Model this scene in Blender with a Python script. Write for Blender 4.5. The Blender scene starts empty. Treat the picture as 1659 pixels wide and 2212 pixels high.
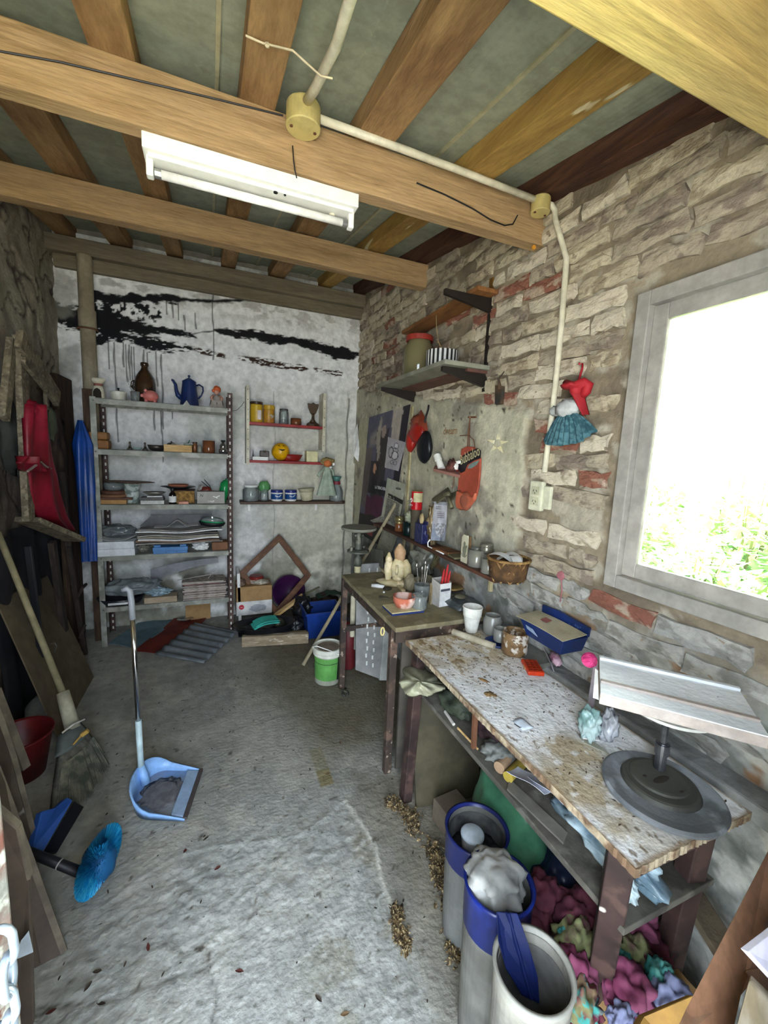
import bpy, bmesh, math, random
import numpy as np
from mathutils import Vector, Matrix, Euler, noise as mn
random.seed(7)
S = bpy.context.scene
COL = S.collection
PI = math.pi
# ---------------------------------------------------------------- camera
CX, CY, FPX, CAMH = 829.5, 1106.0, 900.0, 1.5
PITCH, ROLL, YAW = 0.1380, 0.0451, 0.3965
_cp, _sp = math.cos(PITCH), math.sin(PITCH)
FW = Vector((math.sin(YAW)*_cp, math.cos(YAW)*_cp, -_sp))
_r = Vector((math.cos(YAW), -math.sin(YAW), 0)); _u = _r.cross(FW)
RT = _r*math.cos(ROLL) + _u*math.sin(ROLL)
UP = -_r*math.sin(ROLL) + _u*math.cos(ROLL)
EYE = Vector((0, 0, CAMH))
cd = bpy.data.cameras.new('camera'); cam = bpy.data.objects.new('camera', cd); COL.objects.link(cam)
cd.sensor_fit = 'VERTICAL'; cd.sensor_height = 24.0; cd.lens = 24.0*FPX/2212.0
cd.clip_start = 0.02; cd.clip_end = 200
M4 = Matrix.Identity(4)
for i in range(3):
    M4[i][0], M4[i][1], M4[i][2], M4[i][3] = RT[i], UP[i], -FW[i], EYE[i]
cam.matrix_world = M4
S.camera = cam
# ---------------------------------------------------------------- world, sun, exposure
S.view_settings.view_transform = 'Standard'; S.view_settings.look = 'None'
S.view_settings.gamma = 1.0; S.view_settings.use_curve_mapping = False
S.view_settings.exposure = 2.25
W = bpy.data.worlds.new('sky'); S.world = W; W.use_nodes = True
bg = W.node_tree.nodes['Background']; bg.inputs[0].default_value = (0.76, 0.87, 1.0, 1); bg.inputs[1].default_value = 5.0
sl = bpy.data.lights.new('sun', 'SUN'); sl.energy = 32.0; sl.angle = 0.02; sl.color = (1.0, 0.93, 0.78)
sun = bpy.data.objects.new('sun', sl); COL.objects.link(sun)
sun.rotation_euler = Vector((0.45, -0.35, -1.0)).to_track_quat('-Z', 'Y').to_euler()
S.cycles.max_bounces = 10; S.cycles.diffuse_bounces = 6; S.cycles.transparent_max_bounces = 16
S.cycles.use_denoising = True; S.cycles.sample_clamp_indirect = 8.0
S.cycles.caustics_reflective = False; S.cycles.caustics_refractive = False
def portal(loc, rot, sx, sy):
    l = bpy.data.lights.new('sky_portal', 'AREA'); l.shape = 'RECTANGLE'; l.size = sx; l.size_y = sy
    l.cycles.is_portal = True
    o = bpy.data.objects.new('sky_portal', l); COL.objects.link(o); o.location = loc; o.rotation_euler = rot
portal((1.42, 0.50, 1.56), (0, PI/2, 0), 0.94, 1.0)           # window
portal((-0.19, -0.26, 1.05), (PI/2, 0, 0), .98, 2.1)          # doorway
# ---------------------------------------------------------------- measuring: points on real planes of the room
def _ray(x, y): return FW*FPX + RT*(x-CX) - UP*(y-CY)
def on_z(x, y, z): d = _ray(x, y); return EYE + d*((z-CAMH)/d.z)
def on_x(x, y, X): d = _ray(x, y); return EYE + d*(X/d.x)
def on_y(x, y, Y): d = _ray(x, y); return EYE + d*(Y/d.y)
XR, YB, XL, YF = 1.29, 3.83, -1.0, -0.22
def roofz(y): return 2.30 + 0.162*y        # underside of the rafters
# ---------------------------------------------------------------- colours, materials
def C(h):
    h = h.lstrip('#'); v = [int(h[i:i+2], 16)/255 for i in (0, 2, 4)]
    return tuple((c/12.92 if c <= .04045 else ((c+.055)/1.055)**2.4) for c in v) + (1.0,)
MATS = {}
def mat(name, c1, c2=None, scale=6, rough=.7, bump=0.0, bscale=30, metal=0, stretch=(1,1,1), spot=None, world=False, trans=0, ior=1.45, spec=.4, mid=(.42,.58), emit=None, c3=None, coat=0, attr=False, grime=.76):
    if name in MATS: return MATS[name]
    m = bpy.data.materials.new(name); m.use_nodes = True; N = m.node_tree.nodes; L = m.node_tree.links
    b = N['Principled BSDF']
    b.inputs['Roughness'].default_value = rough; b.inputs['Metallic'].default_value = metal
    b.inputs['Specular IOR Level'].default_value = spec; b.inputs['IOR'].default_value = ior
    if coat: b.inputs['Coat Weight'].default_value = coat
    if trans: b.inputs['Transmission Weight'].default_value = trans
    c1 = C(c1); src = None
    if world: g = N.new('ShaderNodeNewGeometry'); vec = g.outputs['Position']
    else: g = N.new('ShaderNodeTexCoord'); vec = g.outputs['Object']
    mp = N.new('ShaderNodeMapping'); mp.inputs['Scale'].default_value = stretch
    L.new(vec, mp.inputs['Vector']); vec = mp.outputs['Vector']
    def ntex(sc, det=5):
        t = N.new('ShaderNodeTexNoise'); t.inputs['Scale'].default_value = sc; t.inputs['Detail'].default_value = det
        L.new(vec, t.inputs['Vector']); return t.outputs['Fac']
    def ramp(f, a, bb):
        r = N.new('ShaderNodeMapRange'); r.inputs[1].default_value = a; r.inputs[2].default_value = bb
        L.new(f, r.inputs[0]); return r.outputs[0]
    def mix(fac, A, B):
        x = N.new('ShaderNodeMix'); x.data_type = 'RGBA'; L.new(fac, x.inputs[0])
        for s, k in ((A, 6), (B, 7)):
            if isinstance(s, tuple): x.inputs[k].default_value = s
            else: L.new(s, x.inputs[k])
        return x.outputs[2]
    cur = c1
    if attr:
        a = N.new('ShaderNodeAttribute'); a.attribute_name = 'Col'; cur = a.outputs['Color']
    if c2: cur = mix(ramp(ntex(scale), *mid), cur, C(c2))
    if c3: cur = mix(ramp(ntex(scale*2.7), .52, .62), cur, C(c3))
    if spot:
        sc, ssc, th = spot; cur = mix(ramp(ntex(ssc, 3), th, th+.03), cur, C(sc))
    if not metal and not emit:      # age: every surface carries a little uneven dirt
        g2 = N.new('ShaderNodeTexNoise'); g2.inputs['Scale'].default_value = 17; g2.inputs['Detail'].default_value = 9; g2.inputs['Roughness'].default_value = .65
        L.new(vec, g2.inputs['Vector']); r = N.new('ShaderNodeMapRange'); r.inputs[1].default_value = .36; r.inputs[2].default_value = .62; r.inputs[3].default_value = grime; r.inputs[4].default_value = 1.06
        L.new(g2.outputs['Fac'], r.inputs[0]); x = N.new('ShaderNodeMix'); x.data_type = 'RGBA'; x.blend_type = 'MULTIPLY'; x.inputs[0].default_value = 1
        if isinstance(cur, tuple): x.inputs[6].default_value = cur
        else: L.new(cur, x.inputs[6])
        L.new(r.outputs[0], x.inputs[7]); cur = x.outputs[2]
    if isinstance(cur, tuple): b.inputs['Base Color'].default_value = cur
    else: L.new(cur, b.inputs['Base Color'])
    if emit:
        b.inputs['Emission Color'].default_value = C(emit[0]); b.inputs['Emission Strength'].default_value = emit[1]
    if bump:
        bn = N.new('ShaderNodeBump'); bn.inputs['Strength'].default_value = min(1, bump*1.0); bn.inputs['Distance'].default_value = .01
        L.new(ntex(bscale, 6), bn.inputs['Height']); L.new(bn.outputs[0], b.inputs['Normal'])
    MATS[name] = m; return m
def glassmat(name, tint, opac=.25, rough=.05):
    if name in MATS: return MATS[name]
    m = bpy.data.materials.new(name); m.use_nodes = True; N = m.node_tree.nodes; L = m.node_tree.links
    N.remove(N['Principled BSDF']); out = N['Material Output']
    t = N.new('ShaderNodeBsdfTransparent'); t.inputs[0].default_value = C(tint)
    gl = N.new('ShaderNodeBsdfGlossy'); gl.inputs['Roughness'].default_value = rough
    df = N.new('ShaderNodeBsdfDiffuse'); df.inputs[0].default_value = C(tint)
    lw = N.new('ShaderNodeFresnel'); lw.inputs[0].default_value = 1.5
    m1 = N.new('ShaderNodeMixShader'); m1.inputs[0].default_value = opac; L.new(t.outputs[0], m1.inputs[1]); L.new(df.outputs[0], m1.inputs[2])
    m2 = N.new('ShaderNodeMixShader'); L.new(lw.outputs[0], m2.inputs[0]); L.new(m1.outputs[0], m2.inputs[1]); L.new(gl.outputs[0], m2.inputs[2])
    L.new(m2.outputs[0], out.inputs[0]); MATS[name] = m; return m
# ---------------------------------------------------------------- mesh builder
def frame(d):
    d = Vector(d).normalized(); a = Vector((0, 0, 1)) if abs(d.z) < .9 else Vector((1, 0, 0))
    u = d.cross(a).normalized(); return u, d.cross(u).normalized()
class MB:
    def __init__(s): s.v = []; s.f = []; s.cols = None
    def add(s, vs, fs):
        k = len(s.v); s.v += [tuple(p) for p in vs]; s.f += [tuple(i+k for i in f) for f in fs]; return s
    def obox(s, c, size, rot=None):
        hx, hy, hz = [q/2 for q in size]; R = Euler(rot).to_matrix() if rot else Matrix.Identity(3)
        vs = [Vector(c) + R @ Vector((x*hx, y*hy, z*hz)) for x in (-1, 1) for y in (-1, 1) for z in (-1, 1)]
        return s.add(vs, [(0,1,3,2),(4,6,7,5),(0,4,5,1),(2,3,7,6),(0,2,6,4),(1,5,7,3)])
    def box(s, x0, x1, y0, y1, z0, z1): return s.obox(((x0+x1)/2, (y0+y1)/2, (z0+z1)/2), (x1-x0, y1-y0, z1-z0))
    def bar(s, p0, p1, w, h, upv=(0,0,1)):     # rectangular bar: w across, h along upv
        p0, p1 = Vector(p0), Vector(p1); d = (p1-p0).normalized(); u = d.cross(Vector(upv)).normalized(); t = u.cross(d)
        vs = [p + u*a*w/2 + t*b*h/2 for p in (p0, p1) for a, b in ((-1,-1),(1,-1),(1,1),(-1,1))]
        return s.add(vs, [(3,2,1,0),(4,5,6,7),(0,1,5,4),(1,2,6,5),(2,3,7,6),(3,0,4,7)])
    def lathe(s, prof, n=24, c=(0,0,0), sq=1.0, caps=True):
        c = Vector(c); vs = []; fs = []; m = len(prof)
        for i in range(n):
            a = 2*PI*i/n
            for r, z in prof: vs.append((c.x + r*math.cos(a), c.y + r*sq*math.sin(a), c.z + z))
        for i in range(n):
            j = (i+1) % n
            for k in range(m-1): fs.append((i*m+k, j*m+k, j*m+k+1, i*m+k+1))
        if caps and prof[0][0] > 1e-6: fs.append(tuple(i*m for i in reversed(range(n))))
        if caps and prof[-1][0] > 1e-6: fs.append(tuple(i*m+m-1 for i in range(n)))
        return s.add(vs, fs)
    def cyl(s, p0, p1, r0, r1=None, n=12, caps=True):
        r1 = r0 if r1 is None else r1; p0, p1 = Vector(p0), Vector(p1); u, w = frame(p1-p0); vs = []; fs = []
        for p, r in ((p0, r0), (p1, r1)):
            for i in range(n): a = 2*PI*i/n; vs.append(p + u*r*math.cos(a) + w*r*math.sin(a))
        for i in range(n): j = (i+1) % n; fs.append((i, j, n+j, n+i))
        if caps: fs += [tuple(reversed(range(n))), tuple(range(n, 2*n))]
        return s.add(vs, fs)
    def tube(s, pts, r, n=8, closed=False):
        pts = [Vector(p) for p in pts]; m = len(pts); vs = []; fs = []; u = None
        for i, p in enumerate(pts):
            a = pts[(i-1) % m] if closed or i > 0 else p; b = pts[(i+1) % m] if closed or i < m-1 else p
            d = (b-a).normalized()
            if u is None: u, w = frame(d)
            else: u = (u - d*u.dot(d)).normalized(); w = d.cross(u)
            rr = r[i] if isinstance(r, (list, tuple)) else r
            for k in range(n): t = 2*PI*k/n; vs.append(p + u*rr*math.cos(t) + w*rr*math.sin(t))
        for i in range(m if closed else m-1):
            j = (i+1) % m
            for k in range(n): l = (k+1) % n; fs.append((i*n+k, i*n+l, j*n+l, j*n+k))
        if not closed: fs += [tuple(reversed(range(n))), tuple(range((m-1)*n, m*n))]
        return s.add(vs, fs)
    def slab(s, pts, off):        # polygon (3d points) extruded by the vector off
        n = len(pts); off = Vector(off); vs = [Vector(p) for p in pts] + [Vector(p)+off for p in pts]
        return s.add(vs, [tuple(reversed(range(n))), tuple(range(n, 2*n))] + [(i, (i+1) % n, n+(i+1) % n, n+i) for i in range(n)])
    def ball(s, c, r, amp=0, freq=3, seed=0, sub=3, flat=None):
        bm = bmesh.new(); bmesh.ops.create_icosphere(bm, subdivisions=sub, radius=1)
        r = Vector(r) if not isinstance(r, (int, float)) else Vector((r, r, r)); vs = []
        for v in bm.verts:
            p = v.co.copy()
            if amp: p *= 1 + amp*(mn.noise(p*freq + Vector((seed*3.1, seed, 0))) + .5*mn.noise(p*freq*2.3 + Vector((seed, 0, seed*5))))
            q = Vector((p.x*r.x, p.y*r.y, p.z*r.z))
            if flat is not None and q.z < flat: q.z = flat
            vs.append(Vector(c) + q)
        fs = [tuple(v.index for v in f.verts) for f in bm.faces]; bm.free()
        return s.add(vs, fs)
    def grid(s, fn, nx, ny, thick=None):   # fn(u,v)->point
        k0 = [Vector(fn(i/nx, j/ny)) for j in range(ny+1) for i in range(nx+1)]
        fs = [(j*(nx+1)+i, j*(nx+1)+i+1, (j+1)*(nx+1)+i+1, (j+1)*(nx+1)+i) for j in range(ny) for i in range(nx)]
        if thick:
            t = Vector(thick); n = len(k0)
            bd = [(i, i+1) for i in range(nx)] + [(j*(nx+1)+nx, (j+1)*(nx+1)+nx) for j in range(ny)] + [(ny*(nx+1)+i+1, ny*(nx+1)+i) for i in range(nx)] + [((j+1)*(nx+1), j*(nx+1)) for j in range(ny)]
            fs = fs + [tuple(q+n for q in reversed(f)) for f in fs] + [(b, a, a+n, b+n) for a, b in bd]
            k0 = k0 + [p+t for p in k0]
        return s.add(k0, fs)
def link(name, mb, m, parent=None, smooth=False, bev=0, loc=None, rz=0):
    me = bpy.data.meshes.new(name); me.from_pydata(mb.v, [], mb.f); me.materials.append(m)
    if smooth: me.polygons.foreach_set('use_smooth', [True]*len(me.polygons))
    if mb.cols is not None:
        a = me.color_attributes.new('Col', 'FLOAT_COLOR', 'POINT'); a.data.foreach_set('color', np.asarray(mb.cols, dtype=np.float32).ravel())
    me.validate(); me.update()
    o = bpy.data.objects.new(name, me); COL.objects.link(o)
    if parent: o.parent = parent
    if loc is not None: o.location = loc
    if rz: o.rotation_euler = (0, 0, rz)
    if bev:
        b = o.modifiers.new('bevel', 'BEVEL'); b.width = bev; b.segments = 2; b.limit_method = 'ANGLE'
    return o
def thing(name, label, cat, loc=(0,0,0), rot=0, group=None):
    o = bpy.data.objects.new(name, None); COL.objects.link(o); o.location = loc; o.empty_display_size = .05
    o.rotation_euler = rot if isinstance(rot, tuple) else (0, 0, rot)
    o['label'] = label; o['category'] = cat
    if group: o['group'] = group
    return o
def solo(name, label, cat, mb, m, loc=(0,0,0), rot=0, group=None, smooth=False, bev=0, kind=None):
    o = link(name, mb, m, None, smooth, bev, loc); o.rotation_euler = rot if isinstance(rot, tuple) else (0, 0, rot)
    o['label'] = label; o['category'] = cat
    if group: o['group'] = group
    if kind: o['kind'] = kind
    return o
def struct(name, mb, m, smooth=False, bev=0, parent=None):
    o = link(name, mb, m, parent, smooth, bev)
    if not parent: o['kind'] = 'structure'
    return o
def text(name, s, size, m, parent, matrix, shear=0, ext=.0004):
    cu = bpy.data.curves.new('t', 'FONT'); cu.body = s; cu.size = size; cu.extrude = ext; cu.shear = shear; cu.align_x = 'CENTER'; cu.resolution_u = 2
    t = bpy.data.objects.new('t', cu); COL.objects.link(t); bpy.context.view_layer.update()
    me = bpy.data.meshes.new_from_object(t.evaluated_get(bpy.context.evaluated_depsgraph_get())); bpy.data.objects.remove(t); bpy.data.curves.remove(cu)
    me.materials.clear(); me.materials.append(m); me.name = name
    me.transform(matrix); o = bpy.data.objects.new(name, me); COL.objects.link(o); o.parent = parent; return o
# lattice noise on arrays
_rng = np.random.default_rng(11); _LAT = _rng.random((8, 256, 256))
def vn(x, y, seed=0):
    xi = np.floor(x).astype(int); yi = np.floor(y).astype(int); fx = x-xi; fy = y-yi
    fx = fx*fx*(3-2*fx); fy = fy*fy*(3-2*fy); T = _LAT[seed % 8]; o = seed*37
    g = lambda a, b: T[(a+o) % 256, (b+o*3) % 256]
    return (g(xi, yi)*(1-fx)+g(xi+1, yi)*fx)*(1-fy) + (g(xi, yi+1)*(1-fx)+g(xi+1, yi+1)*fx)*fy
def fbm(x, y, sc, oc=4, seed=0):
    t = 0; a = .5; n = 0
    for k in range(oc): t = t + a*vn(x*sc, y*sc, seed+k); n += a; a *= .5; sc *= 2.1
    return t/n
def sstep(a, b, x): t = np.clip((x-a)/(b-a), 0, 1); return t*t*(3-2*t)
def lerpc(A, B, t): return A*(1-t[..., None]) + B*t[..., None]
def cc(h): return np.array(C(h))
def npgrid(us, vs, pos, col=None, keep=None):
    # us, vs: 1d arrays; pos(U,V)->(X,Y,Z) arrays
    U, V = np.meshgrid(us, vs, indexing='ij'); X, Y, Z = pos(U, V); nu, nv = U.shape
    mb = MB(); mb.v = np.stack([X, Y, Z], -1).reshape(-1, 3).tolist()
    i, j = np.meshgrid(np.arange(nu-1), np.arange(nv-1), indexing='ij')
    if keep is not None: k = keep((U[:-1, :-1]+U[1:, 1:])/2, (V[:-1, :-1]+V[1:, 1:])/2); i, j = i[k], j[k]
    a = (i*nv+j).ravel(); mb.f = np.stack([a, a+nv, a+nv+1, a+1], -1).tolist()
    if col is not None: mb.cols = col(U, V).reshape(-1, 4)
    return mb
# ================================================================ SETTING
PAINT = mat('painted_plaster', '#ffffff', rough=.85, bump=.5, bscale=55, world=True, attr=True)
FLOORM = mat('worn_concrete', '#ffffff', rough=.82, bump=.55, bscale=60, world=True, attr=True)
# ---- floor: worn screed, broken up and lumpy in the middle
def pdist(X, Y, pts):
    d = np.full(np.shape(X), 9.0); 
    for (ax, ay), (bx, by) in zip(pts[:-1], pts[1:]):
        vx, vy = bx-ax, by-ay; t = np.clip(((X-ax)*vx+(Y-ay)*vy)/(vx*vx+vy*vy), 0, 1); d = np.minimum(d, np.hypot(X-ax-t*vx, Y-ay-t*vy))
    return d
def fl(*q): return [tuple(on_z(x, y, 0))[:2] for x, y in q]
EDGE1 = fl((180, 1990), (300, 1900), (380, 1850), (460, 1828), (540, 1822), (640, 1808), (700, 1770), (745, 1728))
EDGE2 = fl((745, 1728), (790, 1790), (812, 1830), (825, 1900), (850, 1960))
CRACK = fl((60, 2175), (240, 2160), (340, 2120), (450, 2090), (470, 2150), (455, 2212))
CRACK2 = fl((560, 1600), (640, 1560), (760, 1580))
def floor_masks(X, Y):
    e1 = np.interp(X, [p[0] for p in EDGE1], [p[1] for p in EDGE1]) + .05*(fbm(X, Y, 7, 3, 2)-.5)
    e2 = np.interp(-Y, [-p[1] for p in EDGE2], [p[0] for p in EDGE2]) + .02*(fbm(X, Y, 9, 3, 3)-.5)
    R = sstep(.10, -.12, Y-e1+.12*(fbm(X, Y, 8, 3, 4)-.5))*sstep(.015, -.02, X-e2)
    bl = sstep(.0, .06, pdist(X, Y, CRACK)*np.where(Y > 1.0+.35*(X+.4), 1, -1)+.02)
    return R, bl
def floor_h(X, Y):
    R, bl = floor_masks(X, Y); W2 = .35*sstep(.5, .62, fbm(X+5, Y+9, 2.4, 3, 1))
    k = np.clip(R*(.35+.65*bl) + W2*(1-R), 0, 1)
    s2 = fbm(X*1.5+Y, Y*2.2-X, 15, 3, 3); fine = fbm(X*1.6+2, Y*2.4, 42, 3, 4)
    h = k*(.008*(np.maximum(s2, .42)-.5)*1.6 + .005*(fine-.5)) + .004*(fbm(X, Y, 3, 2, 6)-.5)
    h = h - .004*R*.6 + .004*np.exp(-(pdist(X, Y, EDGE2)/.006)**2) + .003*np.exp(-(pdist(X, Y, EDGE1)/.006)**2)
    return h - .004*np.exp(-(pdist(X, Y, CRACK)/.004)**2)
def floor_pos(U, V): return U, V, floor_h(U, V)
def floor_col(U, V):
    R, bl = floor_masks(U, V)
    c = np.broadcast_to(cc('#8f8f88'), U.shape+(4,)).copy()
    c = lerpc(c, cc('#a19f95'), sstep(.42, .62, fbm(U, V, 5, 5, 6)))
    c = lerpc(c, cc('#9fa09b'), R*.7*(.4+.6*sstep(.40, .65, fbm(U+2, V, 8, 4, 1))))
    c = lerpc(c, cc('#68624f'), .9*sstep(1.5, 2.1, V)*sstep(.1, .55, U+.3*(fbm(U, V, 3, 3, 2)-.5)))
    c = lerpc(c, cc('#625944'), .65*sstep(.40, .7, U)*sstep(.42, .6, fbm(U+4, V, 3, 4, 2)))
    c = lerpc(c, cc('#7f7a66'), .6*R*sstep(.1, .4, U)*sstep(.45, .6, fbm(U+1, V+2, 9, 4, 7)))
    f2 = fbm(U*1.6+2, V*2.4, 42, 3, 4); c = lerpc(c, cc('#b4b4af'), .5*R*sstep(.56, .72, f2)); c = lerpc(c, cc('#74736d'), .4*(R*.8+.2)*sstep(.42, .30, f2))
    c = lerpc(c, cc('#bcb9ad'), .8*np.exp(-(pdist(U, V, EDGE2)/.007)**2)); c = lerpc(c, cc('#b4b4ae'), .4*np.exp(-(pdist(U, V, EDGE1)/.006)**2))
    c = lerpc(c, cc('#565650'), .8*np.exp(-(pdist(U, V, CRACK)/.004)**2)); 
    c = lerpc(c, cc('#4b4437'), .8*sstep(.84, .87, fbm(U, V, 40, 2, 3)))
    c = lerpc(c, cc('#77693a'), .75*((np.abs(U-.475) < .03) & (np.abs(V-1.70) < .05)).astype(float)); c = lerpc(c, cc('#77704e'), .5*((np.abs(U-.475) < .03) & (np.abs(V-1.82) < .08)).astype(float))
    return c
struct('floor', npgrid(np.arange(-1.12, 1.31, .009), np.concatenate([np.arange(-.3, .5, .05), np.arange(.5, 3.86, .009)]), floor_pos, floor_col), FLOORM, smooth=True)
# ---- back wall
def back_pos(U, V):
    d = .010*(fbm(U, V, 5, 4, 1)-.5) + .006*(fbm(U, V, 22, 3, 2)-.5)
    top = sstep(2.25, 2.45, V); d = d + top*.02*(fbm(U, V*1.5, 9, 4, 3)-.5)
    col = sstep(1.20, 1.17, U)*sstep(1.05, 1.08, U)*sstep(2.1, 2.0, V)*.02
    return U, YB - d - col, V
def back_col(U, V):
    z = V; x = U
    c = np.broadcast_to(cc('#dcdbd8'), U.shape+(4,)).copy()
    c = lerpc(c, cc('#b9bbb2'), sstep(.47, .66, fbm(U, V, 3, 5, 4))*.7)
    c = lerpc(c, cc('#c9c5ae'), .8*sstep(.35, .75, U)*sstep(1.9, 1.2, V))
    low = sstep(.9, .3, V); c = lerpc(c, cc('#8f8d7c'), low*sstep(.42, .60, fbm(U+3, V+2, 4.5, 5, 5)))
    c = lerpc(c, cc('#eaeaea'), .9*sstep(1.9, 2.2, V))
    c = lerpc(c, cc('#b0aeaa'), .8*sstep(2.5, 2.65, V)*sstep(.52, .6, fbm(U*1, V*2, 9, 4, 6)))
    # tar bands: straight strokes on the wall
    rag = fbm(x*1.2, z*4, 20, 4, 3); big = fbm(x*1.0, z*1.2+3, 9, 3, 2)-.5
    def band(pts, rg_=.9, th=None):
        xs = [p[0] for p in pts]; zc = np.interp(x, xs, [p[1] for p in pts]); hw = np.interp(x, xs, [p[2] for p in pts])
        m = sstep(-.006, .008, hw*(1+1.1*big*rg_*2) - np.abs(z + .02*big - zc) + (rag-.5)*hw*rg_*1.6)
        return m*sstep(xs[0]-.01, xs[0]+.01, x)*sstep(xs[-1]+.01, xs[-1]-.01, x)
    t1 = band([(-.80, 2.545, .035), (-.60, 2.562, .020), (-.55, 2.575, .036), (-.25, 2.622, .034), (-.20, 2.63, .012), (.05, 2.66, .010), (.3, 2.71, .012), (.5, 2.74, .016), (.62, 2.752, .034), (.85, 2.77, .034), (.92, 2.775, .01)])
    t2 = band([(-1.03, 2.40, .085), (-.86, 2.39, .09), (-.74, 2.40, .085), (-.60, 2.385, .055), (-.45, 2.375, .038), (-.28, 2.375, .034), (-.14, 2.36, .034), (-.09, 2.35, .01)])
    mess = band([(-.80, 2.47, .07), (-.62, 2.48, .08), (-.40, 2.50, .08), (-.32, 2.50, .04)], .5)*sstep(.50, .55, fbm(x*1.3, z*1.0, 30, 3, 5))
    t3 = band([(-.80, 2.29, .06), (-.66, 2.285, .045), (-.45, 2.275, .045), (-.25, 2.265, .042), (-.16, 2.262, .03), (-.12, 2.26, .02)])*sstep(.36, .42, rag+.12*sstep(-.2, -.5, x))
    t4 = band([(.03, 2.44, .006), (.10, 2.438, .018), (.2, 2.43, .042), (.39, 2.435, .044), (.6, 2.432, .036), (.8, 2.43, .034), (.95, 2.415, .045), (1.10, 2.385, .060), (1.18, 2.40, .045), (1.29, 2.40, .022)], .7)
    t5 = np.maximum(band([(-.12, 2.262, .022), (.0, 2.25, .022), (.12, 2.24, .014)]), band([(.22, 2.243, .014), (.4, 2.237, .022), (.7, 2.225, .022), (1.0, 2.215, .022), (1.13, 2.21, .016)]))*sstep(.40, .46, rag)
    t6 = band([(-.14, 2.37, .008), (-.04, 2.41, .006), (.04, 2.43, .004)])
    dark = np.maximum.reduce([t1, t2, mess, t3, t4, t6])
    c = lerpc(c, cc('#121114'), np.clip(dark, 0, 1)); c = lerpc(c, cc('#3a2418'), np.clip(t5, 0, 1))
    for xd, z0, z1 in ((-.70,2.25,2.04),(-.665,2.25,1.50),(-.605,2.25,2.07),(-.588,2.24,1.96),(-.568,2.24,1.98),(-.552,2.23,1.92),(-.535,2.23,1.83),(-.47,2.22,2.02),(-.445,2.2,1.90),(-.385,2.22,1.95),(-.35,2.20,1.62),(-.41,1.80,1.60),(-.36,1.80,1.35),(-.28,1.79,1.70),(-.18,2.52,2.40),(-.10,2.55,2.42),(.03,2.72,2.2),(-.3,2.6,2.5),(-.26,2.6,2.48),(-.22,2.6,2.47)):
        c = lerpc(c, cc('#26221f'), .85*sstep(.006, .003, np.abs(x - xd - .004*np.sin(z*14)))*(z < z0)*(z > z1))
    for xj in (.52,): c = lerpc(c, cc('#77736a'), .6*sstep(.005, .002, np.abs(x - xj - .006*np.sin(z*9)))*(z < 2.0))
    c = lerpc(c, cc('#7d7a70'), .8*sstep(.012, .004, np.abs(x-1.19-.01*np.sin(z*17)))*(z < 2.0))
    c = lerpc(c, cc('#8a887f'), sstep(-.86, -.9, x)*.6*sstep(.4, .6, fbm(x, z, 7, 4, 5)))
    return c
struct('wall_back', npgrid(np.arange(-1.04, 1.33, .0075), np.concatenate([np.arange(-.02, 1.8, .012), np.arange(1.8, 2.96, .006)]), back_pos, back_col), PAINT, smooth=True)
struct('wall_back_core', MB().box(-1.15, 1.45, YB+.03, YB+.12, -.1, 3.05), mat('masonry', '#8c867a'))
# ---- left wall: crumbling brown-grey render
def left_pos(U, V):
    d = .05*(fbm(U, V, 2.2, 3, 1)-.5) + .03*(fbm(U, V, 8, 4, 2)-.5) - .012*np.exp(-(np.abs(fbm(U, V, 3, 3, 6)-.5)/.012)**2)
    return XL + d - .01, U, V
def left_col(U, V):
    c = np.broadcast_to(cc('#9a9280'), U.shape+(4,)).copy()
    c = lerpc(c, cc('#7f7465'), sstep(.45, .58, fbm(U, V, 3.5, 5, 3)))
    c = lerpc(c, cc('#a09b88'), sstep(.52, .64, fbm(U+5, V, 6, 5, 4)))
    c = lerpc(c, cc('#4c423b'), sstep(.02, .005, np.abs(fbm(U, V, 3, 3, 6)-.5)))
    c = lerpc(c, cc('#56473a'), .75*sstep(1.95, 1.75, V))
    return c
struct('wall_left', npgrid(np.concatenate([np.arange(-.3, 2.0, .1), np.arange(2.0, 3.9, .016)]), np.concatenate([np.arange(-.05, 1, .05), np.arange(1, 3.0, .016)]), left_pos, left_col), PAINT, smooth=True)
struct('wall_left_core', MB().box(-1.2, -1.06, -.3, 4.0, -.1, 3.05), MATS['masonry'])
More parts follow.
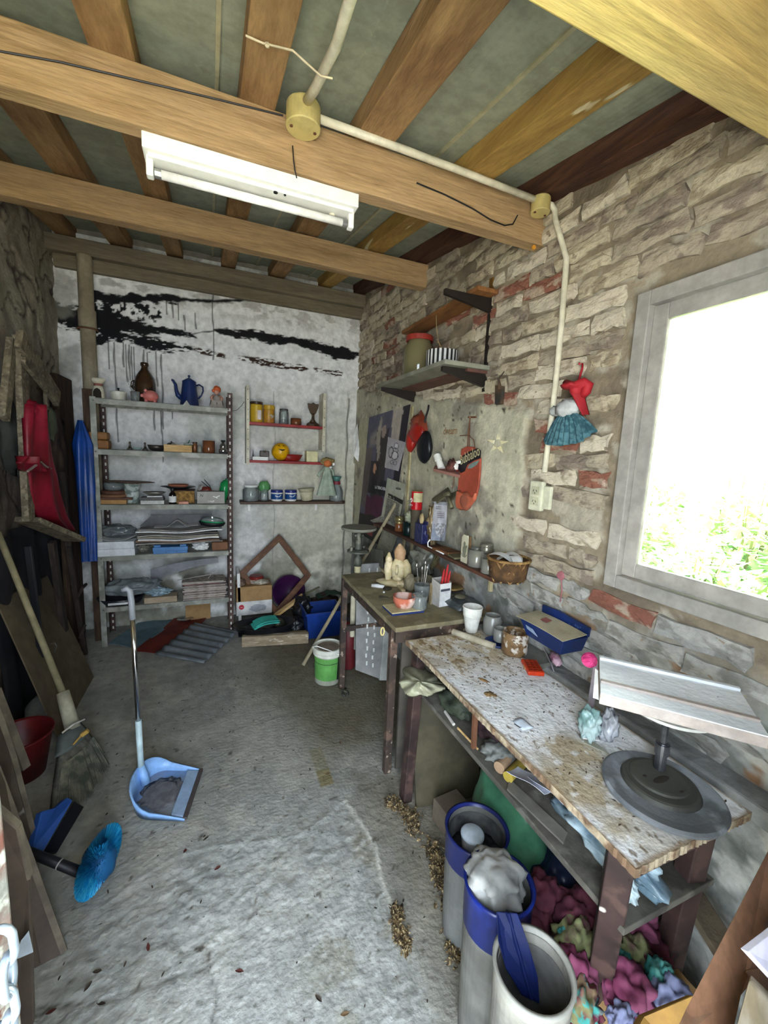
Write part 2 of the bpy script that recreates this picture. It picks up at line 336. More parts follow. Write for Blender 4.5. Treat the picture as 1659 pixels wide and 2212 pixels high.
# ---- right wall: mortar bed with plaster patch, window opening
WY0, WY1, WZ0, WZ1 = -.02, 1.0, 1.09, 2.035
def plaster_mask(Y, Z):
    e = .06*(fbm(Y, Z, 7, 3, 5)-.5)
    top = 1.73 + .155*(Y-1.5)
    return sstep(1.47, 1.50, Y+e)*sstep(top+.02, top-.02, Z+e)
def right_pos(U, V):
    p = plaster_mask(U, V)
    d = (1-p)*(.022*(fbm(U, V*2, 9, 4, 1)-.5)) + p*(.016 + .004*(fbm(U, V, 9, 3, 2)-.5))
    d = d + (1-p)*.012*sstep(1.02, .95, V+.1*(fbm(U, V, 4, 3, 4)-.5))
    return XR - d, U, V
def right_col(U, V):
    p = plaster_mask(U, V)
    c = np.broadcast_to(cc('#8f826d'), U.shape+(4,)).copy()
    c = lerpc(c, cc('#776b5a'), sstep(.45, .6, fbm(U, V*1.5, 7, 4, 3)))
    c = lerpc(c, cc('#aca493'), sstep(.55, .65, fbm(U+3, V*1.5, 9, 4, 6)))
    q = np.broadcast_to(cc('#b3ae98'), U.shape+(4,)).copy()
    q = lerpc(q, cc('#8f8a7c'), sstep(.50, .64, fbm(U, V, 4, 5, 4))); q = lerpc(q, cc('#c6c1aa'), sstep(.52, .62, fbm(U+2, V+7, 7, 4, 5)))
    q = lerpc(q, cc('#4a4338'), sstep(.83, .85, fbm(U, V, 34, 2, 1)))
    c = lerpc(c, q, p)
    low = sstep(1.05, .85, V); g = np.broadcast_to(cc('#7f8079'), U.shape+(4,)).copy()
    g = lerpc(g, cc('#9a9b97'), sstep(.45, .6, fbm(U, V*1.6, 11, 5, 7))); g = lerpc(g, cc('#5d6058'), .8*sstep(.50, .62, fbm(U+1, V*2, 10, 4, 2))); g = lerpc(g, cc('#8c6b4e'), sstep(.68, .71, fbm(U+6, V*2, 6, 3, 3)))
    g = lerpc(g, cc('#b6b5ac'), sstep(.58, .66, fbm(U+9, V*1.4, 13, 4, 6))*.8)
    return lerpc(c, g, low)
W_R = struct('wall_right', npgrid(np.concatenate([np.arange(-.3, .3, .06), np.arange(.3, 3.9, .013)]), np.arange(-.02, 3.0, .013), right_pos, right_col, lambda y, z: ~((y > WY0) & (y < WY1) & (z > WZ0) & (z < WZ1))), PAINT, smooth=True)
struct('wall_right_core', MB().box(1.315, 1.43, WY1, 4.0, -.1, 3.05).box(1.315, 1.43, -.3, WY1, -.1, WZ0).box(1.315, 1.43, -.3, WY1, WZ1, 3.05).box(1.315, 1.43, -.3, WY0, WZ0, WZ1), MATS['masonry'])
# bricks, whitewashed, laid one by one on the mortar bed
def brickmat(name, wash, bare, th):
    return mat(name, wash, bare, scale=13, rough=.9, bump=1, bscale=38, world=True, stretch=(1,1,1.8), mid=(th, th+.09), spot=('#8d7f6d', 21, .66), grime=.82)
BR = [brickmat('whitewashed_brick', '#cabfaa', '#a39580', .55), brickmat('cream_brick', '#bdb198', '#998b74', .52), brickmat('dirty_brick', '#a89c88', '#84776a', .48), brickmat('bare_red_brick', '#8a5a49', '#b09c88', .50), brickmat('grey_brick', '#a5a39c', '#84827a', .50)]
brick_meshes = []
def brick_mesh(L, seed):
    r = random.Random(seed); nx, nz = 5, 2; H = .056; vs = []; fs = []
    for j in range(nz+1):
        for i in range(nx+1):
            e = (i in (0, nx)) or (j in (0, nz))
            vs.append((-.004 - r.random()*.007 - (0 if e else .006), -L/2 + L*i/nx + (r.random()-.5)*.020, -H/2 + H*j/nz + (r.random()-.5)*.017))
    k = len(vs)
    ring = [j*(nx+1)+i for j, i in [(0, i) for i in range(nx+1)] + [(j, nx) for j in range(1, nz+1)] + [(nz, i) for i in range(nx-1, -1, -1)] + [(j, 0) for j in range(nz-1, 0, -1)]]
    for q in ring: vs.append((.02, vs[q][1]*1.02, vs[q][2]*1.06))
    for j in range(nz):
        for i in range(nx): a = j*(nx+1)+i; fs.append((a, a+nx+1, a+nx+2, a+1))
    n = len(ring)
    for q in range(n): fs.append((ring[q], ring[(q+1) % n], k+(q+1) % n, k+q))
    me = bpy.data.meshes.new('brick'); me.from_pydata(vs, [], fs); me.materials.append(BR[0]); me.update(); return me
LB = [brick_mesh(.245, s) for s in range(7)] + [brick_mesh(.12, s+20) for s in range(4)] + [brick_mesh(.18, s+40) for s in range(3)]
rb = random.Random(5); course = 0; z = .80; nb = 0
for ci in range(-3, 29):
    z = .80 + ci*.0705; y = .42 + (.13 if ci % 2 else 0) + rb.random()*.05
    if WZ0-.06 < z < WZ1+.06: y = 1.05 - (.12 if ci % 2 else 0)*0 + rb.random()*.02
    first = True
    while y < 3.80:
        typ = rb.random() if not (first and WZ0-.06 < z < WZ1+.06 and ci % 2) else .8; first = False; me = LB[rb.randrange(7)] if typ < .72 else (LB[7+rb.randrange(4)] if typ < .88 else LB[11+rb.randrange(3)])
        L = .245 if me in LB[:7] else (.12 if me in LB[7:11] else .18); yc = y+L/2; y += L + .014
        if z > roofz(yc)-.02: continue
        if yc-L/2 < WY1+.045 and WZ0-.06 < z < WZ1+.06: continue
        if bool(plaster_mask(np.array([yc-.02]), np.array([z]))[0] > .3): continue
        if z < 1.08 and rb.random() < (.15 if z > .95 else .28): continue
        if z < .95 and yc > 1.62: continue
        if rb.random() < .05: continue
        o = bpy.data.objects.new('brick', me); COL.objects.link(o); o.parent = W_R; nb += 1
        o.location = (XR-.004+rb.random()*.006 - (.006 if z < 1.0 else 0), yc, z + .006*math.sin(yc*5+ci)); o.rotation_euler = (rb.uniform(-.035, .035), 0, rb.uniform(-.03, .03))
        k = rb.random(); redz = .07 if z > 1.9 else .05
        mi = 3 if k < redz else (2 if k < .38 else (1 if k < .7 else 0))
        if z < 1.02 and mi != 3: mi = 4
        if mi: o.material_slots[0].link = 'OBJECT'; o.material_slots[0].material = BR[mi]
print('bricks', nb)
# ---- front wall with the doorway the picture is taken from
struct('wall_front', MB().box(-1.15, -.66, YF-.12, YF, -.1, 2.6).box(.29, 1.43, YF-.12, YF, -.1, 2.6).box(-.66, .29, YF-.12, YF, 2.12, 2.6), MATS['masonry'])
# ---- roof: sheets on rafters on beams
WOOD = mat('rafter_wood', '#a8855a', '#856340', scale=3.2, rough=.8, bump=.35, bscale=26, stretch=(6,.6,6), mid=(.36,.66), spot=('#4a3422', 3, .72))
WOODP = mat('rafter_wood_pale', '#b8954f', '#96723a', scale=3, rough=.8, bump=.25, bscale=18, stretch=(5,.6,5), mid=(.3,.7), spot=('#d8cba2', 4, .66))
BEAMW = mat('beam_wood', '#b3946c', '#917450', scale=3.2, rough=.8, bump=.35, bscale=24, stretch=(.6,6,6), mid=(.36,.66), c3='#a88a66', spot=('#6b4f36', 4, .72))
BEAMG = mat('beam_wood_grey', '#857a66', '#6c6352', scale=3, rough=.85, bump=.25, bscale=16, stretch=(.5,5,5), mid=(.3,.7))
PLATE = mat('dark_stained_wood', '#5b3a2a', '#43291f', scale=5, rough=.7, bump=.3, stretch=(8,.8,8))
SHEET = mat('grey_green_roof_sheet', '#a5a994', '#959985', scale=4, rough=.6, bump=.12, bscale=40, mid=(.3,.7), spot=('#a3a78e', 26, .68))
roof = thing('roof', 'x', 'x'); del roof['label'], roof['category']; roof['kind'] = 'structure'; roof.name = 'ceiling'
def rafter(x0, x1, y0, y1, h=.075, m=WOOD, name='rafter'):
    mb = MB().slab([(x0, y0, roofz(y0)), (x1, y0, roofz(y0)), (x1, y1, roofz(y1)), (x0, y1, roofz(y1))], (0, 0, h))
    return struct(name, mb, m, bev=.003, parent=roof)
for i, (a, b) in enumerate(((-.98, -.87), (-.655, -.52), (-.29, -.18), (.093, .198), (.458, .582), (.882, .99))):
    rafter(a, b, -.3, 3.86, m=WOODP if i == 5 else WOOD)
rafter(1.21, 1.34, -.3, 3.86, .10, PLATE)
sheets = [-1.2, -.62, .045, .385, .82, 1.08, 1.45]
for i in range(6):
    a, b = sheets[i]-.02, sheets[i+1]+.012; lift = .078 + (.004 if i % 2 else 0)
    fold = lambda u, v, a=a, b=b, lift=lift: (a+(b-a)*u, -.45+4.5*v, roofz(-.45+4.5*v)+lift+.012*(u < .02)*1.0 + .004*math.sin(u*9+v*7))
    struct('roof_sheet', MB().grid(fold, 20, 8, thick=(0, 0, .004)), SHEET, parent=roof)
    if 0 < i < 5: struct('sheet_lip', MB().slab([(a, -.4, roofz(-.4)+lift-.006), (a+.012, -.4, roofz(-.4)+lift-.006), (a+.012, 3.9, roofz(3.9)+lift-.006), (a, 3.9, roofz(3.9)+lift-.006)], (0, 0, .008)), mat('pale_sheet_edge', '#b6b08c', rough=.5), parent=roof)
def beam(y, z0, z1, x0=-1.05, x1=1.3, t=.06, m=BEAMW):
    return struct('beam', MB().box(x0, x1, y, y+t, z0, z1), m, bev=.004, parent=roof)
beam(1.49, 2.385, 2.542, x1=1.292); beam(2.53, 2.56, 2.700, m=BEAMW, t=.07); beam(3.72, 2.785, 2.89, m=BEAMG, t=.08)
beam(.585, 2.25, 2.393, m=mat('beam_wood_lit_tone', '#d3bb7a', '#bda162', scale=3, rough=.8, bump=.25, stretch=(.5,5,5), mid=(.3,.7)), t=.075)  # nearest beam: yellow window light put into a paler wood colour
# beam3 packing board below, pale
struct('wall_plate_board', MB().box(-1.0, 1.29, 3.775, 3.82, 2.70, 2.786), BEAMG, bev=.003, parent=roof)
# ---- window
ALU = mat('grey_aluminium', '#aaa59d', '#9b9791', scale=3, rough=.5, bump=.1)
win = thing('window_1', 'x', 'x'); del win['label'], win['category']; win['kind'] = 'structure'
def ring(mb, y0, y1, z0, z1, w, x0, x1):
    mb.box(x0, x1, y0, y0+w, z0, z1).box(x0, x1, y1-w, y1, z0, z1).box(x0, x1, y0+w, y1-w, z0, z0+w).box(x0, x1, y0+w, y1-w, z1-w, z1); return mb
struct('window_frame', ring(MB(), WY0-.04, WY1+.005, WZ0-.005, WZ1+.005, .045, 1.262, 1.31), ALU, bev=.003, parent=win)
struct('window_sash', ring(MB(), WY0+.003, WY1-.042, WZ0+.042, WZ1-.042, .048, 1.283, 1.305), ALU, bev=.003, parent=win)
struct('window_pane', MB().box(1.290, 1.294, WY0+.05, WY1-.085, WZ0+.085, WZ1-.085), glassmat('window_glass', '#f4f8f4', .03), parent=win)
struct('window_reveal', ring(MB(), WY0-.02, WY1+.02, WZ0-.02, WZ1+.02, .02, 1.30, 1.43), mat('reveal_render', '#c9c7bd', rough=.9), parent=win)
struct('trim_1', MB().slab([(1.20, .2, .655), (1.287, .2, .655), (1.287, 1.48, .655), (1.20, 1.48, .655)], (0, 0, .05)), mat('grey_ledge', '#6e6f6d', '#878887', scale=6, rough=.9, bump=.8, bscale=30), bev=.008)
# ---- door leaf, open inwards, chain on it
DOORP = mat('chipped_door_paint', '#74857f', '#5b4034', scale=9, rough=.6, bump=.5, c3='#b9bdb0', spot=('#2f4a55', 14, .62))
dd = thing('door_1', 'x', 'x', (-.66, -.12, 0)); del dd['label'], dd['category']; dd['kind'] = 'structure'
v = Vector((-.252, .60, 0)) - Vector((-.66, -.12, 0)); L = v.length; ang = math.atan2(v.y, v.x); dd.rotation_euler = (0, 0, ang)
struct('door_leaf', MB().box(0, L, -.0, .035, .03, 1.40), DOORP, bev=.003, parent=dd)
struct('door_stile', MB().box(L-.05, L, -.012, .04, .03, 1.40), mat('door_edge', '#71716a', '#5b3a30', scale=14, rough=.6, bump=.6, c3='#9a9c93', spot=('#4d7f93', 12, .6)), bev=.003, parent=dd)
ch = thing('chain', 'pale steel chain hanging down the edge of the open door', 'chain', (-.208, .478, 1.0))
CH = mat('galvanised_chain', '#b8c4d0', '#8f9aa6', rough=.35, metal=.6)
for k in range(11):
    pts = []; tw = k % 2
    for i in range(14):
        a = 2*PI*i/14; dx = .011*math.cos(a); dz = .017*math.sin(a) + (.006 if math.sin(a) > 0 else -.006)
        pts.append((dx*(1-tw)+.004*math.sin(k*2.1)+.003, dx*tw-.002, -.036*k+dz-.02))
    link('chain_link', MB().tube(pts, .0042, 8, closed=True), CH, ch, smooth=True)
# ---- garden behind the window
struct('ground', MB().box(1.6, 16, -10, 12, .1, .2), mat('garden_soil', '#bcae86', '#8f9160', scale=3, rough=.95, world=True))
struct('ground_front', MB().box(-8, 8, -12, YF-.2, -.15, -.03), mat('yard_paving', '#a7a8a4', '#94958f', scale=2, rough=.9, world=True))
struct('garden_wall', MB().box(6.6, 6.8, -8, 12, .2, 5.2), mat('pale_garden_wall', '#d9dad4', '#bfc2bd', scale=1.2, rough=.9, world=True, stretch=(1,3,.4)))
LEAF = [mat('leaf_green', '#a9c388', '#cfdfaf', scale=3, rough=.5), mat('leaf_dark', '#8db173', '#b8cf9a', scale=3, rough=.5)]
rg = random.Random(3)
def shrub(y, x, z0, h, w, n, m, label):
    t = thing('garden_shrub', label, 'shrub', (x, y, z0), 0, 'shrubs outside the window')
    st = MB()
    for k in range(7): a = rg.random()*6.28; st.tube([(0,0,0), (w*.3*math.cos(a), w*.3*math.sin(a), h*.5), (w*.5*math.cos(a), w*.5*math.sin(a), h*.9)], [.014,.01,.004], 5)
    link('stem', st, mat('stem_bark', '#6d6a45'), t)
    mb = MB()
    for k in range(n):
        a = rg.random()*6.28; r = w*math.sqrt(rg.random()); zz = h*(.15+.85*rg.random())*(1-.35*(r/w)**2); c = Vector((r*math.cos(a), r*math.sin(a), zz)); s = .07+.09*rg.random()
        d = Vector((rg.uniform(-1,1), rg.uniform(-1,1), rg.uniform(-.3,.7))).normalized(); u, ww = frame(d)
        mb.add([c, c+d*s*.5+u*s*.28+ww*s*.08, c+d*s*1.1, c+d*s*.5-u*s*.28+ww*s*.08], [(0,1,2),(0,2,3)])
    o = link('foliage', mb, m, t); o['kind'] = 'stuff'
cols_ = ['first', 'second', 'third', 'fourth', 'fifth']; rows_ = ['front row', 'second row', 'third row', 'back row']
for r_, (xx, h, n_) in enumerate(((2.25, .78, 4), (3.15, 1.0, 4), (4.1, 1.2, 4), (5.1, 1.35, 4))):
    for k in range(n_):
        yy = .25 + (r_*.55) + k*.96 - (.9 if r_ < 2 else .3)
        shrub(yy, xx+.08*math.sin(k*3), .2, h*(.92+.12*math.sin(k*5+r_)), .40, 900, LEAF[(k+r_) % 2], 'leafy shrub outside the window, %s from the right in the %s' % (cols_[k], rows_[r_]))
# ================================================================ CEILING FITTINGS
WHITE = mat('white_enamel', '#e4e3dd', rough=.35, grime=.93)
PVC = mat('cream_pvc', '#dcd6c0', '#cfc8b0', scale=6, rough=.45)
PVCY = mat('yellowed_pvc', '#cdbc7c', '#bfae70', scale=10, rough=.5)
DARKM = mat('black_plastic', '#16161a', rough=.5)
lamp = thing('fluorescent_lamp', 'white enamel batten lamp with one unlit fluorescent tube under the beam', 'lamp', (.155, 1.545, 2.385))
link('housing', MB().box(-.328, .328, -.042, .042, -.044, -.001), WHITE, lamp, bev=.003)
link('ballast_cover', MB().box(-.315, .315, -.026, .026, -.056, -.044), WHITE, lamp, bev=.002)
for sx in (-1, 1):
    link('lamp_holder', MB().box(sx*.312-.010, sx*.312+.010, -.014, .014, -.100, -.044), WHITE, lamp, bev=.004)
    link('tube_cap', MB().cyl((sx*.300, 0, -.084), (sx*.282, 0, -.084), .0135, n=14), mat('aluminium_cap', '#a8a8a4', rough=.3, metal=.8), lamp, smooth=False)
link('fluorescent_tube', MB().cyl((-.282, 0, -.084), (.282, 0, -.084), .0130, n=18), mat('milk_glass_tube', '#f1f0ea', rough=.12), lamp, smooth=True)
link('starter', MB().cyl((.25, .02, -.056), (.25, .02, -.072), .011, n=12), PVC, lamp)
link('screw', MB().cyl((.05, -.02, -.056), (.05, -.02, -.059), .007, n=10).cyl((.08, -.02, -.056), (.08, -.02, -.059), .004, n=8), DARKM, lamp)
def jbox(name, label, c, r, h, lid=True):
    t = thing(name, label, 'junction box', c)
    link('box_body', MB().lathe([(r*.96, 0), (r, -.004), (r, -h)], 28), PVCY, t, smooth=False)
    link('box_lid', MB().lathe([(r*1.02, -h), (r*1.02, -h-.006), (r*.96, -h-.009), (0, -h-.010)], 28), PVCY, t)
    link('lid_screw', MB().cyl((r*.7, 0, -h-.009), (r*.7, 0, -h-.012), .005, n=8).cyl((-r*.7, 0, -h-.009), (-r*.7, 0, -h-.012), .005, n=8), mat('rust', '#6b4630', rough=.8), t)
    return t
B1 = Vector((.275, 1.44, 2.545)); jbox('junction_box', 'large yellowed round junction box at the top of the near beam', B1, .052, .055)
B2 = Vector((1.20, 1.425, 2.512)); jbox('junction_box', 'small yellowed round junction box where the conduit meets the brick wall', B2, .036, .045)
cz = 2.525
solo('conduit', 'white conduit running up the rafter above the large junction box', 'conduit', MB().tube([(B1.x, B1.y-.05, cz), (B1.x+.004, 1.30, cz-.03), (.285, 1.10, cz-.075), (.27, .90, cz-.12), (.245, .6, cz-.16), (.22, .2, cz-.23)], .013, 12), PVC, smooth=True)
solo('conduit', 'white conduit along the near beam between the two junction boxes', 'conduit', MB().tube([B1+Vector((.05, 0, -.02)), (.6, 1.445, 2.527), (.9, 1.442, 2.52), B2+Vector((-.035, 0, -.012))], .012, 12), PVC, smooth=True)
pp = [B2+Vector((.033, 0, -.012)), (1.252, 1.424, 2.50), (1.268, 1.42, 2.485), (1.272, 1.418, 2.45)]
for (x, y) in ((1224, 560), (1213, 700), (1203, 800), (1193, 890), (1184, 960), (1176, 1020)): p = on_x(x, y, 1.268); pp.append((1.268, p.y, p.z))
solo('conduit', 'white conduit bent down the brick wall to the power socket', 'conduit', MB().tube(pp, .0115, 12), PVC, smooth=True)
ot = thing('power_socket', 'cream double power socket at the foot of the conduit on the brick wall', 'socket', on_x(1160, 1071, 1.262))
SOCK = mat('cream_socket', '#d2d1b8', rough=.4)
link('socket_box', MB().box(-.012, .012, -.036, .036, -.062, .062), SOCK, ot, bev=.006)
link('side_box', MB().box(-.002, .014, -.075, -.036, -.050, .045), SOCK, ot, bev=.004)
for zz in (.022, -.022):
    link('socket_insert', MB().box(-.0135, -.012, -.022, .022, zz-.017, zz+.017), mat('socket_insert', '#bdbc9f', rough=.5), ot)
    link('socket_slot', MB().obox((-.0138, .008, zz), (.001, .002, .010), (.5, 0, 0)).obox((-.0138, -.008, zz), (.001, .002, .010), (-.5, 0, 0)).obox((-.0138, 0, zz-.010), (.001, .002, .007)), DARKM, ot)
solo('cable', 'thin black cable lying along the near beam', 'cable', MB().tube([(-.62, 1.482, 2.43), (-.35, 1.484, 2.475), (0, 1.484, 2.51), (.22, 1.484, 2.53)], .0025, 6), DARKM)
cb = [on_y(x, y, 1.483) for x, y in ((900, 395), (960, 420), (1020, 450), (1060, 475), (1090, 487), (1108, 484), (1118, 465))]
solo('cable', 'thin black cable hanging in a loop on the beam near the brick wall', 'cable', MB().tube(cb, .0025, 6), DARKM)
solo('cable', 'frayed wire dropping from the large junction box to the lamp', 'cable', MB().tube([on_y(632, 315, 1.47), on_y(634, 345, 1.47), on_y(637, 368, 1.475), on_y(641, 385, 1.48)], .002, 6), DARKM)
solo('string', 'pale string tied around the rafter and the conduit', 'string', MB().tube([(.09, 1.22, roofz(1.22)-.006), (.13, 1.215, roofz(1.2)-.008), (.2, 1.20, roofz(1.2)-.01), (.27, 1.19, 2.445), (.30, 1.19, 2.45)], .0025, 6).ball((.14, 1.213, roofz(1.2)-.01), .007, sub=1), mat('string', '#cfc0a2', rough=.9))
nl = thing('nail', 'rusty nail pair in the end of the near beam', 'nail', on_y(1152, 535, 1.485))
link('nail_head', MB().cyl((0, -.006, 0), (0, 0, 0), .009, n=10), mat('orange_resin', '#c98a2c', rough=.5), nl)
solo('downpipe', 'thick buff pipe running down the back left corner above the metal shelves', 'pipe', MB().cyl((-.805, 3.73, 1.05), (-.805, 3.73, 2.78), .047, n=24).cyl((-.805, 3.73, 2.30), (-.805, 3.73, 2.42), .056, n=24), mat('buff_pipe', '#9d927b', '#8b806a', scale=4, rough=.8), smooth=False)
solo('pipe_clamp', 'rusty wire clamp around the buff corner pipe', 'clamp', MB().tube([(-.805+.06*math.cos(a), 3.73+.06*math.sin(a)*.9, 2.29) for a in [PI*.9+i*PI*1.2/10 for i in range(11)]], .006, 6), mat('rust', '#6b4630'))
solo('wire', 'thin wire running from the metal shelf post to the red shelf', 'wire', MB().tube([on_y(500, 888, 3.79), on_y(512, 886, 3.80), on_y(522, 876, 3.80), on_y(527, 868, 3.80)], .0018, 5), DARKM)
# ================================================================ METAL SHELVING UNIT
GREY = mat('grey_shelf_enamel', '#8d8e83', '#7d7e73', scale=4, rough=.5, c3='#a6a59a')
RUST = mat('dark_rusty_angle', '#4a3630', '#3a2a27', scale=8, rough=.7, c3='#5d4a42')
HOLE = mat('slot_hole', '#cfccc4', rough=.7); HOLED = mat('slot_hole_dark', '#2a2522', rough=.8)
SX0, SX1, SY0, SY1 = -.755, .155, 3.45, 3.74
SZ = [1.792, 1.447, 1.058, .686, .300]      # shelf top surfaces
unit = thing('metal_shelving_unit', 'grey slotted-angle metal shelving unit with five loaded shelves against the back wall', 'shelving', (0, 0, 0))
for i, z in enumerate(SZ):
    s = link('shelf_board', MB().box(SX0+.004, SX1-.004, SY0, SY1, z-.003, z).box(SX0+.004, SX1-.004, SY0, SY0+.002, z-.038, z-.001).box(SX0+.004, SX1-.004, SY1-.002, SY1, z-.038, z-.001), GREY, unit)
    link('shelf_bolt', MB().cyl((SX0+.02, SY0-.004, z-.018), (SX0+.02, SY0, z-.018), .006, n=8).cyl((SX1-.03, SY0-.004, z-.018), (SX1-.03, SY0, z-.018), .006, n=8), mat('bolt_steel', '#6a6660', rough=.4, metal=.7), s)
for xx, dx, yy, dy, mm, hm in ((SX0, 1, SY0, 1, GREY, HOLED), (SX1, -1, SY0, 1, RUST, HOLE), (SX0, 1, SY1, -1, RUST, HOLE), (SX1, -1, SY1, -1, RUST, HOLE)):
    top = 1.80 if xx == SX0 else 1.905
    a, b = sorted((xx, xx+dx*.034)); c, d = sorted((yy, yy+dy*.034))
    e = .003
    mb = MB().box(a, b, yy-e/2 if dy > 0 else yy-e/2, yy+e/2, 0, top).box(xx-e/2, xx+e/2, c, d, 0, top)
    p = link('shelf_post', mb, mm, unit)
    hb = MB()
    for k in range(int(top/.05)):
        z = .03+k*.05; hb.cyl((xx+dx*.018, yy-.0022, z), (xx+dx*.018, yy-.0012, z+.0001), .006, n=8)
        hb.box(xx+dx*.018-.005, xx+dx*.018+.005, yy-.0024, yy-.0016, z-.011, z+.011)
    if not (xx == SX0 and yy == SY0): o = link('slot', hb, hm, p); o['kind'] = 'stuff'
gx = on_y(402, 855, 3.44)
link('gusset_plate', MB().slab([(gx.x-.048, SY0-.006, 1.752), (gx.x+.050, SY0-.006, 1.752), (gx.x+.002, SY0-.006, 1.825)], (0, .003, 0)), GREY, unit)
def sx(px, py, Y=3.58): return on_y(px, py, Y).x
CER = mat('cream_ceramic', '#d9d3bb', rough=.35, spot=('#b5ac8e', 20, .64))
CERW = mat('off_white_ceramic', '#dcdacc', '#c9c5b4', scale=12, rough=.4)
TERRA = mat('terracotta', '#a8674c', '#94573f', scale=8, rough=.8)
BRGL = mat('brown_glaze', '#3d2a1b', '#2b1d13', scale=5, rough=.12, coat=.6)
GLASS = glassmat('clear_glass', '#dfe6e2', .22); GLASSB = glassmat('brown_glass', '#9a5f3c', .5); GLASSG = glassmat('green_glass', '#3fa35a', .5); GLASSD = glassmat('dusty_glass', '#c4c2b4', .28)
PAPER = mat('white_paper', '#dcdcda', rough=.8); PAPERG = mat('greyish_paper', '#b3afa8', '#9a958e', scale=5, rough=.85)
CARD = mat('brown_cardboard', '#a88559', '#99784f', scale=4, rough=.85); WOODL = mat('light_wood', '#c9a874', '#b8955f', scale=5, rough=.7, stretch=(1,6,6))
z = SZ[0]
t = thing('oil_burner', 'cream ceramic oil burner with arched opening at the left of the top shelf', 'burner', (sx(214, 840), 3.56, z))
link('burner_body', MB().lathe([(.036, 0), (.040, .004), (.038, .05), (.030, .085), (.026, .092), (.0, .093)], 28), CER, t, smooth=True)
link('burner_opening', MB().slab([(-.024, -.0415, .008), (.024, -.0415, .008), (.024, -.0405, .045), (.015, -.039, .066), (0, -.038, .074), (-.015, -.039, .066), (-.024, -.0405, .045)], (0, .004, 0)), mat('dark_hollow', '#2a241c', rough=.9), t)
link('burner_neck', MB().lathe([(.028, .09), (.024, .098), (.030, .106), (.0, .106)], 24), mat('red_band', '#9c5f52', rough=.5), t, smooth=True)
link('burner_bowl', MB().lathe([(.022, .104), (.040, .122), (.043, .142), (.039, .142), (.02, .115), (0, .112)], 28), CER, t, smooth=True)
t = thing('lidded_pot', 'small white ceramic pot with flat lid and dark knob on the top shelf', 'pot', (sx(257, 845), 3.56, z))
link('pot_body', MB().lathe([(.040, 0), (.046, .006), (.049, .055), (.0, .055)], 32), CERW, t, smooth=False)
link('pot_lid', MB().lathe([(.051, .055), (.051, .063), (.02, .070), (0, .071)], 32), CERW, t)
link('lid_knob', MB().lathe([(.006, .07), (.005, .078), (.009, .088), (0, .092)], 14), DARKM, t)
t = thing('tumbler', 'clear glass tumbler of dark liquid with a straw on the top shelf', 'glass', (sx(295, 850), 3.52, z))
link('glass_wall', MB().lathe([(.026, 0), (.032, .07), (.030, .07), (.025, .004)], 24), GLASS, t, smooth=True)
link('liquid', MB().lathe([(.024, .004), (.027, .030), (0, .030)], 20), mat('murky_water', '#5b5148', rough=.2), t)
link('straw', MB().cyl((.01, 0, .005), (-.045, .0, .13), .0025, n=6), GLASS, t)
t = thing('stoneware_bottle', 'tall glossy brown stoneware bottle with side lug on the top shelf', 'bottle', (sx(313, 840, 3.62), 3.64, z))
link('bottle_body', MB().lathe([(.066, 0), (.070, .01), (.070, .15), (.064, .185), (.044, .22), (.026, .245), (.022, .258), (.022, .285), (.0, .285)], 32), BRGL, t, smooth=True)
link('bottle_lip', MB().lathe([(.024, .27), (.028, .274), (.028, .290), (.024, .296), (0, .296)], 24), BRGL, t, smooth=True)
link('lug_handle', MB().tube([(-.056, 0, .165), (-.082, 0, .15), (-.088, 0, .12), (-.07, 0, .10), (-.060, 0, .10)], .009, 10), BRGL, t, smooth=True)
t = thing('piggy_bank', 'round pink piggy bank in front of the brown bottle', 'piggy bank', (sx(325, 850, 3.50), 3.505, z))
PINK = mat('pink_glaze', '#cf7c74', '#bb675f', scale=8, rough=.4)
link('pig_body', MB().ball((0, 0, .046), (.052, .045, .040), sub=3), PINK, t, smooth=True)
for a in (-.028, .028): link('pig_foot', MB().cyl((a, -.022, 0), (a, -.022, .02), .010, n=12).cyl((a, .022, 0), (a, .022, .02), .010, n=12), PINK, t)
link('pig_snout', MB().cyl((-.045, -.008, .045), (-.062, -.01, .045), .012, n=14), PINK, t); link('pig_ear', MB().ball((-.028, -.03, .080), (.010, .006, .012), sub=2).ball((-.028, .02, .080), (.010, .006, .012), sub=2), PINK, t, smooth=True)
t = thing('enamel_kettle', 'tall dark blue enamel coffee pot with curved spout and handle', 'kettle', (sx(409, 850, 3.56), 3.56, z))
BLUE = mat('navy_enamel', '#1d2f5f', '#16244c', scale=4, rough=.3)
link('kettle_body', MB().lathe([(.064, 0), (.066, .006), (.048, .17), (.047, .178), (.0, .178)], 32), BLUE, t, smooth=False)
link('kettle_lid', MB().lathe([(.050, .176), (.049, .182), (.03, .196), (.008, .208), (.0, .209)], 28), BLUE, t, smooth=True); link('lid_knob', MB().lathe([(.006, .205), (.006, .214), (.010, .220), (.007, .228), (0, .229)], 14), BLUE, t, smooth=True)
link('spout', MB().tube([(-.052, -.01, .055), (-.078, -.012, .075), (-.088, -.012, .11), (-.092, -.013, .15), (-.108, -.014, .178), (-.118, -.014, .178)], [.020, .017, .013, .011, .009, .010], 12), BLUE, t, smooth=True)
link('handle', MB().tube([(.045, -.005, .155), (.07, -.006, .165), (.094, -.008, .150), (.096, -.008, .12), (.082, -.008, .085), (.062, -.006, .06)], .006, 10), BLUE, t, smooth=True)
t = thing('figurine', 'small seated figurine with orange cap and grey body on the top shelf', 'figurine', (sx(468, 860, 3.53), 3.53, z))
link('figure_body', MB().ball((0, 0, .07), (.026, .022, .035), .15, 3, 2), mat('grey_stone_paint', '#9d948c', '#857b74', scale=20, rough=.7), t, smooth=True)
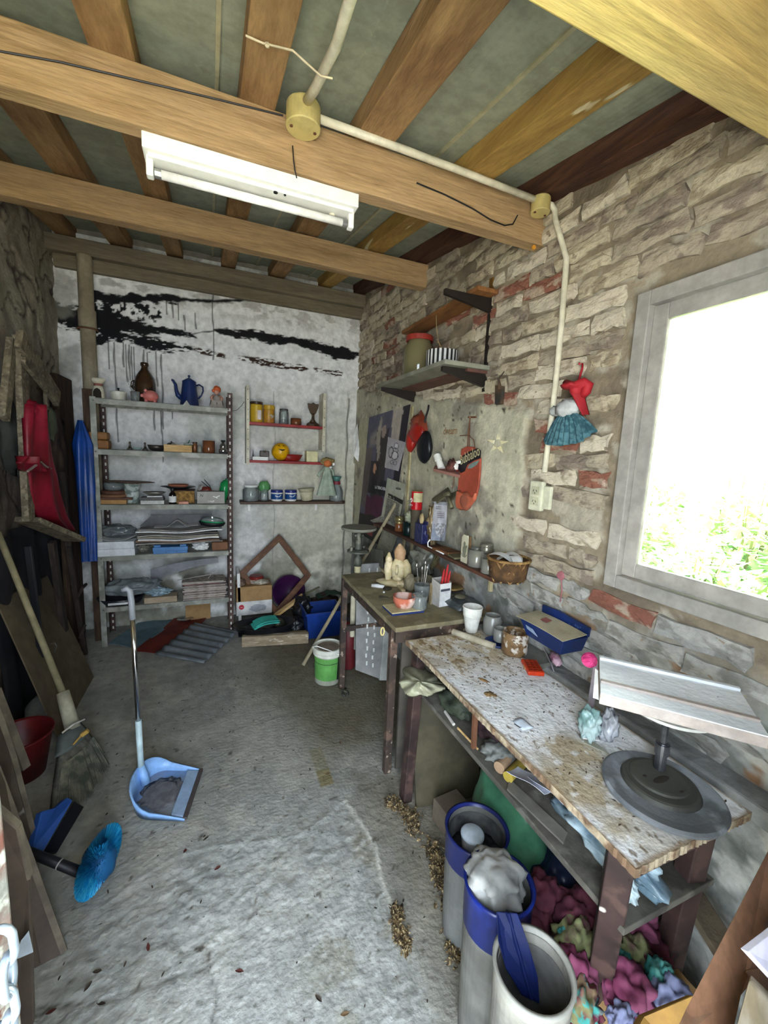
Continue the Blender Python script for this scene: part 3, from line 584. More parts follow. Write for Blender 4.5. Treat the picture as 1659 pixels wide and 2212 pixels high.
link('figure_leg', MB().obox((-.026, -.012, .033), (.036, .05, .045), (0, .2, .2)).obox((.026, -.012, .033), (.036, .05, .045), (0, -.2, -.2)).box(-.048, .048, -.04, .03, 0, .022), MATS['grey_stone_paint'], t, bev=.008)
link('figure_arm', MB().tube([(.022, -.01, .09), (.038, -.02, .075), (.03, -.035, .055)], .010, 8).tube([(-.022, -.01, .09), (-.038, -.02, .075), (-.03, -.035, .055)], .010, 8), mat('flesh_clay', '#b98a78', rough=.7), t, smooth=True)
link('figure_head', MB().ball((0, -.002, .120), (.020, .019, .020), sub=3), MATS['flesh_clay'], t, smooth=True)
link('orange_cap', MB().ball((.003, .004, .138), (.027, .024, .028), .25, 3, 1).ball((-.022, -.008, .128), (.012, .012, .012)), mat('orange_paint', '#b9552a', rough=.5), t, smooth=True)
# ---- second shelf
z = SZ[1]
t = solo('wooden_block', 'rounded brown wooden block at the left end of the second shelf', 'block', MB().box(-.062, .062, -.05, .05, 0, .062).box(-.058, .056, -.048, .05, .064, .118), mat('honey_wood', '#9b6b3a', '#84572c', scale=5, rough=.6), (sx(213, 955, 3.55)+.01, 3.54, z), bev=.012)
t = thing('horned_holder', 'dark metal stand with two upright horns and a pale glass dish', 'stand', (sx(297, 972, 3.53), 3.53, z))
STL = mat('dark_steel', '#5d574f', '#49433d', scale=8, rough=.4, metal=.6)
for s in (-1, 1): link('horn', MB().lathe([(.020, 0), (.022, .005), (.010, .018), (.006, .04), (.008, .055), (.003, .060), (0, .060)], 14, (s*.048, .01, 0)).tube([(s*.048, 0, .02), (s*.062, -.02, .005)], .005), STL, t, smooth=True)
link('glass_dish', MB().lathe([(.020, .004), (.034, .020), (.032, .022), (.018, .008)], 20), glassmat('aqua_glass', '#b4cfc8', .6), t, smooth=True); link('base_bar', MB().box(-.05, .05, 0, .02, .0, .004), STL, t)
t = thing('grey_bowl', 'dusty grey bowl with pewter rim on the second shelf', 'bowl', (sx(338, 975, 3.56), 3.58, z))
link('bowl_wall', MB().lathe([(.030, 0), (.050, .012), (.064, .044), (.060, .044), (.045, .014), (0, .010)], 28), STL, t, smooth=True)
link('bowl_foot', MB().lathe([(.028, 0), (.032, .003), (.028, .006), (0, .006)], 20), STL, t)
t = solo('wooden_box', 'plain pale wooden box lying on the second shelf', 'box', MB().box(-.094, .094, -.035, .035, 0, .052), WOODL, (sx(385, 972, 3.49), 3.50, z), bev=.002)
t = thing('steel_cloche', 'small domed steel lid with knob behind the pale wooden box', 'lid', (sx(370, 965, 3.58), 3.60, z))
link('lid_dome', MB().lathe([(.030, 0), (.034, .052), (.026, .062), (0, .070)], 20), STL, t, smooth=True); link('knob', MB().ball((0, 0, .073), .006), STL, t)
solo('knife', 'dark flat knife resting behind the pale wooden box', 'knife', MB().bar((-.04, 0, .0), (.05, .0, .003), .016, .004).bar((.05, 0, .003), (.11, 0, .008), .02, .008), STL, (sx(383, 962, 3.56), 3.56, z+.056))
t = thing('green_funnel', 'small green plastic funnel behind the pale wooden box', 'funnel', (sx(405, 962, 3.57), 3.58, z+.0))
GRN = mat('green_plastic', '#1f6b4c', rough=.4)
link('funnel_cone', MB().lathe([(.024, .0), (.022, .04), (.030, .058), (.026, .066), (.0, .066)], 20), GRN, t, smooth=True); link('funnel_spout', MB().cyl((0, 0, .06), (.016, 0, .092), .003, n=8), GRN, t)
def jar(name, label, loc, r, h, m, fill=None, fh=.5, lid=None, lh=.015, cat='jar', shoulder=True, neck=.85):
    t = thing(name, label, cat, loc)
    pr = [(r*.92, 0), (r, r*.12), (r, h*.78), (r*neck, h*.9), (r*neck, h)] if shoulder else [(r*.92, 0), (r, r*.1), (r, h)]
    link('jar_wall', MB().lathe(pr + [(pr[-1][0]-.003, h), (pr[-1][0]-.003, h*.88), (r-.004, h*.76) if shoulder else (r-.004, h*.5), (r-.004, .006), (0, .005)], 28), m, t, smooth=True)
    if fill: link('contents', MB().lathe([(r*.86, .007), (r*.90, .012), (r*.90, h*fh), (0, h*fh)], 20), fill, t)
    if lid: link('jar_lid', MB().lathe([(r*neck*1.08, h-.004), (r*neck*1.10, h-.002), (r*neck*1.10, h+lh-.004), (r*neck*1.03, h+lh), (0, h+lh)] if shoulder else [(r*1.06, h-lh*.6), (r*1.06, h+lh*.35), (r, h+lh*.4), (0, h+lh*.4)], 28), lid, t)
    return t
jar('spice_jar', 'small dark spice jar with brown lid on the second shelf', (sx(421, 975, 3.55), 3.56, z), .018, .07, GLASSB, mat('olive_fill', '#4a4a33'), .8, mat('brown_lid', '#4b3225', rough=.5), .01)
jar('pill_jar', 'short pale jar before the small dark spice jar', (sx(431, 978, 3.50), 3.50, z), .017, .052, GLASSD, mat('pale_fill', '#b8bdb8'), .8)
jar('amber_jar', 'wide amber glass jar near the right end of the second shelf', (sx(451, 972, 3.53), 3.535, z), .045, .095, GLASSB, mat('brown_fill', '#3f2418'), .35, shoulder=False)
t = thing('steel_flask', 'small shiny steel flask with dark stopper at the right end of the second shelf', 'flask', (sx(482, 974, 3.52), 3.52, z))
SHINY = mat('polished_steel', '#b9b8b4', rough=.15, metal=.9)
link('flask_body', MB().lathe([(.030, 0), (.032, .03), (.024, .040), (.026, .055), (.022, .070), (.012, .080), (.012, .092), (0, .092)], 24), SHINY, t, smooth=True)
link('stopper', MB().lathe([(.014, .092), (.016, .095), (.016, .104), (0, .105)], 16), DARKM, t)
# ---- third shelf
z = SZ[2]
BX = [mat('brown_box_a', '#6f4a35', '#5c3c2c', scale=6), mat('brown_box_b', '#7d583f', rough=.8), CARD, mat('tan_box', '#a9804f', rough=.8)]
xs = sx(246, 1080, 3.55); zz = z
for i, (w, h, m, dx, lab) in enumerate(((.20, .030, BX[3], -.01, 'tan cardboard box at the bottom of the left stack on the third shelf'), (.23, .016, BX[0], .012, 'dark brown tray on the tan box'), (.20, .020, BX[1], .0, 'brown lidded tin second from the top of the left stack'), (.17, .024, BX[0], .005, 'reddish brown box on top of the left stack'))):
    if i in (0, 1): solo('stacked_box', lab, 'box', MB().box(-w/2, w/2, -.08, .08, 0, h), m, (xs+dx, 3.555, zz), bev=.002)
    else: solo('round_tin', lab, 'tin', MB().lathe([(w*.48, 0), (w*.5, .004), (w*.5, h*.7), (w*.46, h), (0, h)], 32), m, (xs+dx, 3.57, zz))
    zz += h+.0005
t = thing('glass_bowl', 'large clear glass bowl stacked on the left boxes of the third shelf', 'bowl', (xs-.002, 3.57, zz)); link('bowl_wall', MB().lathe([(.045, 0), (.058, .01), (.064, .052), (.061, .052), (.055, .012), (0, .006)], 32), GLASS, t, smooth=True)
link('bowl_rim', MB().tube([(.0625*math.cos(i*PI/16), .0625*math.sin(i*PI/16), .052) for i in range(32)], .002, 6, closed=True), GLASS, t, smooth=True)
solo('oval_board', 'long oval dark wooden platter balanced over the cup and bowl', 'platter', MB().ball((0, 0, 0), (.165, .09, .007), sub=4), mat('platter_wood', '#6b4c33', '#54392a', scale=5, rough=.5, stretch=(1,6,6)), (sx(280, 1029, 3.58), 3.58, z+.155), (0, .03, .1), smooth=True)
t = thing('patterned_cup', 'tall pale cup painted with grey figures on the third shelf', 'cup', (sx(286, 1082, 3.54), 3.55, z))
link('cup_wall', MB().lathe([(.036, 0), (.040, .004), (.054, .140), (.050, .140), (.036, .01), (0, .008)], 32), mat('figured_glaze', '#bcc5be', '#77867f', scale=24, rough=.35, mid=(.5,.56)), t, smooth=True)
link('cup_rim', MB().tube([(.052*math.cos(i*PI/16), .052*math.sin(i*PI/16), .140) for i in range(32)], .002, 6, closed=True), CER, t)
solo('book', 'dark grey book under the pewter dish, lowest on the third shelf', 'book', MB().box(-.076, .076, -.055, .055, 0, .026), mat('white_pages', '#cfcfc9', '#b9b9b2', scale=30, rough=.8), (sx(330, 1085, 3.51), 3.52, z), .05, group='books under the pewter dish')
solo('book', 'grey clothbound book on the lowest book', 'book', MB().box(-.078, .078, -.058, .058, 0, .004).box(-.074, .074, -.054, .054, .004, .022), mat('grey_cover', '#5d5b58', rough=.7), (sx(330, 1080, 3.51), 3.52, z+.027), .0, group='books under the pewter dish')
solo('book', 'thin pale booklet on top of the small book pile', 'book', MB().box(-.05, .05, -.045, .045, 0, .008), PAPER, (sx(333, 1068, 3.52)+.005, 3.52, z+.051), .08, group='books under the pewter dish')
t = thing('pewter_dish', 'shallow oval pewter dish on top of the small book pile', 'dish', (sx(334, 1060, 3.53), 3.52, z+.060)); link('dish_wall', MB().lathe([(.030, 0), (.055, .010), (.080, .026), (.077, .027), (.05, .012), (0, .006)], 32, sq=.6), mat('pewter', '#8f8a80', '#75706a', scale=10, rough=.35, metal=.5), t, smooth=True)
link('dish_contents', MB().ball((0, 0, .016), (.05, .03, .006), .2, 6, 1, 2), PAPERG, t)
t = thing('ink_bottle', 'dark glass bottle with white label in the middle of the third shelf', 'bottle', (sx(373, 1085, 3.475), 3.48, z))
link('bottle_body', MB().lathe([(.024, 0), (.026, .004), (.026, .065), (.022, .078), (.012, .09), (.011, .10), (0, .10)], 24), mat('dark_bottle', '#1d1613', rough=.12, coat=.5), t, smooth=True)
link('bottle_cap', MB().lathe([(.013, .098), (.014, .10), (.013, .118), (0, .12)], 18), DARKM, t)
link('bottle_label', MB().lathe([(.0266, .014), (.0268, .018), (.0268, .058), (.0266, .06)], 24), PAPER, t, smooth=True)
t = thing('wicker_basket', 'small golden wicker basket beside the dark labelled bottle', 'basket', (sx(397, 1083, 3.55), 3.56, z))
WICK = mat('golden_wicker', '#b08a4a', '#7a5a2c', scale=40, rough=.7, bump=.6, bscale=60)
link('basket_side', MB().box(-.075, .075, -.05, .05, 0, .095), WICK, t, bev=.004)
mb = MB()
for k in range(8): mb.tube([(-.077, -.052, .006+k*.012), (.077, -.052, .006+k*.012)], .004, 6)
link('weaver', mb, WICK, t); link('basket_rim', MB().box(-.08, .08, -.056, .056, .092, .102), mat('dark_wicker', '#4b3020', '#2f1f16', scale=30), t, bev=.004)
solo('pink_eraser_box', 'small pink box on the shelf edge before the wicker basket', 'box', MB().box(-.035, .035, -.02, .02, 0, .02), mat('salmon_card', '#c9907c', rough=.8), (sx(397, 1090, 3.475), 3.478, z), bev=.002)
t = thing('earthen_plate', 'terracotta dish in a black rimmed pan on top of the wicker basket', 'plate', (sx(385, 1045, 3.56), 3.57, z+.104)); link('pan', MB().lathe([(.055, 0), (.085, .012), (.125, .020), (.120, .022), (.05, .008), (0, .006)], 32, sq=.7), DARKM, t, smooth=True)
link('terracotta_dish', MB().lathe([(.05, .01), (.075, .036), (.070, .038), (.045, .016), (0, .012)], 32, sq=.8), TERRA, t, smooth=True)
t = thing('printed_box', 'silver grey box printed with letters at the right of the third shelf', 'box', (sx(456, 1083, 3.50), 3.50, z+.004))
SILV = mat('silver_card', '#9c9892', '#8a867f', scale=4, rough=.5)
link('box_body', MB().box(-.098, .098, -.045, .045, 0, .092), SILV, t, bev=.001)
WI = mat('white_ink', '#e8e8e4', rough=.6); BI = mat('black_ink', '#1f1d1c', rough=.6)
link('print_swirl', MB().obox((.03, -.0456, .05), (.035, .0008, .006), (0, .4, 0)).obox((.05, -.0456, .056), (.03, .0008, .005), (0, -.4, 0)), WI, t)
text('lettering', 'CALIP', .018, WI, t, Matrix.Translation((.0, -.0458, .012)) @ Matrix.Rotation(PI/2, 4, 'X')); text('lettering', 'N', .03, BI, t, Matrix.Translation((-.068, -.0458, .052)) @ Matrix.Rotation(PI/2, 4, 'X'), .2)
t = thing('tongs', 'black tongs and red packet sticking up behind the silver printed box', 'tongs', (sx(450, 1050, 3.60), 3.60, z))
link('tong_arm', MB().tube([(.04, 0, .03), (.0, 0, .12), (-.05, 0, .165)], .003, 6).tube([(.045, 0, .03), (.01, 0, .13), (-.03, 0, .18)], .003, 6), DARKM, t); link('red_packet', MB().ball((-.02, -.01, .07), (.05, .03, .055), .3, 3, 4), mat('dull_red_plastic', '#7c3428', rough=.4), t, smooth=True); link('pale_packet', MB().ball((-.055, .0, .08), (.025, .02, .055), .3, 4, 3), PAPERG, t, smooth=True)
t = thing('green_bottle', 'bright green plastic bottle lying tilted at the right end of the third shelf', 'bottle', (sx(484, 1060, 3.57), 3.58, z))
link('bottle_body', MB().tube([(-.02, 0, .0), (-.01, 0, .05), (.004, 0, .10), (.012, 0, .15), (.02, 0, .175)], [.03, .036, .04, .038, .02], 16), mat('bright_green_plastic', '#1f8a4a', rough=.2), t, smooth=True); link('bottle_cap', MB().cyl((.02, 0, .172), (.026, 0, .188), .014, n=14), GRN, t)
# ---- fourth shelf
z = SZ[3]
for k in range(2): solo('white_box', ['flat white box lying on the left of the fourth shelf', 'upper flat white box of the pair on the fourth shelf'][k], 'box', MB().box(-.125+.003*k, .125-.003*k, -.075, .075, 0, .052), mat('white_card', '#d9dde0', rough=.6), (sx(251, 1195, 3.50)+.005, 3.505, z+.053*k), bev=.002)
def crumple(name, label, cat, loc, r, m, amp=.35, freq=2.2, seed=1, rot=0, sub=4, group=None, flat=None):
    return solo(name, label, cat, MB().ball((0, 0, 0), r, amp, freq, seed, sub, flat), m, loc, rot, group, smooth=True)
PLAS = mat('grey_plastic_bag', '#7d8180', '#63686a', scale=6, rough=.3, bump=.4, bscale=18)
PLASD = mat('dark_plastic_bag', '#2b2d33', '#1d1e23', scale=6, rough=.3, bump=.4, bscale=18)
crumple('plastic_bag', 'crumpled dark grey plastic bag on the flat white boxes', 'bag', (sx(255, 1145, 3.54), 3.545, z+.162), (.12, .07, .05), PLAS, .3, 2.6, 3, flat=-.054)
solo('folded_sheet', 'loose white sheet curling out under the dark grey bag', 'paper', MB().grid(lambda u, v: (-.13+.26*u, -.075+.12*v, .004+.035*(u-.5)**2*4), 10, 3, thick=(0, 0, .002)), PAPER, (sx(253, 1160, 3.5), 3.50, z+.108))
xs = sx(392, 1160, 3.52)
names = ['bottom', 'second', 'third', 'fourth', 'fifth', 'sixth', 'seventh', 'eighth']
zz = z+.072; rp = random.Random(2); PM = [PAPERG, mat('brownish_paper', '#8a6f5c', rough=.8), PAPER, mat('cream_paper', '#c8bfa8', rough=.8), PAPERG, mat('dark_paper', '#55504b'), PAPER, PAPERG]
for k in range(8):
    w = .26+rp.random()*.04; a = rp.uniform(-.05, .05); amp = .008*rp.random(); h = .004+.006*rp.random(); ph = rp.random()*3
    solo('paper_sheaf', 'sheaf of papers, %s of the sheaves on the fourth shelf' % names[k], 'papers', MB().grid(lambda u, v: (-w+2*w*u, -.07+.14*v, amp*math.sin(u*5+ph)+.004*math.sin(u*9)), 16, 2, thick=(0, 0, h)), PM[k], (xs+rp.uniform(-.015, .0), 3.525, zz), a, 'sheaves of paper on the fourth shelf')
    zz += h+.007
solo('folded_paper', 'white paper folded into a peak on the paper sheaves', 'paper', MB().grid(lambda u, v: (-.13+.30*u, -.05+.1*v, (.004 if u < .3 else .06*(1-abs(u-.52)/.25) if u < .77 else .012)+.004), 20, 2, thick=(0, 0, .0015)), PAPER, (xs-.05, 3.50, zz+.004), .05)
solo('cardboard_sheet', 'grey cardboard sheet standing behind the paper sheaves', 'cardboard', MB().box(-.22, .22, -.003, .003, 0, .09).add([(-.30, .0, 0), (-.22, 0, 0), (-.22, 0, .08)], [(0, 1, 2)]), mat('grey_board', '#6f6f70', '#5e5e60', scale=3), (xs, 3.67, zz-.01), (.1, 0, 0))
t = thing('blue_tray_box', 'bright blue plastic box protruding from the fourth shelf', 'box', (sx(369, 1195, 3.45), 3.475, z+.001))
PBL = mat('mid_blue_plastic', '#4a7fb8', '#3f72a8', scale=5, rough=.45)
link('box_front', MB().box(-.115, .115, -.045, .06, .0, .048), PBL, t, bev=.003); link('box_lip', MB().box(-.118, .118, -.05, -.042, .022, .052), PBL, t, bev=.002)
for a in (-.09, .085): link('corner_post', MB().box(a-.022, a+.022, -.03, .0, .048, .064), PBL, t, bev=.002)
link('rivet', MB().cyl((-.03, -.051, .014), (-.03, -.045, .014), .003, n=8).cyl((.04, -.051, .014), (.04, -.045, .014), .003, n=8), DARKM, t)
crumple('plastic_bag', 'small clear plastic bag between the white boxes and the blue box', 'bag', (sx(308, 1190, 3.50), 3.53, z+.034), (.04, .05, .032), GLASSD, .3, 3, 5, flat=-.032)
crumple('paper_bag', 'torn white paper bag to the right of the blue box', 'bag', (sx(433, 1186, 3.50), 3.51, z+.033), (.055, .05, .030), PAPER, .5, 3, 9, flat=-.031)
solo('brown_parcel', 'brown paper parcel at the right end of the fourth shelf', 'parcel', MB().box(-.06, .06, -.06, .06, 0, .066), BX[1], (sx(475, 1186, 3.52), 3.53, z), bev=.01)
t = thing('plastic_tray', 'green plastic food tray with clear lid on the paper sheaves', 'tray', (sx(458, 1122, 3.53), 3.53, zz+.014)); t.rotation_euler = (0, .09, -.05)
link('black_bowl', MB().lathe([(.05, -.014), (.085, -.006), (.10, .018), (.096, .02), (.05, .0), (0, -.01)], 28, sq=.6), DARKM, t, smooth=True)
link('tray_wall', MB().lathe([(.05, 0), (.075, .006), (.088, .026), (.095, .028), (.084, .029), (.07, .010), (0, .006)], 28, sq=.6), mat('mint_green_plastic', '#2fae6c', rough=.3), t, smooth=True); link('clear_lid', MB().lathe([(.085, .029), (.08, .045), (.05, .058), (0, .060)], 28, sq=.6), GLASS, t, smooth=True)
# ---- fifth shelf
z = SZ[4]
t = thing('dark_basin', 'dark plastic basin with white sticker under the grey bag on the lowest shelf', 'basin', (sx(262, 1310, 3.52), 3.52, z)); link('basin_wall', MB().lathe([(.09, 0), (.13, .01), (.155, .055), (.15, .056), (.12, .014), (0, .01)], 32, sq=.7), PLASD, t, smooth=True)
link('sticker', MB().box(-.062, .062, -.1105, -.106, .026, .042), PAPER, t)
crumple('plastic_bag', 'big crumpled translucent grey plastic bag on the lowest shelf', 'bag', (sx(285, 1268, 3.54), 3.56, z+.112), (.19, .10, .060), mat('milky_bag', '#8d9495', '#6f7678', scale=6, rough=.25, bump=.5, bscale=14), .32, 2.4, 7)
crumple('plastic_bag', 'pale blue crumpled plastic bag to the right on the lowest shelf', 'bag', (sx(340, 1278, 3.50), 3.51, z+.075), (.085, .045, .032), mat('ice_blue_bag', '#9cb3bd', '#7f959f', scale=6, rough=.3), .55, 2.5, 12, flat=-.026)
solo('wooden_crate_box', 'low pale wooden box in the middle of the lowest shelf', 'box', MB().box(-.112, .112, -.05, .05, 0, .046), mat('pale_box_wood', '#b3a189', '#a08d74', scale=5, stretch=(1,6,6)), (sx(348, 1300, 3.47), 3.505, z), bev=.003)
ORD = 'first second third fourth fifth sixth seventh eighth ninth tenth eleventh twelfth thirteenth fourteenth fifteenth sixteenth seventeenth'.split()
zz = z; rp = random.Random(4)
MG = [mat('magazine_pages', '#b9afa4', '#8d8278', scale=40, rough=.7, stretch=(1,1,10)), mat('magazine_pages_dark', '#8a7f78', '#5b4c48', scale=40, rough=.7, stretch=(1,1,10)), mat('magazine_cover_red', '#6e3338', '#3b2a2a', scale=10, rough=.4)]
for k in range(17):
    h = .006+.004*rp.random(); w = .150+.012*rp.random()
    solo('magazine', '%s magazine from the bottom in the flat stack on the lowest shelf' % ORD[k], 'magazine', MB().box(-w, w, -.085, .085, 0, h), MG[2] if k in (14,) else MG[k % 2 if k % 3 else 0], (sx(443, 1290, 3.53)+rp.uniform(-.012, .012), 3.54, zz), rp.uniform(-.06, .06), 'magazines stacked on the lowest shelf'); zz += h+.0006
solo('cardboard_roll', 'grey cardboard sheet leaning from the stack up to the fourth shelf', 'cardboard', MB().grid(lambda u, v: (-.24+.50*u, .06+.03*math.sin(u*3), -.03+.17*u*(1-.25*u)+.10*v-.06*v*u), 14, 4, thick=(0, .003, 0)), mat('grey_board_b', '#8c8c90', '#75757a', scale=3, rough=.7), (sx(400, 1230, 3.62)-.01, 3.60, z+.14))
solo('spectacle_wire', 'thin pale stick poking out of the magazine stack', 'stick', MB().cyl((-.12, 0, 0), (.12, 0, .03), .003, n=6).cyl((.10, 0, 0), (.15, 0, .06), .002, n=6), PAPERG, (sx(420, 1240, 3.52), 3.50, zz+.010))
# ---- under the unit
solo('cardboard_patch', 'upright square of brown cardboard against the wall beneath the lowest shelf', 'cardboard', MB().box(-.098, .098, -.004, .004, 0, .25), CARD, (sx(428, 1330, 3.76), 3.77, .012), (-.04, 0, 0))
def mats(name, label, pts, h, m, wav=0, cat='mat'):
    P = [on_z(x, y, 0) for x, y in pts]
    def f(u, v):
        p = (P[0]*(1-u)+P[1]*u)*(1-v) + (P[3]*(1-u)+P[2]*u)*v
        return (p.x, p.y, h + .012 + (wav*math.sin(u*2*PI*6) if wav else .004*math.sin(u*9+v*5)))
    return solo(name, label, cat, MB().grid(f, 60 if wav else 12, 10, thick=(0, 0, .004)), m, smooth=bool(wav))
mats('red_mat', 'dark red mat lying between the blue sheet and the corrugated sheet', [(290, 1412), (390, 1330), (450, 1335), (370, 1420)], .004, mat('red_rubber', '#7a2f26', '#64261f', scale=6, rough=.6))
mats('blue_sheet', 'pale blue plastic sheet on the floor by the left feet of the shelves', [(235, 1395), (330, 1325), (395, 1335), (300, 1405)], .002, mat('faded_blue_plastic', '#6f8a94', '#5d7680', scale=5, rough=.6))
mats('corrugated_sheet', 'grey corrugated sheet lying on the floor before the metal shelves', [(335, 1422), (420, 1352), (515, 1372), (440, 1442)], .018, mat('grey_corrugated', '#7f8589', '#6c7276', scale=4, rough=.5), .007, 'sheet')
t = thing('foil_tray', 'small shiny foil tray on the red mat under the metal shelves', 'tray', on_z(400, 1340, .03)); link('tray_wall', MB().lathe([(.04, 0), (.06, .014), (.066, .015), (.058, .012), (.038, .003), (0, .003)], 24, sq=.6), SHINY, t, smooth=True)
# ---- dark junk posts and blue cloth at the left of the unit
DK = mat('dark_old_timber', '#3a2f28', '#2b231f', scale=6, rough=.85, bump=.4, stretch=(5,5,1))
solo('timber_post', 'dark brown timber post in the back left corner behind the shelves', 'post', MB().box(-.035, .035, -.03, .03, 0, 1.86), mat('brown_timber', '#4d3a2b', '#3c2c22', scale=6, rough=.85, bump=.4, stretch=(5,5,1)), (-.79, 3.60, 0), bev=.004)
solo('timber_board', 'wide dark board standing against the left wall behind the red coat', 'board', MB().box(-.02, .02, -.16, .16, 0, 1.93), MATS['brown_timber'], (-.945, 3.60, 0), (0, .0, 0), bev=.006)
cl = on_y(182, 1080, 3.42)
def blue(u, v):
    a = 2*PI*u; f = 1+.25*math.sin(a*3+v*3)+.12*math.sin(a*7+v*5); r = .012+.040*min(1, v*6)*(1-.25*v)
    return (r*f*math.cos(a)+.012*v, r*f*.8*math.sin(a), .50-.97*v - .0)
solo('blue_tarpaulin', 'bright blue tarpaulin hanging down the left side of the metal shelves', 'tarpaulin', MB().grid(blue, 40, 24), mat('blue_tarp', '#1a4593', '#143468', scale=4, rough=.35), (cl.x+.0, 3.42, cl.z+.04), smooth=True)

solo('shade_sheet', 'added black sheet standing in for shade low on the left wall', 'cloth', MB().grid(lambda u, v: (-.955+.02*math.sin(u*19)+.01*math.sin(v*7+u*9), 2.45+1.12*u, .02+1.0*v), 40, 8, thick=(-.004, 0, 0)), mat('shade_black', '#17161a', '#211f22', scale=6, rough=.9), smooth=True)  # black sheet added to act as the deep shade behind the posts
# ================================================================ RED SHELF UNIT ON THE BACK WALL
REDP = mat('red_shelf_paint', '#9c2a2a', '#8a2323', scale=6, rough=.5)
CREAM = mat('cream_enamel', '#cfc9b4', '#bdb69e', scale=8, rough=.5)
YS0, YS1 = 3.66, 3.80
ru = thing('red_wall_shelf', 'small wall shelf with two red boards between perforated cream uprights', 'shelf', (0, 0, 0))
for x0, z0, z1 in ((.285, 1.362, 2.005), (.925, 1.50, 2.0)):
    p = link('upright', MB().box(x0-.011, x0+.012, YS0-.002, YS0+.001, z0, z1).box(x0-.013, x0-.010, YS0, YS1+.015, z0+.01, z1).box(x0+.008, x0+.011, YS0, YS0+.02, z0, z1), CREAM, ru)
    hb = MB()
    for k in range(int((z1-z0)/.08)): hb.cyl((x0, YS0-.0035, z0+.05+k*.08), (x0, YS0-.002, z0+.05+k*.08), .0035, n=8)
    link('screw_hole', hb, DARKM, p)
for zt in (1.715, 1.402): link('red_board', MB().box(.290, .895+.03, YS0+.002, YS1, zt-.022, zt), REDP, ru, bev=.001)
R1, R2, R3 = 1.716, 1.403, 1.052
def rx(px, py, Y=3.72): return on_y(px, py, Y).x
YEL = mat('yellow_label', '#c9a52c', '#b8952a', scale=9, rough=.4); BRL = mat('brown_lid', '')
t = jar('cocoa_jar', 'tall yellow labelled jar with dark brown lid on the upper red shelf', (rx(554, 900), 3.72, R1), .050, .150, YEL, None, .5, mat('choc_lid', '#3b2519', rough=.4), .018, neck=.96); link('white_label', MB().lathe([(.0506, .02), (.0512, .022), (.0512, .095), (.0506, .097)], 28), YEL, t)
link('label_patch', MB().box(-.002, .036, -.0515, -.030, .02, .10), mat('pinkish_label', '#d5c7c4', rough=.5), t, bev=.006)
t = jar('cocoa_jar', 'shorter yellow jar with yellow lid on the upper red shelf', (rx(581, 900), 3.72, R1), .045, .118, mat('amber_label', '#b98a2c', '#a06a2a', scale=14, rough=.4), None, .5, mat('yellow_lid', '#c29a2a', rough=.4), .030, neck=.98); link('label_drawing', MB().obox((.018, -.0455, .06), (.03, .004, .012), (0, .5, 0)).obox((.02, -.0452, .045), (.02, .004, .008), (0, -.4, 0)), PAPERG, t, bev=.002)
jar('glass_jar', 'clear glass jar with dark lid and dark red residue on the upper red shelf', (rx(613, 902), 3.72, R1), .039, .118, GLASS, mat('dark_red_fill', '#2e1216'), .32, mat('grey_lid', '#4b4644', rough=.4), .010)
jar('candle_glass', 'short amber candle glass on the upper red shelf', (rx(639, 905), 3.71, R1), .046, .056, GLASSB, mat('wax', '#a9764d'), .5, shoulder=False)
t = thing('trophy', 'brown trophy with shield shaped top on the upper red shelf', 'trophy', (rx(676, 905, 3.72), 3.72, R1)); TR = mat('brown_bronze', '#4f3b26', '#3e2e1e', scale=8, rough=.45)
link('trophy_base', MB().lathe([(.058, 0), (.056, .018), (.040, .030), (0, .030)], 8), TR, t); link('trophy_stem', MB().lathe([(.034, .03), (.014, .06), (.011, .09), (.016, .11), (0, .11)], 16), TR, t, smooth=True)
link('trophy_shield', MB().slab([(0, -.006, .085), (.026, -.006, .115), (.045, -.006, .16), (.050, -.006, .195), (.022, -.006, .192), (0, -.006, .205), (-.022, -.006, .192), (-.050, -.006, .195), (-.045, -.006, .16), (-.026, -.006, .115)], (0, .014, 0)), TR, t, bev=.002)
t = thing('white_case', 'slim white case on the left of the lower red shelf', 'case', (rx(562, 988, 3.69), 3.70, R2)); link('case_body', MB().box(-.064, .064, -.03, .03, 0, .028), WHITE, t, bev=.002); link('case_seam', MB().box(-.065, .065, -.031, -.03, .013, .015), PAPERG, t)
t = thing('grey_camera', 'small dark grey gadget on the slim white case', 'gadget', (rx(571, 975, 3.72), 3.715, R2+.029)); link('gadget_body', MB().box(-.038, .038, -.02, .025, 0, .050), mat('grey_gadget', '#5b504b', rough=.5), t, bev=.006); link('gadget_lens', MB().cyl((0, -.02, .04), (0, -.026, .055), .014, n=14).box(-.012, .012, -.01, .01, .05, .062), SHINY, t)
solo('spike', 'thin black spike standing on the lower red shelf by the upright', 'spike', MB().lathe([(.016, 0), (.008, .008), (.003, .05), (.0005, .09)], 10), DARKM, (rx(547, 990, 3.73), 3.75, R2))
t = thing('smiley_ball', 'yellow ball with a printed laughing face on the lower red shelf', 'ball', (rx(605, 958, 3.72)+.004, 3.715, R2+.078))
link('ball_skin', MB().ball((0, 0, 0), .076, sub=4), mat('yellow_ball', '#e0a812', rough=.35), t, smooth=True)
def onball(a, b, r=.0765): return Vector((r*math.sin(a)*math.cos(b), -r*math.cos(a)*math.cos(b), r*math.sin(b)))
mb = MB(); up_ = [onball(-.42+.09*i, .30-.03*math.sin(i/10*PI)) for i in range(11)]; lo_ = [onball(-.42+.09*i, .30-.20*math.sin(i/10*PI)) for i in range(11)]
for i in range(10): mb.add([up_[i], up_[i+1], lo_[i+1], lo_[i]], [(0, 1, 2, 3)])
link('mouth', mb, BI, t)
for a in (-.38, .30): link('eye', MB().tube([onball(a+.13*(i-3)/3, .66+.09*math.sin(i/6*PI)) for i in range(7)], .0025, 6), BI, t)
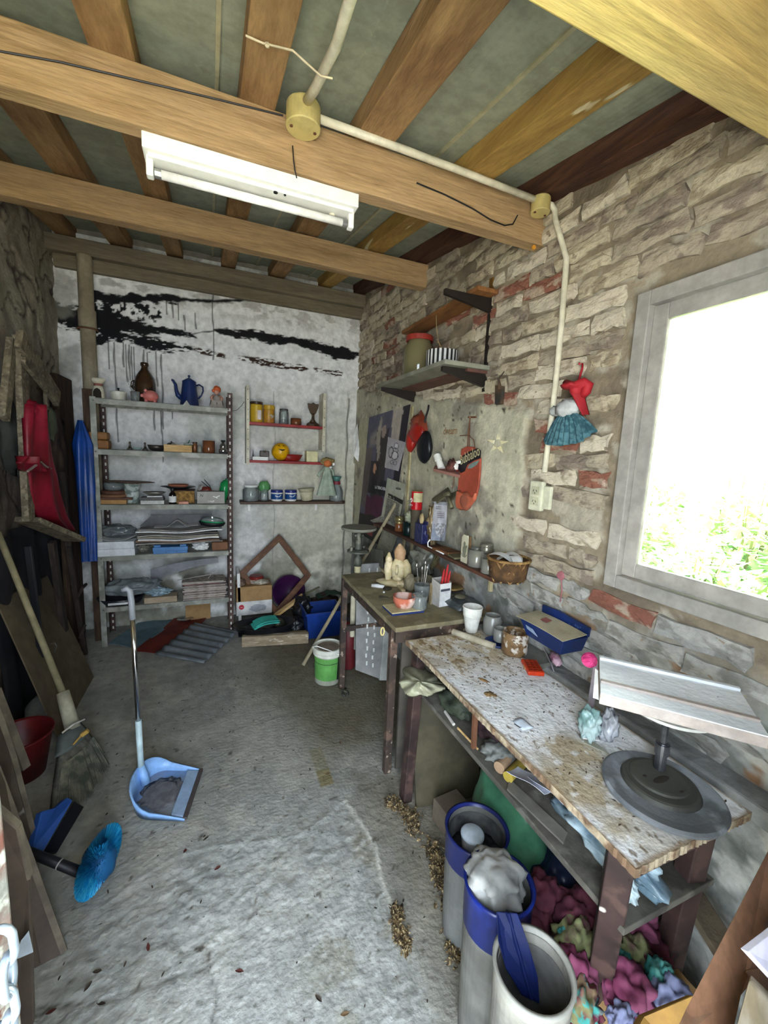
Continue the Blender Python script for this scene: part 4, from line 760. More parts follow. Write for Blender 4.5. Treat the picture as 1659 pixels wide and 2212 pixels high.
t = thing('red_bowl', 'shallow translucent red bowl on the lower red shelf', 'bowl', (rx(628, 988, 3.71), 3.72, R2)); link('bowl_wall', MB().lathe([(.06, 0), (.075, .006), (.108, .058), (.104, .058), (.07, .012), (0, .006)], 32, sq=.6), mat('red_plastic', '#8a2420', rough=.3), t, smooth=True); link('bowl_ring', MB().tube([(.092*math.cos(i*PI/16), .055*math.sin(i*PI/16), .032) for i in range(32)], .0025, 6, closed=True), mat('red_plastic', ''), t)
t = thing('cream_box', 'cream carton at the right end of the lower red shelf', 'carton', (rx(672, 990, 3.72), 3.72, R2)); link('carton_body', MB().box(-.050, .050, -.045, .045, 0, .092), mat('cream_card', '#d8d2a4', rough=.6), t, bev=.002); link('carton_flap', MB().box(-.0505, .0505, -.0455, .0455, .090, .0935), mat('carton_flap_card', '#b3ab80'), t)  # flap in a darker cream than the carton body
d = on_y(706, 1020, 3.64); t = thing('fairy_doll', 'fairy doll with orange face and pale green dress hanging from the red shelf', 'doll', (d.x, 3.625, R2-.28))
GAUZE = mat('pale_green_gauze', '#a9b5a2', '#93a18e', scale=14, rough=.8, bump=.4)
link('dress', MB().grid(lambda u, v: ((.030+.060*v)*math.cos(2*PI*u)*(1+.1*math.sin(u*50)), (.020+.030*v)*math.sin(2*PI*u)*(1+.15*math.sin(u*38)), .205-.215*v), 40, 10), GAUZE, t, smooth=True)
link('bodice', MB().ball((0, 0, .215), (.032, .02, .04), .1), GAUZE, t, smooth=True)
link('arm', MB().tube([(-.025, 0, .235), (-.060, -.005, .195), (-.085, -.01, .16)], [.012, .012, .016], 8).tube([(.025, 0, .235), (.05, -.01, .20), (.058, -.015, .165)], [.012, .012, .014], 8), GAUZE, t, smooth=True)
link('face', MB().ball((0, -.008, .272), (.036, .026, .032), sub=3), mat('orange_face', '#c9703a', rough=.6), t, smooth=True)
link('eye', MB().ball((-.012, -.034, .278), .003, sub=1).ball((.012, -.034, .278), .003, sub=1), BI, t)
link('hair', MB().ball((.004, .012, .288), (.062, .028, .036), .35, 3, 2), mat('straw_hair', '#a08a58', '#8a7748', scale=20, rough=.8), t, smooth=True); link('flower', MB().ball((.052, -.018, .268), (.014, .008, .014), .3, 5, 2, 2).ball((.022, -.03, .240), (.013, .006, .009), .3, 5, 2, 2), WHITE, t, smooth=True)
link('wand', MB().cyl((-.09, -.01, .285), (.0, -.012, .28), .0015, n=6), DARKM, t)
# lower brown shelf
bs = thing('brown_wall_shelf', 'long brown wooden shelf on small white brackets beneath the red shelves', 'shelf', (0, 0, 0))
link('shelf_board', MB().slab([(.225, YS0, R3-.024), (1.115, YS0-.0, R3-.024), (1.155, YS0+.05, R3-.024), (1.155, YS1+.01, R3-.024), (.225, YS1+.01, R3-.024)], (0, 0, .023)), mat('shelf_brown', '#5b4534', '#4b3829', scale=5, rough=.6, stretch=(1,6,6)), bs, bev=.001)
for x0 in (.305, .900): link('bracket', MB().box(x0-.004, x0+.004, YS0+.02, YS1, R3-.034, R3-.024).box(x0-.010, x0+.010, YS1-.005, YS1+.001, R3-.10, R3-.024), WHITE, bs)
t = jar('glass_jar', 'large clear glass jar with white lid at the left of the brown shelf', (rx(542, 1078, 3.73), 3.73, R3), .068, .122, GLASS, mat('cloudy_fill', '#a9a899'), .3, WHITE, .014, neck=.78)
t = thing('green_pouch', 'translucent green pouch bottle beside the large glass jar', 'bottle', (rx(571, 1078, 3.73), 3.74, R3)); link('bottle_base', MB().lathe([(.034, 0), (.038, .01), (.036, .07), (.03, .10), (0, .1)], 20), GLASS, t, smooth=True); link('green_bag', MB().ball((.0, 0, .118), (.048, .03, .055), .3, 3, 4), mat('leaf_green_film', '#5f9a5c', '#4e8450', scale=8, rough=.3), t, smooth=True)
def tub(px, lab):
    t = thing('cream_tub', lab, 'tub', (rx(px, 1078, 3.71), 3.71, R3), 0, 'blue lidded tubs on the brown shelf')
    link('tub_body', MB().lathe([(.044, 0), (.050, .008), (.050, .072), (.046, .078), (0, .078)], 28), WHITE, t, smooth=True)
    link('tub_lid', MB().lathe([(.051, .076), (.052, .078), (.052, .094), (.049, .098), (0, .098)], 28), mat('blue_lid', '#1f2f7a', rough=.35), t)
    link('tub_label', MB().lathe([(.0503, .018), (.0507, .020), (.0507, .062), (.0503, .064)], 28), mat('blue_label', '#1d4a86', rough=.4), t, smooth=True)
    link('label_swash', MB().obox((-.008, -.0508, .045), (.030, .002, .005), (0, .3, 0)).obox((.020, -.0475, .048), (.026, .003, .006), (0, -.6, .4)), WHITE, t)
tub(598, 'white tub with blue lid next to the green pouch bottle'); tub(628, 'white tub with blue lid next to the cream flowerpot')
t = thing('flowerpot', 'cream plastic flowerpot leaning back on the brown shelf', 'flowerpot', (rx(664, 1078, 3.71), 3.72, R3)); t.rotation_euler = (0, -.10, 0)
PC = mat('cream_plastic', '#cfc9ab', '#bcb698', scale=6, rough=.5)
link('pot_wall', MB().lathe([(.042, 0.004), (.048, .006), (.062, .085), (.058, .085), (.044, .012), (0, .010)], 28), PC, t, smooth=True); link('pot_collar', MB().lathe([(.064, .082), (.072, .110), (.076, .112), (.072, .113), (.062, .086)], 28), PC, t, smooth=True)
t = thing('glass_bottle', 'clear bottle with red collar and teal funnel top at the end of the brown shelf', 'bottle', (rx(726, 1080, 3.72), 3.72, R3)); link('bottle_body', MB().lathe([(.060, 0), (.064, .01), (.062, .08), (.05, .12), (.032, .145), (.030, .16), (.027, .16), (.046, .118), (.058, .08), (.060, .008), (0, .006)], 28), GLASS, t, smooth=True)
link('red_collar', MB().lathe([(.032, .152), (.036, .154), (.034, .18), (0, .181)], 20), mat('crimson_plastic', '#8d2c38', rough=.4), t); link('funnel_top', MB().lathe([(.022, .18), (.046, .225), (.043, .226), (0, .19)], 20), mat('teal_plastic', '#4e7f74', rough=.4), t, smooth=True)
# ================================================================ FLOOR AREA UNDER THE RED SHELVES
t = thing('picture_frame', 'empty brown wooden frame standing on one corner against the back wall', 'frame', (0, 0, 0))
Fp = [on_y(603, 1162, 3.74), on_y(665, 1243, 3.68), on_y(598, 1322, 3.58), on_y(522, 1240, 3.66)]
FW_ = mat('brown_frame_wood', '#6f4a30', '#5d3d28', scale=6, rough=.6, stretch=(3,3,3))
for i in range(4): link('frame_bar', MB().bar(Fp[i], Fp[(i+1) % 4]+(Fp[(i+1) % 4]-Fp[i]).normalized()*.02, .022, .050, upv=(Fp[(i+3) % 4]-Fp[i])), FW_, t, bev=.003)
bx = on_y(548, 1330, 3.52)
t = thing('cardboard_box', 'cardboard carton with white lower half and a red disc behind the frame', 'box', (bx.x+.01, 3.66, .09))
link('box_side', MB().box(-.145, .145, -.10, .10, .12, .25), CARD, t, bev=.002); link('white_side', MB().box(-.146, .146, -.101, .101, 0, .121), mat('white_carton', '#d3d1cd', rough=.7), t, bev=.002)
link('red_disc', MB().cyl((-.105, -.104, .075), (-.105, -.1005, .075), .021, n=24), mat('red_ink', '#b52a35', rough=.6), t); text('disc_lettering', 'trevi', .011, WI, t, Matrix.Translation((-.105, -.1045, .071)) @ Matrix.Rotation(PI/2, 4, 'X'))
link('smudge', MB().ball((.03, -.1005, .055), (.07, .0016, .035), .3, 3, 1), mat('grey_print', '#a3a4a8'), t)
t = thing('cookie_tin', 'round tin with red lid band lying on the cardboard carton', 'tin', (bx.x+.035, 3.66, .342)); link('tin_body', MB().lathe([(.055, 0), (.057, .004), (.057, .035), (0, .035)], 28), mat('pale_tin', '#c1b3a3', '#a89888', scale=20, rough=.4), t); link('tin_lid', MB().lathe([(.059, .035), (.060, .037), (.060, .056), (.055, .062), (0, .062)], 28), mat('dull_red_tin', '#7f2a24', rough=.4), t)
crumple('shell_heap', 'small heap of pale shells on the cardboard carton', 'shells', (bx.x+.07, 3.60, .362), (.06, .035, .022), mat('shell_white', '#c3bca8', '#8f8776', scale=30), .3, 4, 2, flat=-.02)
crumple('rag', 'brown rag bundle at the left on the cardboard carton', 'rag', (bx.x-.10, 3.60, .37), (.04, .04, .03), mat('brown_rag', '#9a7f6a', '#6b5446', scale=20), .3, 4, 5, flat=-.028)
solo('white_board', 'narrow white board standing between the shelves and the carton', 'board', MB().box(-.012, .012, -.10, .10, 0, .46), WHITE, (.215, 3.66, .0), (0, -.03, 0), bev=.002)
t = thing('purple_basin', 'dark purple plastic basin standing on edge behind the frame', 'basin', (rx(625, 1290, 3.68), 3.72, .215)); t.rotation_euler = (PI/2-.15, 0, 0)
link('basin_wall', MB().lathe([(.10, -.06), (.12, -.05), (.145, 0), (.152, .002), (.142, .002), (.115, -.045), (0, -.05)], 36), mat('purple_plastic', '#3c1740', '#311236', scale=5, rough=.35), t, smooth=True)
t = thing('seed_tray', 'black plastic tray on the floor under the frame', 'tray', on_z(575, 1372, .075)+Vector((-.0, .10, 0))); BKP = mat('black_tray_plastic', '#14161a', '#202329', scale=6, rough=.4)
link('tray_wall', MB().lathe([(.17, 0), (.20, .006), (.235, .06), (.25, .062), (.228, .058), (.19, .014), (0, .010)], 40, sq=.55), BKP, t, smooth=True); link('tray_foot', MB().box(-.20, .20, -.08, .08, -.002, .004), BKP, t)
crumple('soil_heap', 'dark soil clods inside the black tray', 'soil', t.location+Vector((-.05, .0, .035)), (.12, .07, .030), mat('dark_soil', '#1d1e1c', '#2e2d28', scale=20, rough=.95), .4, 4, 3)
solo('turquoise_cloth', 'folded turquoise cloth on the black tray', 'cloth', MB().grid(lambda u, v: (-.10+.2*u, -.05+.1*v, .012*math.sin(u*4)+.012*v), 10, 6, thick=(0, 0, .012)).grid(lambda u, v: (-.08+.18*u, -.045+.1*v, .016+.012*math.sin(u*4)+.016*v), 10, 6, thick=(0, 0, .008)), mat('turquoise_fabric', '#3fb7a5', '#2f8f82', scale=7, rough=.8), t.location+Vector((.0, -.04, .062)), (-.1, -.15, .2))
sp = on_y(601, 1348, 3.30); t2 = thing('pan_lid', 'dull pan lid with a bright knob at the end of the black tray', 'lid', sp+Vector((0, 0, .0))); link('lid_dome', MB().ball((0, 0, 0), (.055, .045, .05), sub=3), mat('olive_metal', '#4b4a3a', '#3a3a2e', scale=8, rough=.4, metal=.4), t2, smooth=True); link('lid_knob', MB().lathe([(.018, .0), (.022, .004), (.018, .010), (0, .012)], 20, (-.005, -.030, .035)), SHINY, t2, smooth=True)  # domed pan lid with a bright knob
solo('plank_end', 'short light plank leaning from the tray towards the black bags', 'plank', MB().bar(on_y(595, 1330, 3.40), on_y(655, 1285, 3.50), .045, .022), WOODL, bev=.002)
solo('stick', 'dull grey stick continuing behind the short light plank', 'stick', MB().bar(on_y(650, 1288, 3.52), on_y(690, 1268, 3.60), .02, .012), mat('olive_stick', '#6b674f'), bev=.002)
BKB = mat('black_bin_bag', '#101114', '#1b1d21', scale=7, rough=.35, bump=.5, bscale=15)
for i, (px, py, Y, r, lab) in enumerate(((655, 1350, 3.42, (.085, .09, .14), 'upright black bin bag left of the blue bin'), (700, 1312, 3.62, (.14, .09, .10), 'brown black sack slumped behind the blue bin'), (640, 1375, 3.30, (.07, .06, .07), 'small black bag at the end of the tray'))):
    p = on_y(px, py, Y); crumple('sack', lab, 'bag', (p.x, Y, max(p.z, r[2]*.9)), r, BKB if i != 1 else mat('brown_sack', '#2c211a', '#3a2c22', scale=8), .3, 2.2, i+3, flat=-r[2]*.85)
solo('green_sheet', 'dark green cloth over the sack behind the blue bin', 'cloth', MB().grid(lambda u, v: (-.13+.26*u, -.05+.12*v, .035*math.sin(u*PI)+.004*math.sin(u*20)), 16, 6, thick=(0, 0, .004)), mat('dark_green_cloth', '#25402f', rough=.8), on_y(715, 1286, 3.62)+Vector((0, 0, -.01)), smooth=True)
A = on_z(523, 1400, 0); B = on_z(668, 1392, 0)
d = (B-A).normalized(); solo('timber_beam', 'rough pale timber lying on the floor in front of the black tray', 'timber', MB().bar(A+Vector((0, .025, .045)), B+Vector((.0, .03, .045)), .05, .082), mat('rough_pale_timber', '#a4937a', '#8f7e66', scale=6, rough=.9, bump=.7, stretch=(1,6,6), spot=('#c9bda6', 8, .62)), bev=.006)
for i, (a, b) in enumerate(((.03, .23), (.30, .52))): q = A + d*((a+b)/2); solo('timber_offcut', ['short grey offcut behind the left end of the rough timber', 'short tan offcut behind the middle of the rough timber'][i], 'offcut', MB().box(-(b-a)/2, (b-a)/2, -.03, .03, 0, .035), [mat('grey_offcut', '#8c8677'), mat('tan_offcut', '#a08c66')][i], (q.x, q.y+.14, .012), math.atan2(d.y, d.x), bev=.003)
A = on_z(668, 1392, 0)
t = thing('blue_bin', 'square blue plastic bin between the black bags and the table leg', 'bin', (.835, 3.24, .008)); BB = mat('royal_blue_plastic', '#183a86', '#14306f', scale=4, rough=.4)
def basket_shell(w0, w1, d0, d1, h, th=.004): 
    mb = MB(); o = [(-w0, -d0, 0), (w0, -d0, 0), (w0, d0, 0), (-w0, d0, 0), (-w1, -d1, h), (w1, -d1, h), (w1, d1, h), (-w1, d1, h)]; i = [(x*(1-th/abs(x)), y*(1-th/abs(y)), z+(th if z == 0 else 0)) for x, y, z in o]
    return mb.add(o+i, [(3,2,1,0), (8,9,10,11)] + [(k, (k+1) % 4, 4+(k+1) % 4, 4+k) for k in range(4)] + [(8+(k+1) % 4, 8+k, 12+k, 12+(k+1) % 4) for k in range(4)] + [(4+k, 4+(k+1) % 4, 12+(k+1) % 4, 12+k) for k in range(4)])
link('bin_wall', basket_shell(.13, .15, .11, .13, .215), BB, t); link('bin_rim', ring(MB(), -.135, .135, 0, 0, 0, 0, 0) if False else MB().box(-.158, .158, -.138, -.128, .20, .218).box(-.158, .158, .128, .138, .20, .218).box(-.158, -.148, -.128, .128, .20, .218).box(.148, .158, -.128, .128, .20, .218), BB, t, bev=.002)
# broomstick leaning behind the table up to the right wall
s0 = on_z(655, 1436, .012); s1 = on_x(855, 1088, 1.255)
solo('broomstick', 'bare wooden broomstick leaning from the floor up to the poster wall', 'stick', MB().cyl(s0, s1, .0125, n=14).cyl(s0, s0+(s1-s0)*.012, .0135, n=14), mat('bare_stick', '#9a8f72', '#877b5e', scale=8, rough=.7), smooth=False)
# white paint bucket
t = thing('paint_bucket', 'white paint bucket with green label, lid and wire handle on the floor', 'bucket', (.695, 2.50, .006)); 
link('bucket_body', MB().lathe([(.078, 0), (.082, .004), (.089, .215), (0, .215)], 36), mat('translucent_white', '#a3a495', '#8b8c7c', scale=5, rough=.4), t, smooth=False)
link('green_label', MB().lathe([(.0815, .035), (.0832, .036), (.0892, .185), (.0870, .186)], 36), mat('green_label', '#5f9a4e', '#528a43', scale=3, rough=.45), t); link('label_stripe', MB().lathe([(.0885, .148), (.0888, .148), (.0890, .152), (.0880, .152)], 36), mat('dark_green_ink', '#2d4f2b'), t)
mb = MB()
for k in range(6): a0 = -1.05+k*.07; a1 = a0+.07; mb.add([(.0838*math.cos(a0), .0838*math.sin(a0), .03), (.0838*math.cos(a1), .0838*math.sin(a1), .03), (.0905*math.cos(a1), .0905*math.sin(a1), .192), (.0905*math.cos(a0), .0905*math.sin(a0), .192)], [(0, 1, 2, 3)])
link('black_panel', mb, BI, t)
link('bucket_collar', MB().lathe([(.090, .190), (.098, .196), (.098, .214), (.101, .218), (.101, .240), (.096, .244), (.088, .236), (0, .232)], 36), mat('dusty_white_plastic', '#cdccbf', '#b9b7a8', scale=6, rough=.5), t, smooth=False); link('lid_dust', MB().lathe([(.080, .2345), (.06, .2365), (0, .237)], 30), mat('brown_dust', '#77695a', '#8a7c6c', scale=20), t)
link('wire_handle', MB().tube([(-.099, -.0, .225), (-.104, -.01, .25), (-.085, -.03, .262), (0, -.078, .238), (.060, -.095, .205), (.075, -.088, .195), (.077, -.082, .16), (.074, -.074, .02)], .0028, 8), WHITE, t, smooth=True)
# ================================================================ RIGHT WALL
def wr(px, py, off=.02): return on_x(px, py, XR-off)
# ---- painted flat prints: colour per vertex on the sheet itself
PRINT = mat('printed_paper', '#ffffff', rough=.6, attr=True)
def sheet_on_wall(name, label, cat, c4, nu, nv, colf, curl=.01, group=None, thick=True, sd=1):
    # c4 : TL, TR, BR, BL pixel corners on the right wall
    P = [wr(*q, .024) for q in c4]; mb = MB(); cols = []
    for j in range(nv+1):
        for i in range(nu+1):
            u, v = i/nu, j/nv; p = (P[0]*(1-u)+P[1]*u)*(1-v) + (P[3]*(1-u)+P[2]*u)*v
            edge = .006*mn.noise(Vector((u*4, v*4, sd))); p = p + Vector((-(curl*(v*v*.6+.4*abs(u-.5)*2*v)) + edge*.5, 0, 0)); mb.v.append(tuple(p)); cols.append(colf(u, v))
    mb.f = [(j*(nu+1)+i, j*(nu+1)+i+1, (j+1)*(nu+1)+i+1, (j+1)*(nu+1)+i) for j in range(nv) for i in range(nu)]
    mb.cols = np.array(cols)
    return solo(name, label, cat, mb, PRINT, group=group, smooth=True), P
def N2(u, v, s, k=0): return mn.noise(Vector((u*s, v*s*1.6, k)))
def poster(u, v):
    n = N2(u, v, 5, 1); top = C('#5d5a6c'); c = Vector(top)
    def mx(a, b, t): t = max(0, min(1, t)); return a*(1-t)+Vector(C(b))*t
    c = mx(c, '#8a8580', (n+.1)*2 if u < .5 and v < .55 else 0)
    if v > .12: c = mx(c, '#3a3436', 1 if (.30 < u+.05*n < .62 and .12 < v < .9) else 0)
    c = mx(c, '#a39a8e', 1 if (u-.36+.05*n)**2/.003+(v-.2)**2/.03 < 1 else 0)      # light veil
    c = mx(c, '#a8948a', 1 if (u-.47)**2/.0035+(v-.14)**2/.0022 < 1 else 0)       # face
    c = mx(c, '#b3a89c', 1 if (abs(u-.75-.05*n) < .12-.08*v and v < .36) else 0)
    c = mx(c, '#26202a', 1 if u > .86+.02*n else 0)
    c = mx(c, '#2a2226', .9 if (.36 < v < .62 and .12+.06*n < u < .45) else 0)
    c = mx(c, '#b98a70', 1 if (u-.32)**2/.0022+(v-.42)**2/.0016 < 1 else 0)
    c = mx(c, '#6b5f58', .8 if (u < .2 and .25+.1*n < v < .75) else 0)
    c = mx(c, '#1d1b20', .9 if (.5 < v < .62 and .3 < u < .95 and n > -.2) else 0)
    c = mx(c, '#57223c', 1 if (.64+.03*n < v < .84 and .18 < u < .66) else 0)
    c = mx(c, '#241b1c', 1 if v > .80+.03*n and u < .95 else 0)
    c = mx(c, '#a34c42', 1 if (.30 < u < .50 and .92 < v < .97) else 0)
    c = mx(c, '#b87c5c', 1 if (abs(u-.52) < .04 and .83 < v < .90) else 0)
    return tuple(c)
po, PP = sheet_on_wall('poster', 'tall dark film poster of standing figures on the plaster wall by the back corner', 'poster', [(797, 902), (887, 873), (842, 1190), (775, 1150)], 44, 110, poster, .012)
def wall_text(par, s, size, m, px, py, off, tilt=0, shear=0, st=(1, 1)):
    p = wr(px, py, off); R = Matrix.Rotation(-PI/2, 4, 'Z') @ Matrix.Rotation(PI/2, 4, 'X') @ Matrix.Diagonal((st[0], st[1], 1, 1))
    return text('lettering', s, size, m, par, Matrix.Translation(p) @ Matrix.Rotation(tilt, 4, 'X') @ R, shear)
wall_text(po, 'LA TRINCHERA EL', .036, WI, 824, 1058, .036, -.02)
def bw(u, v):
    k = Vector(C('#b3aeb3')); e = lambda a, b, ra, rb: ((u-a)/ra)**2+((v-b)/rb)**2
    for a, b, ra, rb in ((.55, .2, .13, .09), (.56, .34, .16, .07), (.56, .52, .2, .14), (.3, .45, .14, .18), (.45, .76, .14, .06), (.66, .76, .12, .07)):
        q = e(a, b, ra, rb)
        if .72 < q < 1.15: k = Vector(C('#3c3a3e'))
        elif q <= .72 and a > .5 and (b == .2 or b == .52): k = Vector(C('#d6d4d6'))
    return tuple(k)
sheet_on_wall('drawing', 'line drawing of rounded figures on a white sheet pinned over the poster', 'drawing', [(841, 944), (880, 956), (864, 1018), (834, 1010)], 30, 44, bw, .0, sd=3)[0].location.x = -.012
def news(u, v):
    if v < .28: return C('#a9b39f') if u < .3 and N2(u, v, 7) > -.1 else C('#b5b6a4')
    if .36 < v < .46 and u > .18: return C('#26241f') if N2(u, v, 14, 2) > -.35 else C('#a5a393')
    if .12 < u < .92 and v > .47: return C('#8e8b7e') if N2(u, v, 26, 5) > -.02 else C('#68655b')
    return C('#b0ae9c')
o, P = sheet_on_wall('newspaper', 'newspaper cutting with green corner pinned on the lower poster', 'newspaper', [(840, 1032), (880, 1046), (868, 1140), (832, 1115)], 26, 60, news, .02, sd=5); o.location.x = -.014
wall_text(o, 'MADERA', .022, BI, 864, 1058, .036, -.02)
sheet_on_wall('newspaper', 'grey newspaper flap below the cutting with green corner', 'newspaper', [(833, 1112), (868, 1136), (866, 1164), (812, 1124)], 20, 20, lambda u, v: C('#8f8c80') if N2(u, v, 18, 4) > 0 else C('#aaa797'), .03, sd=6)[0].location.x = -.022
sheet_on_wall('note_sheet', 'yellowed note sheet with faint lines under the small wall shelf', 'paper', [(835, 1130), (867, 1148), (848, 1212), (822, 1185)], 24, 40, lambda u, v: C('#7f7d6c') if (int(v*14) % 2 == 0 and .2+.1*math.sin(v*30) < u < .8 and N2(u, v, 30, 9) > 0 and abs((v*14) % 1-.5) < .12) else C('#aaa68f'), .02, sd=8)[0].location.x = -.018
sheet_on_wall('white_sheet', 'plain white sheet on the plaster left of the dark poster', 'paper', [(779, 905), (797, 902), (789, 1006), (762, 1000)], 6, 10, lambda u, v: C('#b4ae93'), .004, sd=9)
sheet_on_wall('white_sheet', 'plain pale sheet low in the back corner under the poster', 'paper', [(776, 1024), (800, 1030), (791, 1158), (762, 1140)], 6, 10, lambda u, v: C('#b9b49a'), .004, sd=10)[0].location.x = .004
solo('paper_cone', 'pointed white paper strip hanging from a wire in the back corner', 'paper', MB().add([on_y(772, 915, 3.70), on_y(782, 1008, 3.68), on_y(764, 985, 3.70), on_y(763, 940, 3.72), on_y(774, 950, 3.66)], [(0, 4, 1), (0, 3, 2, 4), (4, 2, 1)]), PAPER)
mb = MB(); a = wr(888, 880, .02); b = wr(860, 1250, .02)
solo('batten', 'narrow cream vertical batten beside the poster', 'batten', MB().bar(wr(891, 878, .018), wr(880, 1080, .018), .028, .014, upv=(1,0,0)).bar(wr(880, 1083, .018), wr(868, 1235, .018), .028, .014, upv=(1,0,0)), mat('cream_batten', '#b9ac86', '#a5986f', scale=10, rough=.7))
# ---- upper bracket shelf
US = thing('bracket_shelf', 'grey wall shelf on dark steel brackets high on the brick wall', 'shelf', (0, 0, 0)); BK = mat('dark_bracket', '#231d1a', rough=.5)
zt = 1.955; ya, yb = 1.78, 2.66
US1 = Vector((1.03, ya, zt)); 
link('shelf_board', MB().box(1.02, 1.275, ya, yb, zt-.022, zt), mat('grey_shelf_board', '#8c8b7d', '#7b7a6c', scale=5, rough=.6), US, bev=.002)
link('back_board', MB().box(1.16, 1.28, ya+.02, yb-.1, zt-.036, zt-.0225), mat('reddish_board', '#5f4038', rough=.7), US)
for y in (ya+.04, yb-.06):
    link('bracket_arm', MB().slab([(1.035, y, zt-.045), (1.035, y, zt-.023), (1.285, y, zt-.023), (1.285, y, zt-.10)], (0, .02, 0)), BK, US, bev=.001)
link('wall_strip', MB().box(1.276, 1.288, ya+.035, ya+.055, zt-.12, 2.36), BK, US)
UB = thing('upper_bracket_shelf', 'small brown wooden shelf on a long dark bracket above the grey wall shelf', 'shelf', (0, 0, 0)); z2 = 2.30
link('shelf_board', MB().box(1.16, 1.275, ya-.02, yb-.05, z2-.02, z2), mat('orange_brown_board', '#8e5f36', '#7c5130', scale=4, rough=.6, stretch=(6,1,6)), UB, bev=.002)
link('bracket_arm', MB().slab([(1.02, ya+.035, z2-.045), (1.02, ya+.035, z2-.021), (1.275, ya+.035, z2-.021), (1.275, ya+.035, z2-.085)], (0, .02, 0)), BK, UB, bev=.001)
link('hook_plate', MB().box(1.275, 1.287, ya+.03, ya+.06, z2, z2+.075), mat('brass_brown', '#6d4c22', rough=.5), UB, bev=.002)
c = Vector((1.14, 2.02, zt+.0005)); t = thing('striped_box', 'round black and white striped hat box on the grey wall shelf', 'box', c)
mb = MB(); mw = MB(); n = 44
for k in range(n):
    a0, a1 = 2*PI*k/n, 2*PI*(k+1)/n; (mb if k % 2 else mw).add([(.085*math.cos(a0), .085*math.sin(a0), 0), (.085*math.cos(a1), .085*math.sin(a1), 0), (.085*math.cos(a1), .085*math.sin(a1), .094), (.085*math.cos(a0), .085*math.sin(a0), .094), (0, 0, .097)], [(0, 1, 2, 3), (3, 2, 4)])
SW = mat('stripe_white', '#d8d8d6', rough=.6); link('white_stripes', mw, SW, t); link('black_stripes', mb, BI, t)
link('box_base', MB().lathe([(.088, 0), (.088, .01), (0, .01)], 36), BI, t)
link('ribbon', MB().tube([(-.01, 0, .095), (-.03, 0, .15), (-.045, 0, .21), (-.05, 0, .27)], .0018, 6).tube([(.01, 0, .095), (-.01, .01, .13), (-.03, .01, .145)], .0018, 6), mat('tan_ribbon', '#9a8258'), t)
t = jar('big_jar', 'large olive glass jar with red lid beside the striped box', (1.15, 2.32, zt+.0005), .092, .215, glassmat('olive_glass', '#7d7656', .75), mat('olive_liquid', '#6b6245'), .6, mat('red_lid', '#8e2f26', rough=.5), .028, neck=.80)
# ---- hanging things
t = thing('boxing_glove', 'red leather glove and black oval pad hanging from a hook on the plaster', 'glove', wr(903, 935, .07)); RL = mat('red_leather', '#a8281f', '#8a2019', scale=5, rough=.35)
R_ = lambda px, py, off=.06: wr(px, py, off) - t.location
link('hook', MB().tube([R_(926, 876, .02), R_(925, 884, .035), R_(920, 900, .05), R_(917, 915, .05)], .006, 6), DARKM, t)
link('cuff', MB().add([R_(910, 885, .04), R_(920, 905, .03), R_(905, 915, .09), R_(884, 915, .04), R_(898, 930, .08), R_(925, 930, .05)], [(0, 3, 4, 2), (0, 2, 5, 1), (2, 4, 5)]).ball(R_(902, 912, .05), (.04, .06, .05), .2, 3, 3), mat('brown_red_leather', '#7d3a28', rough=.4), t, smooth=True)
link('palm', MB().ball(R_(903, 935, .06), (.045, .095, .068), .15, 2.5, 2), RL, t, smooth=True)
link('finger', MB().ball(R_(888, 952, .05), (.03, .050, .075), .15, 3, 7), RL, t, smooth=True)
link('black_pad', MB().ball(R_(917, 966, .06), (.034, .082, .100), .05, 2, 2, 4), mat('black_rubber', '#15171b', rough=.4), t, smooth=True)
t = thing('drop_word', 'brown scribbled wall letters left of the long nail', 'lettering', wr(973, 932, .02)); IW = mat('faded_brown_ink', '#94704a', rough=.9)
t2 = wall_text(t, 'dream', .060, IW, 972, 938, .022); t2.location = -t.location; t2.matrix_parent_inverse = Matrix.Identity(4)
t = thing('hanging_toiletry_bag', 'salmon printed hanging bag on a wire and nail on the plaster wall', 'bag', wr(1012, 1030, .03)); R_ = lambda px, py, off=.03: wr(px, py, off) - t.location
SAL = mat('salmon_plastic', '#b1553f', '#a24b38', scale=5, rough=.4)
BP = [(1000, 970), (1012, 964), (1026, 966), (1036, 974), (1041, 992), (1040, 1020), (1037, 1050), (1032, 1072), (1022, 1090), (1008, 1101), (996, 1102), (988, 1094), (990, 1078), (992, 1060), (994, 1030), (996, 1000)]
link('bag_back', MB().slab([R_(x, y, .022) for x, y in BP], (-.012, 0, 0)), SAL, t, bev=.004)
link('bag_pocket', MB().slab([R_(x, y, .034) for x, y in [(992, 1060), (1008, 1068), (1026, 1074), (1032, 1064), (1030, 1080), (1020, 1092), (1006, 1100), (992, 1098), (989, 1085)]], (-.020, 0, 0)), mat('salmon_pocket', '#c0664a', rough=.4), t, bev=.006)
link('bag_swell', MB().ball(R_(1006, 1083, .04), (.020, .055, .05), .1, 2, 4), mat('brown_salmon', '#9a5843', rough=.5), t, smooth=True)
IB = mat('near_black_print', '#201c20', rough=.5); IC = mat('cream_print', '#cfc79c', rough=.5)
link('outline_patch', MB().slab([R_(x, y, .0348) for x, y in [(989, 1012), (991, 996), (1000, 984), (1014, 975), (1032, 968), (1039, 974), (1038, 990), (1024, 995), (1010, 1004), (1004, 1018), (996, 1022)]], (-.001, 0, 0)), IB, t)
o = wall_text(t, 'Bubbaloo', .052, IC, 1015, 994, .0378, -.32, 0, (.92, 1.5)); o.location = -t.location
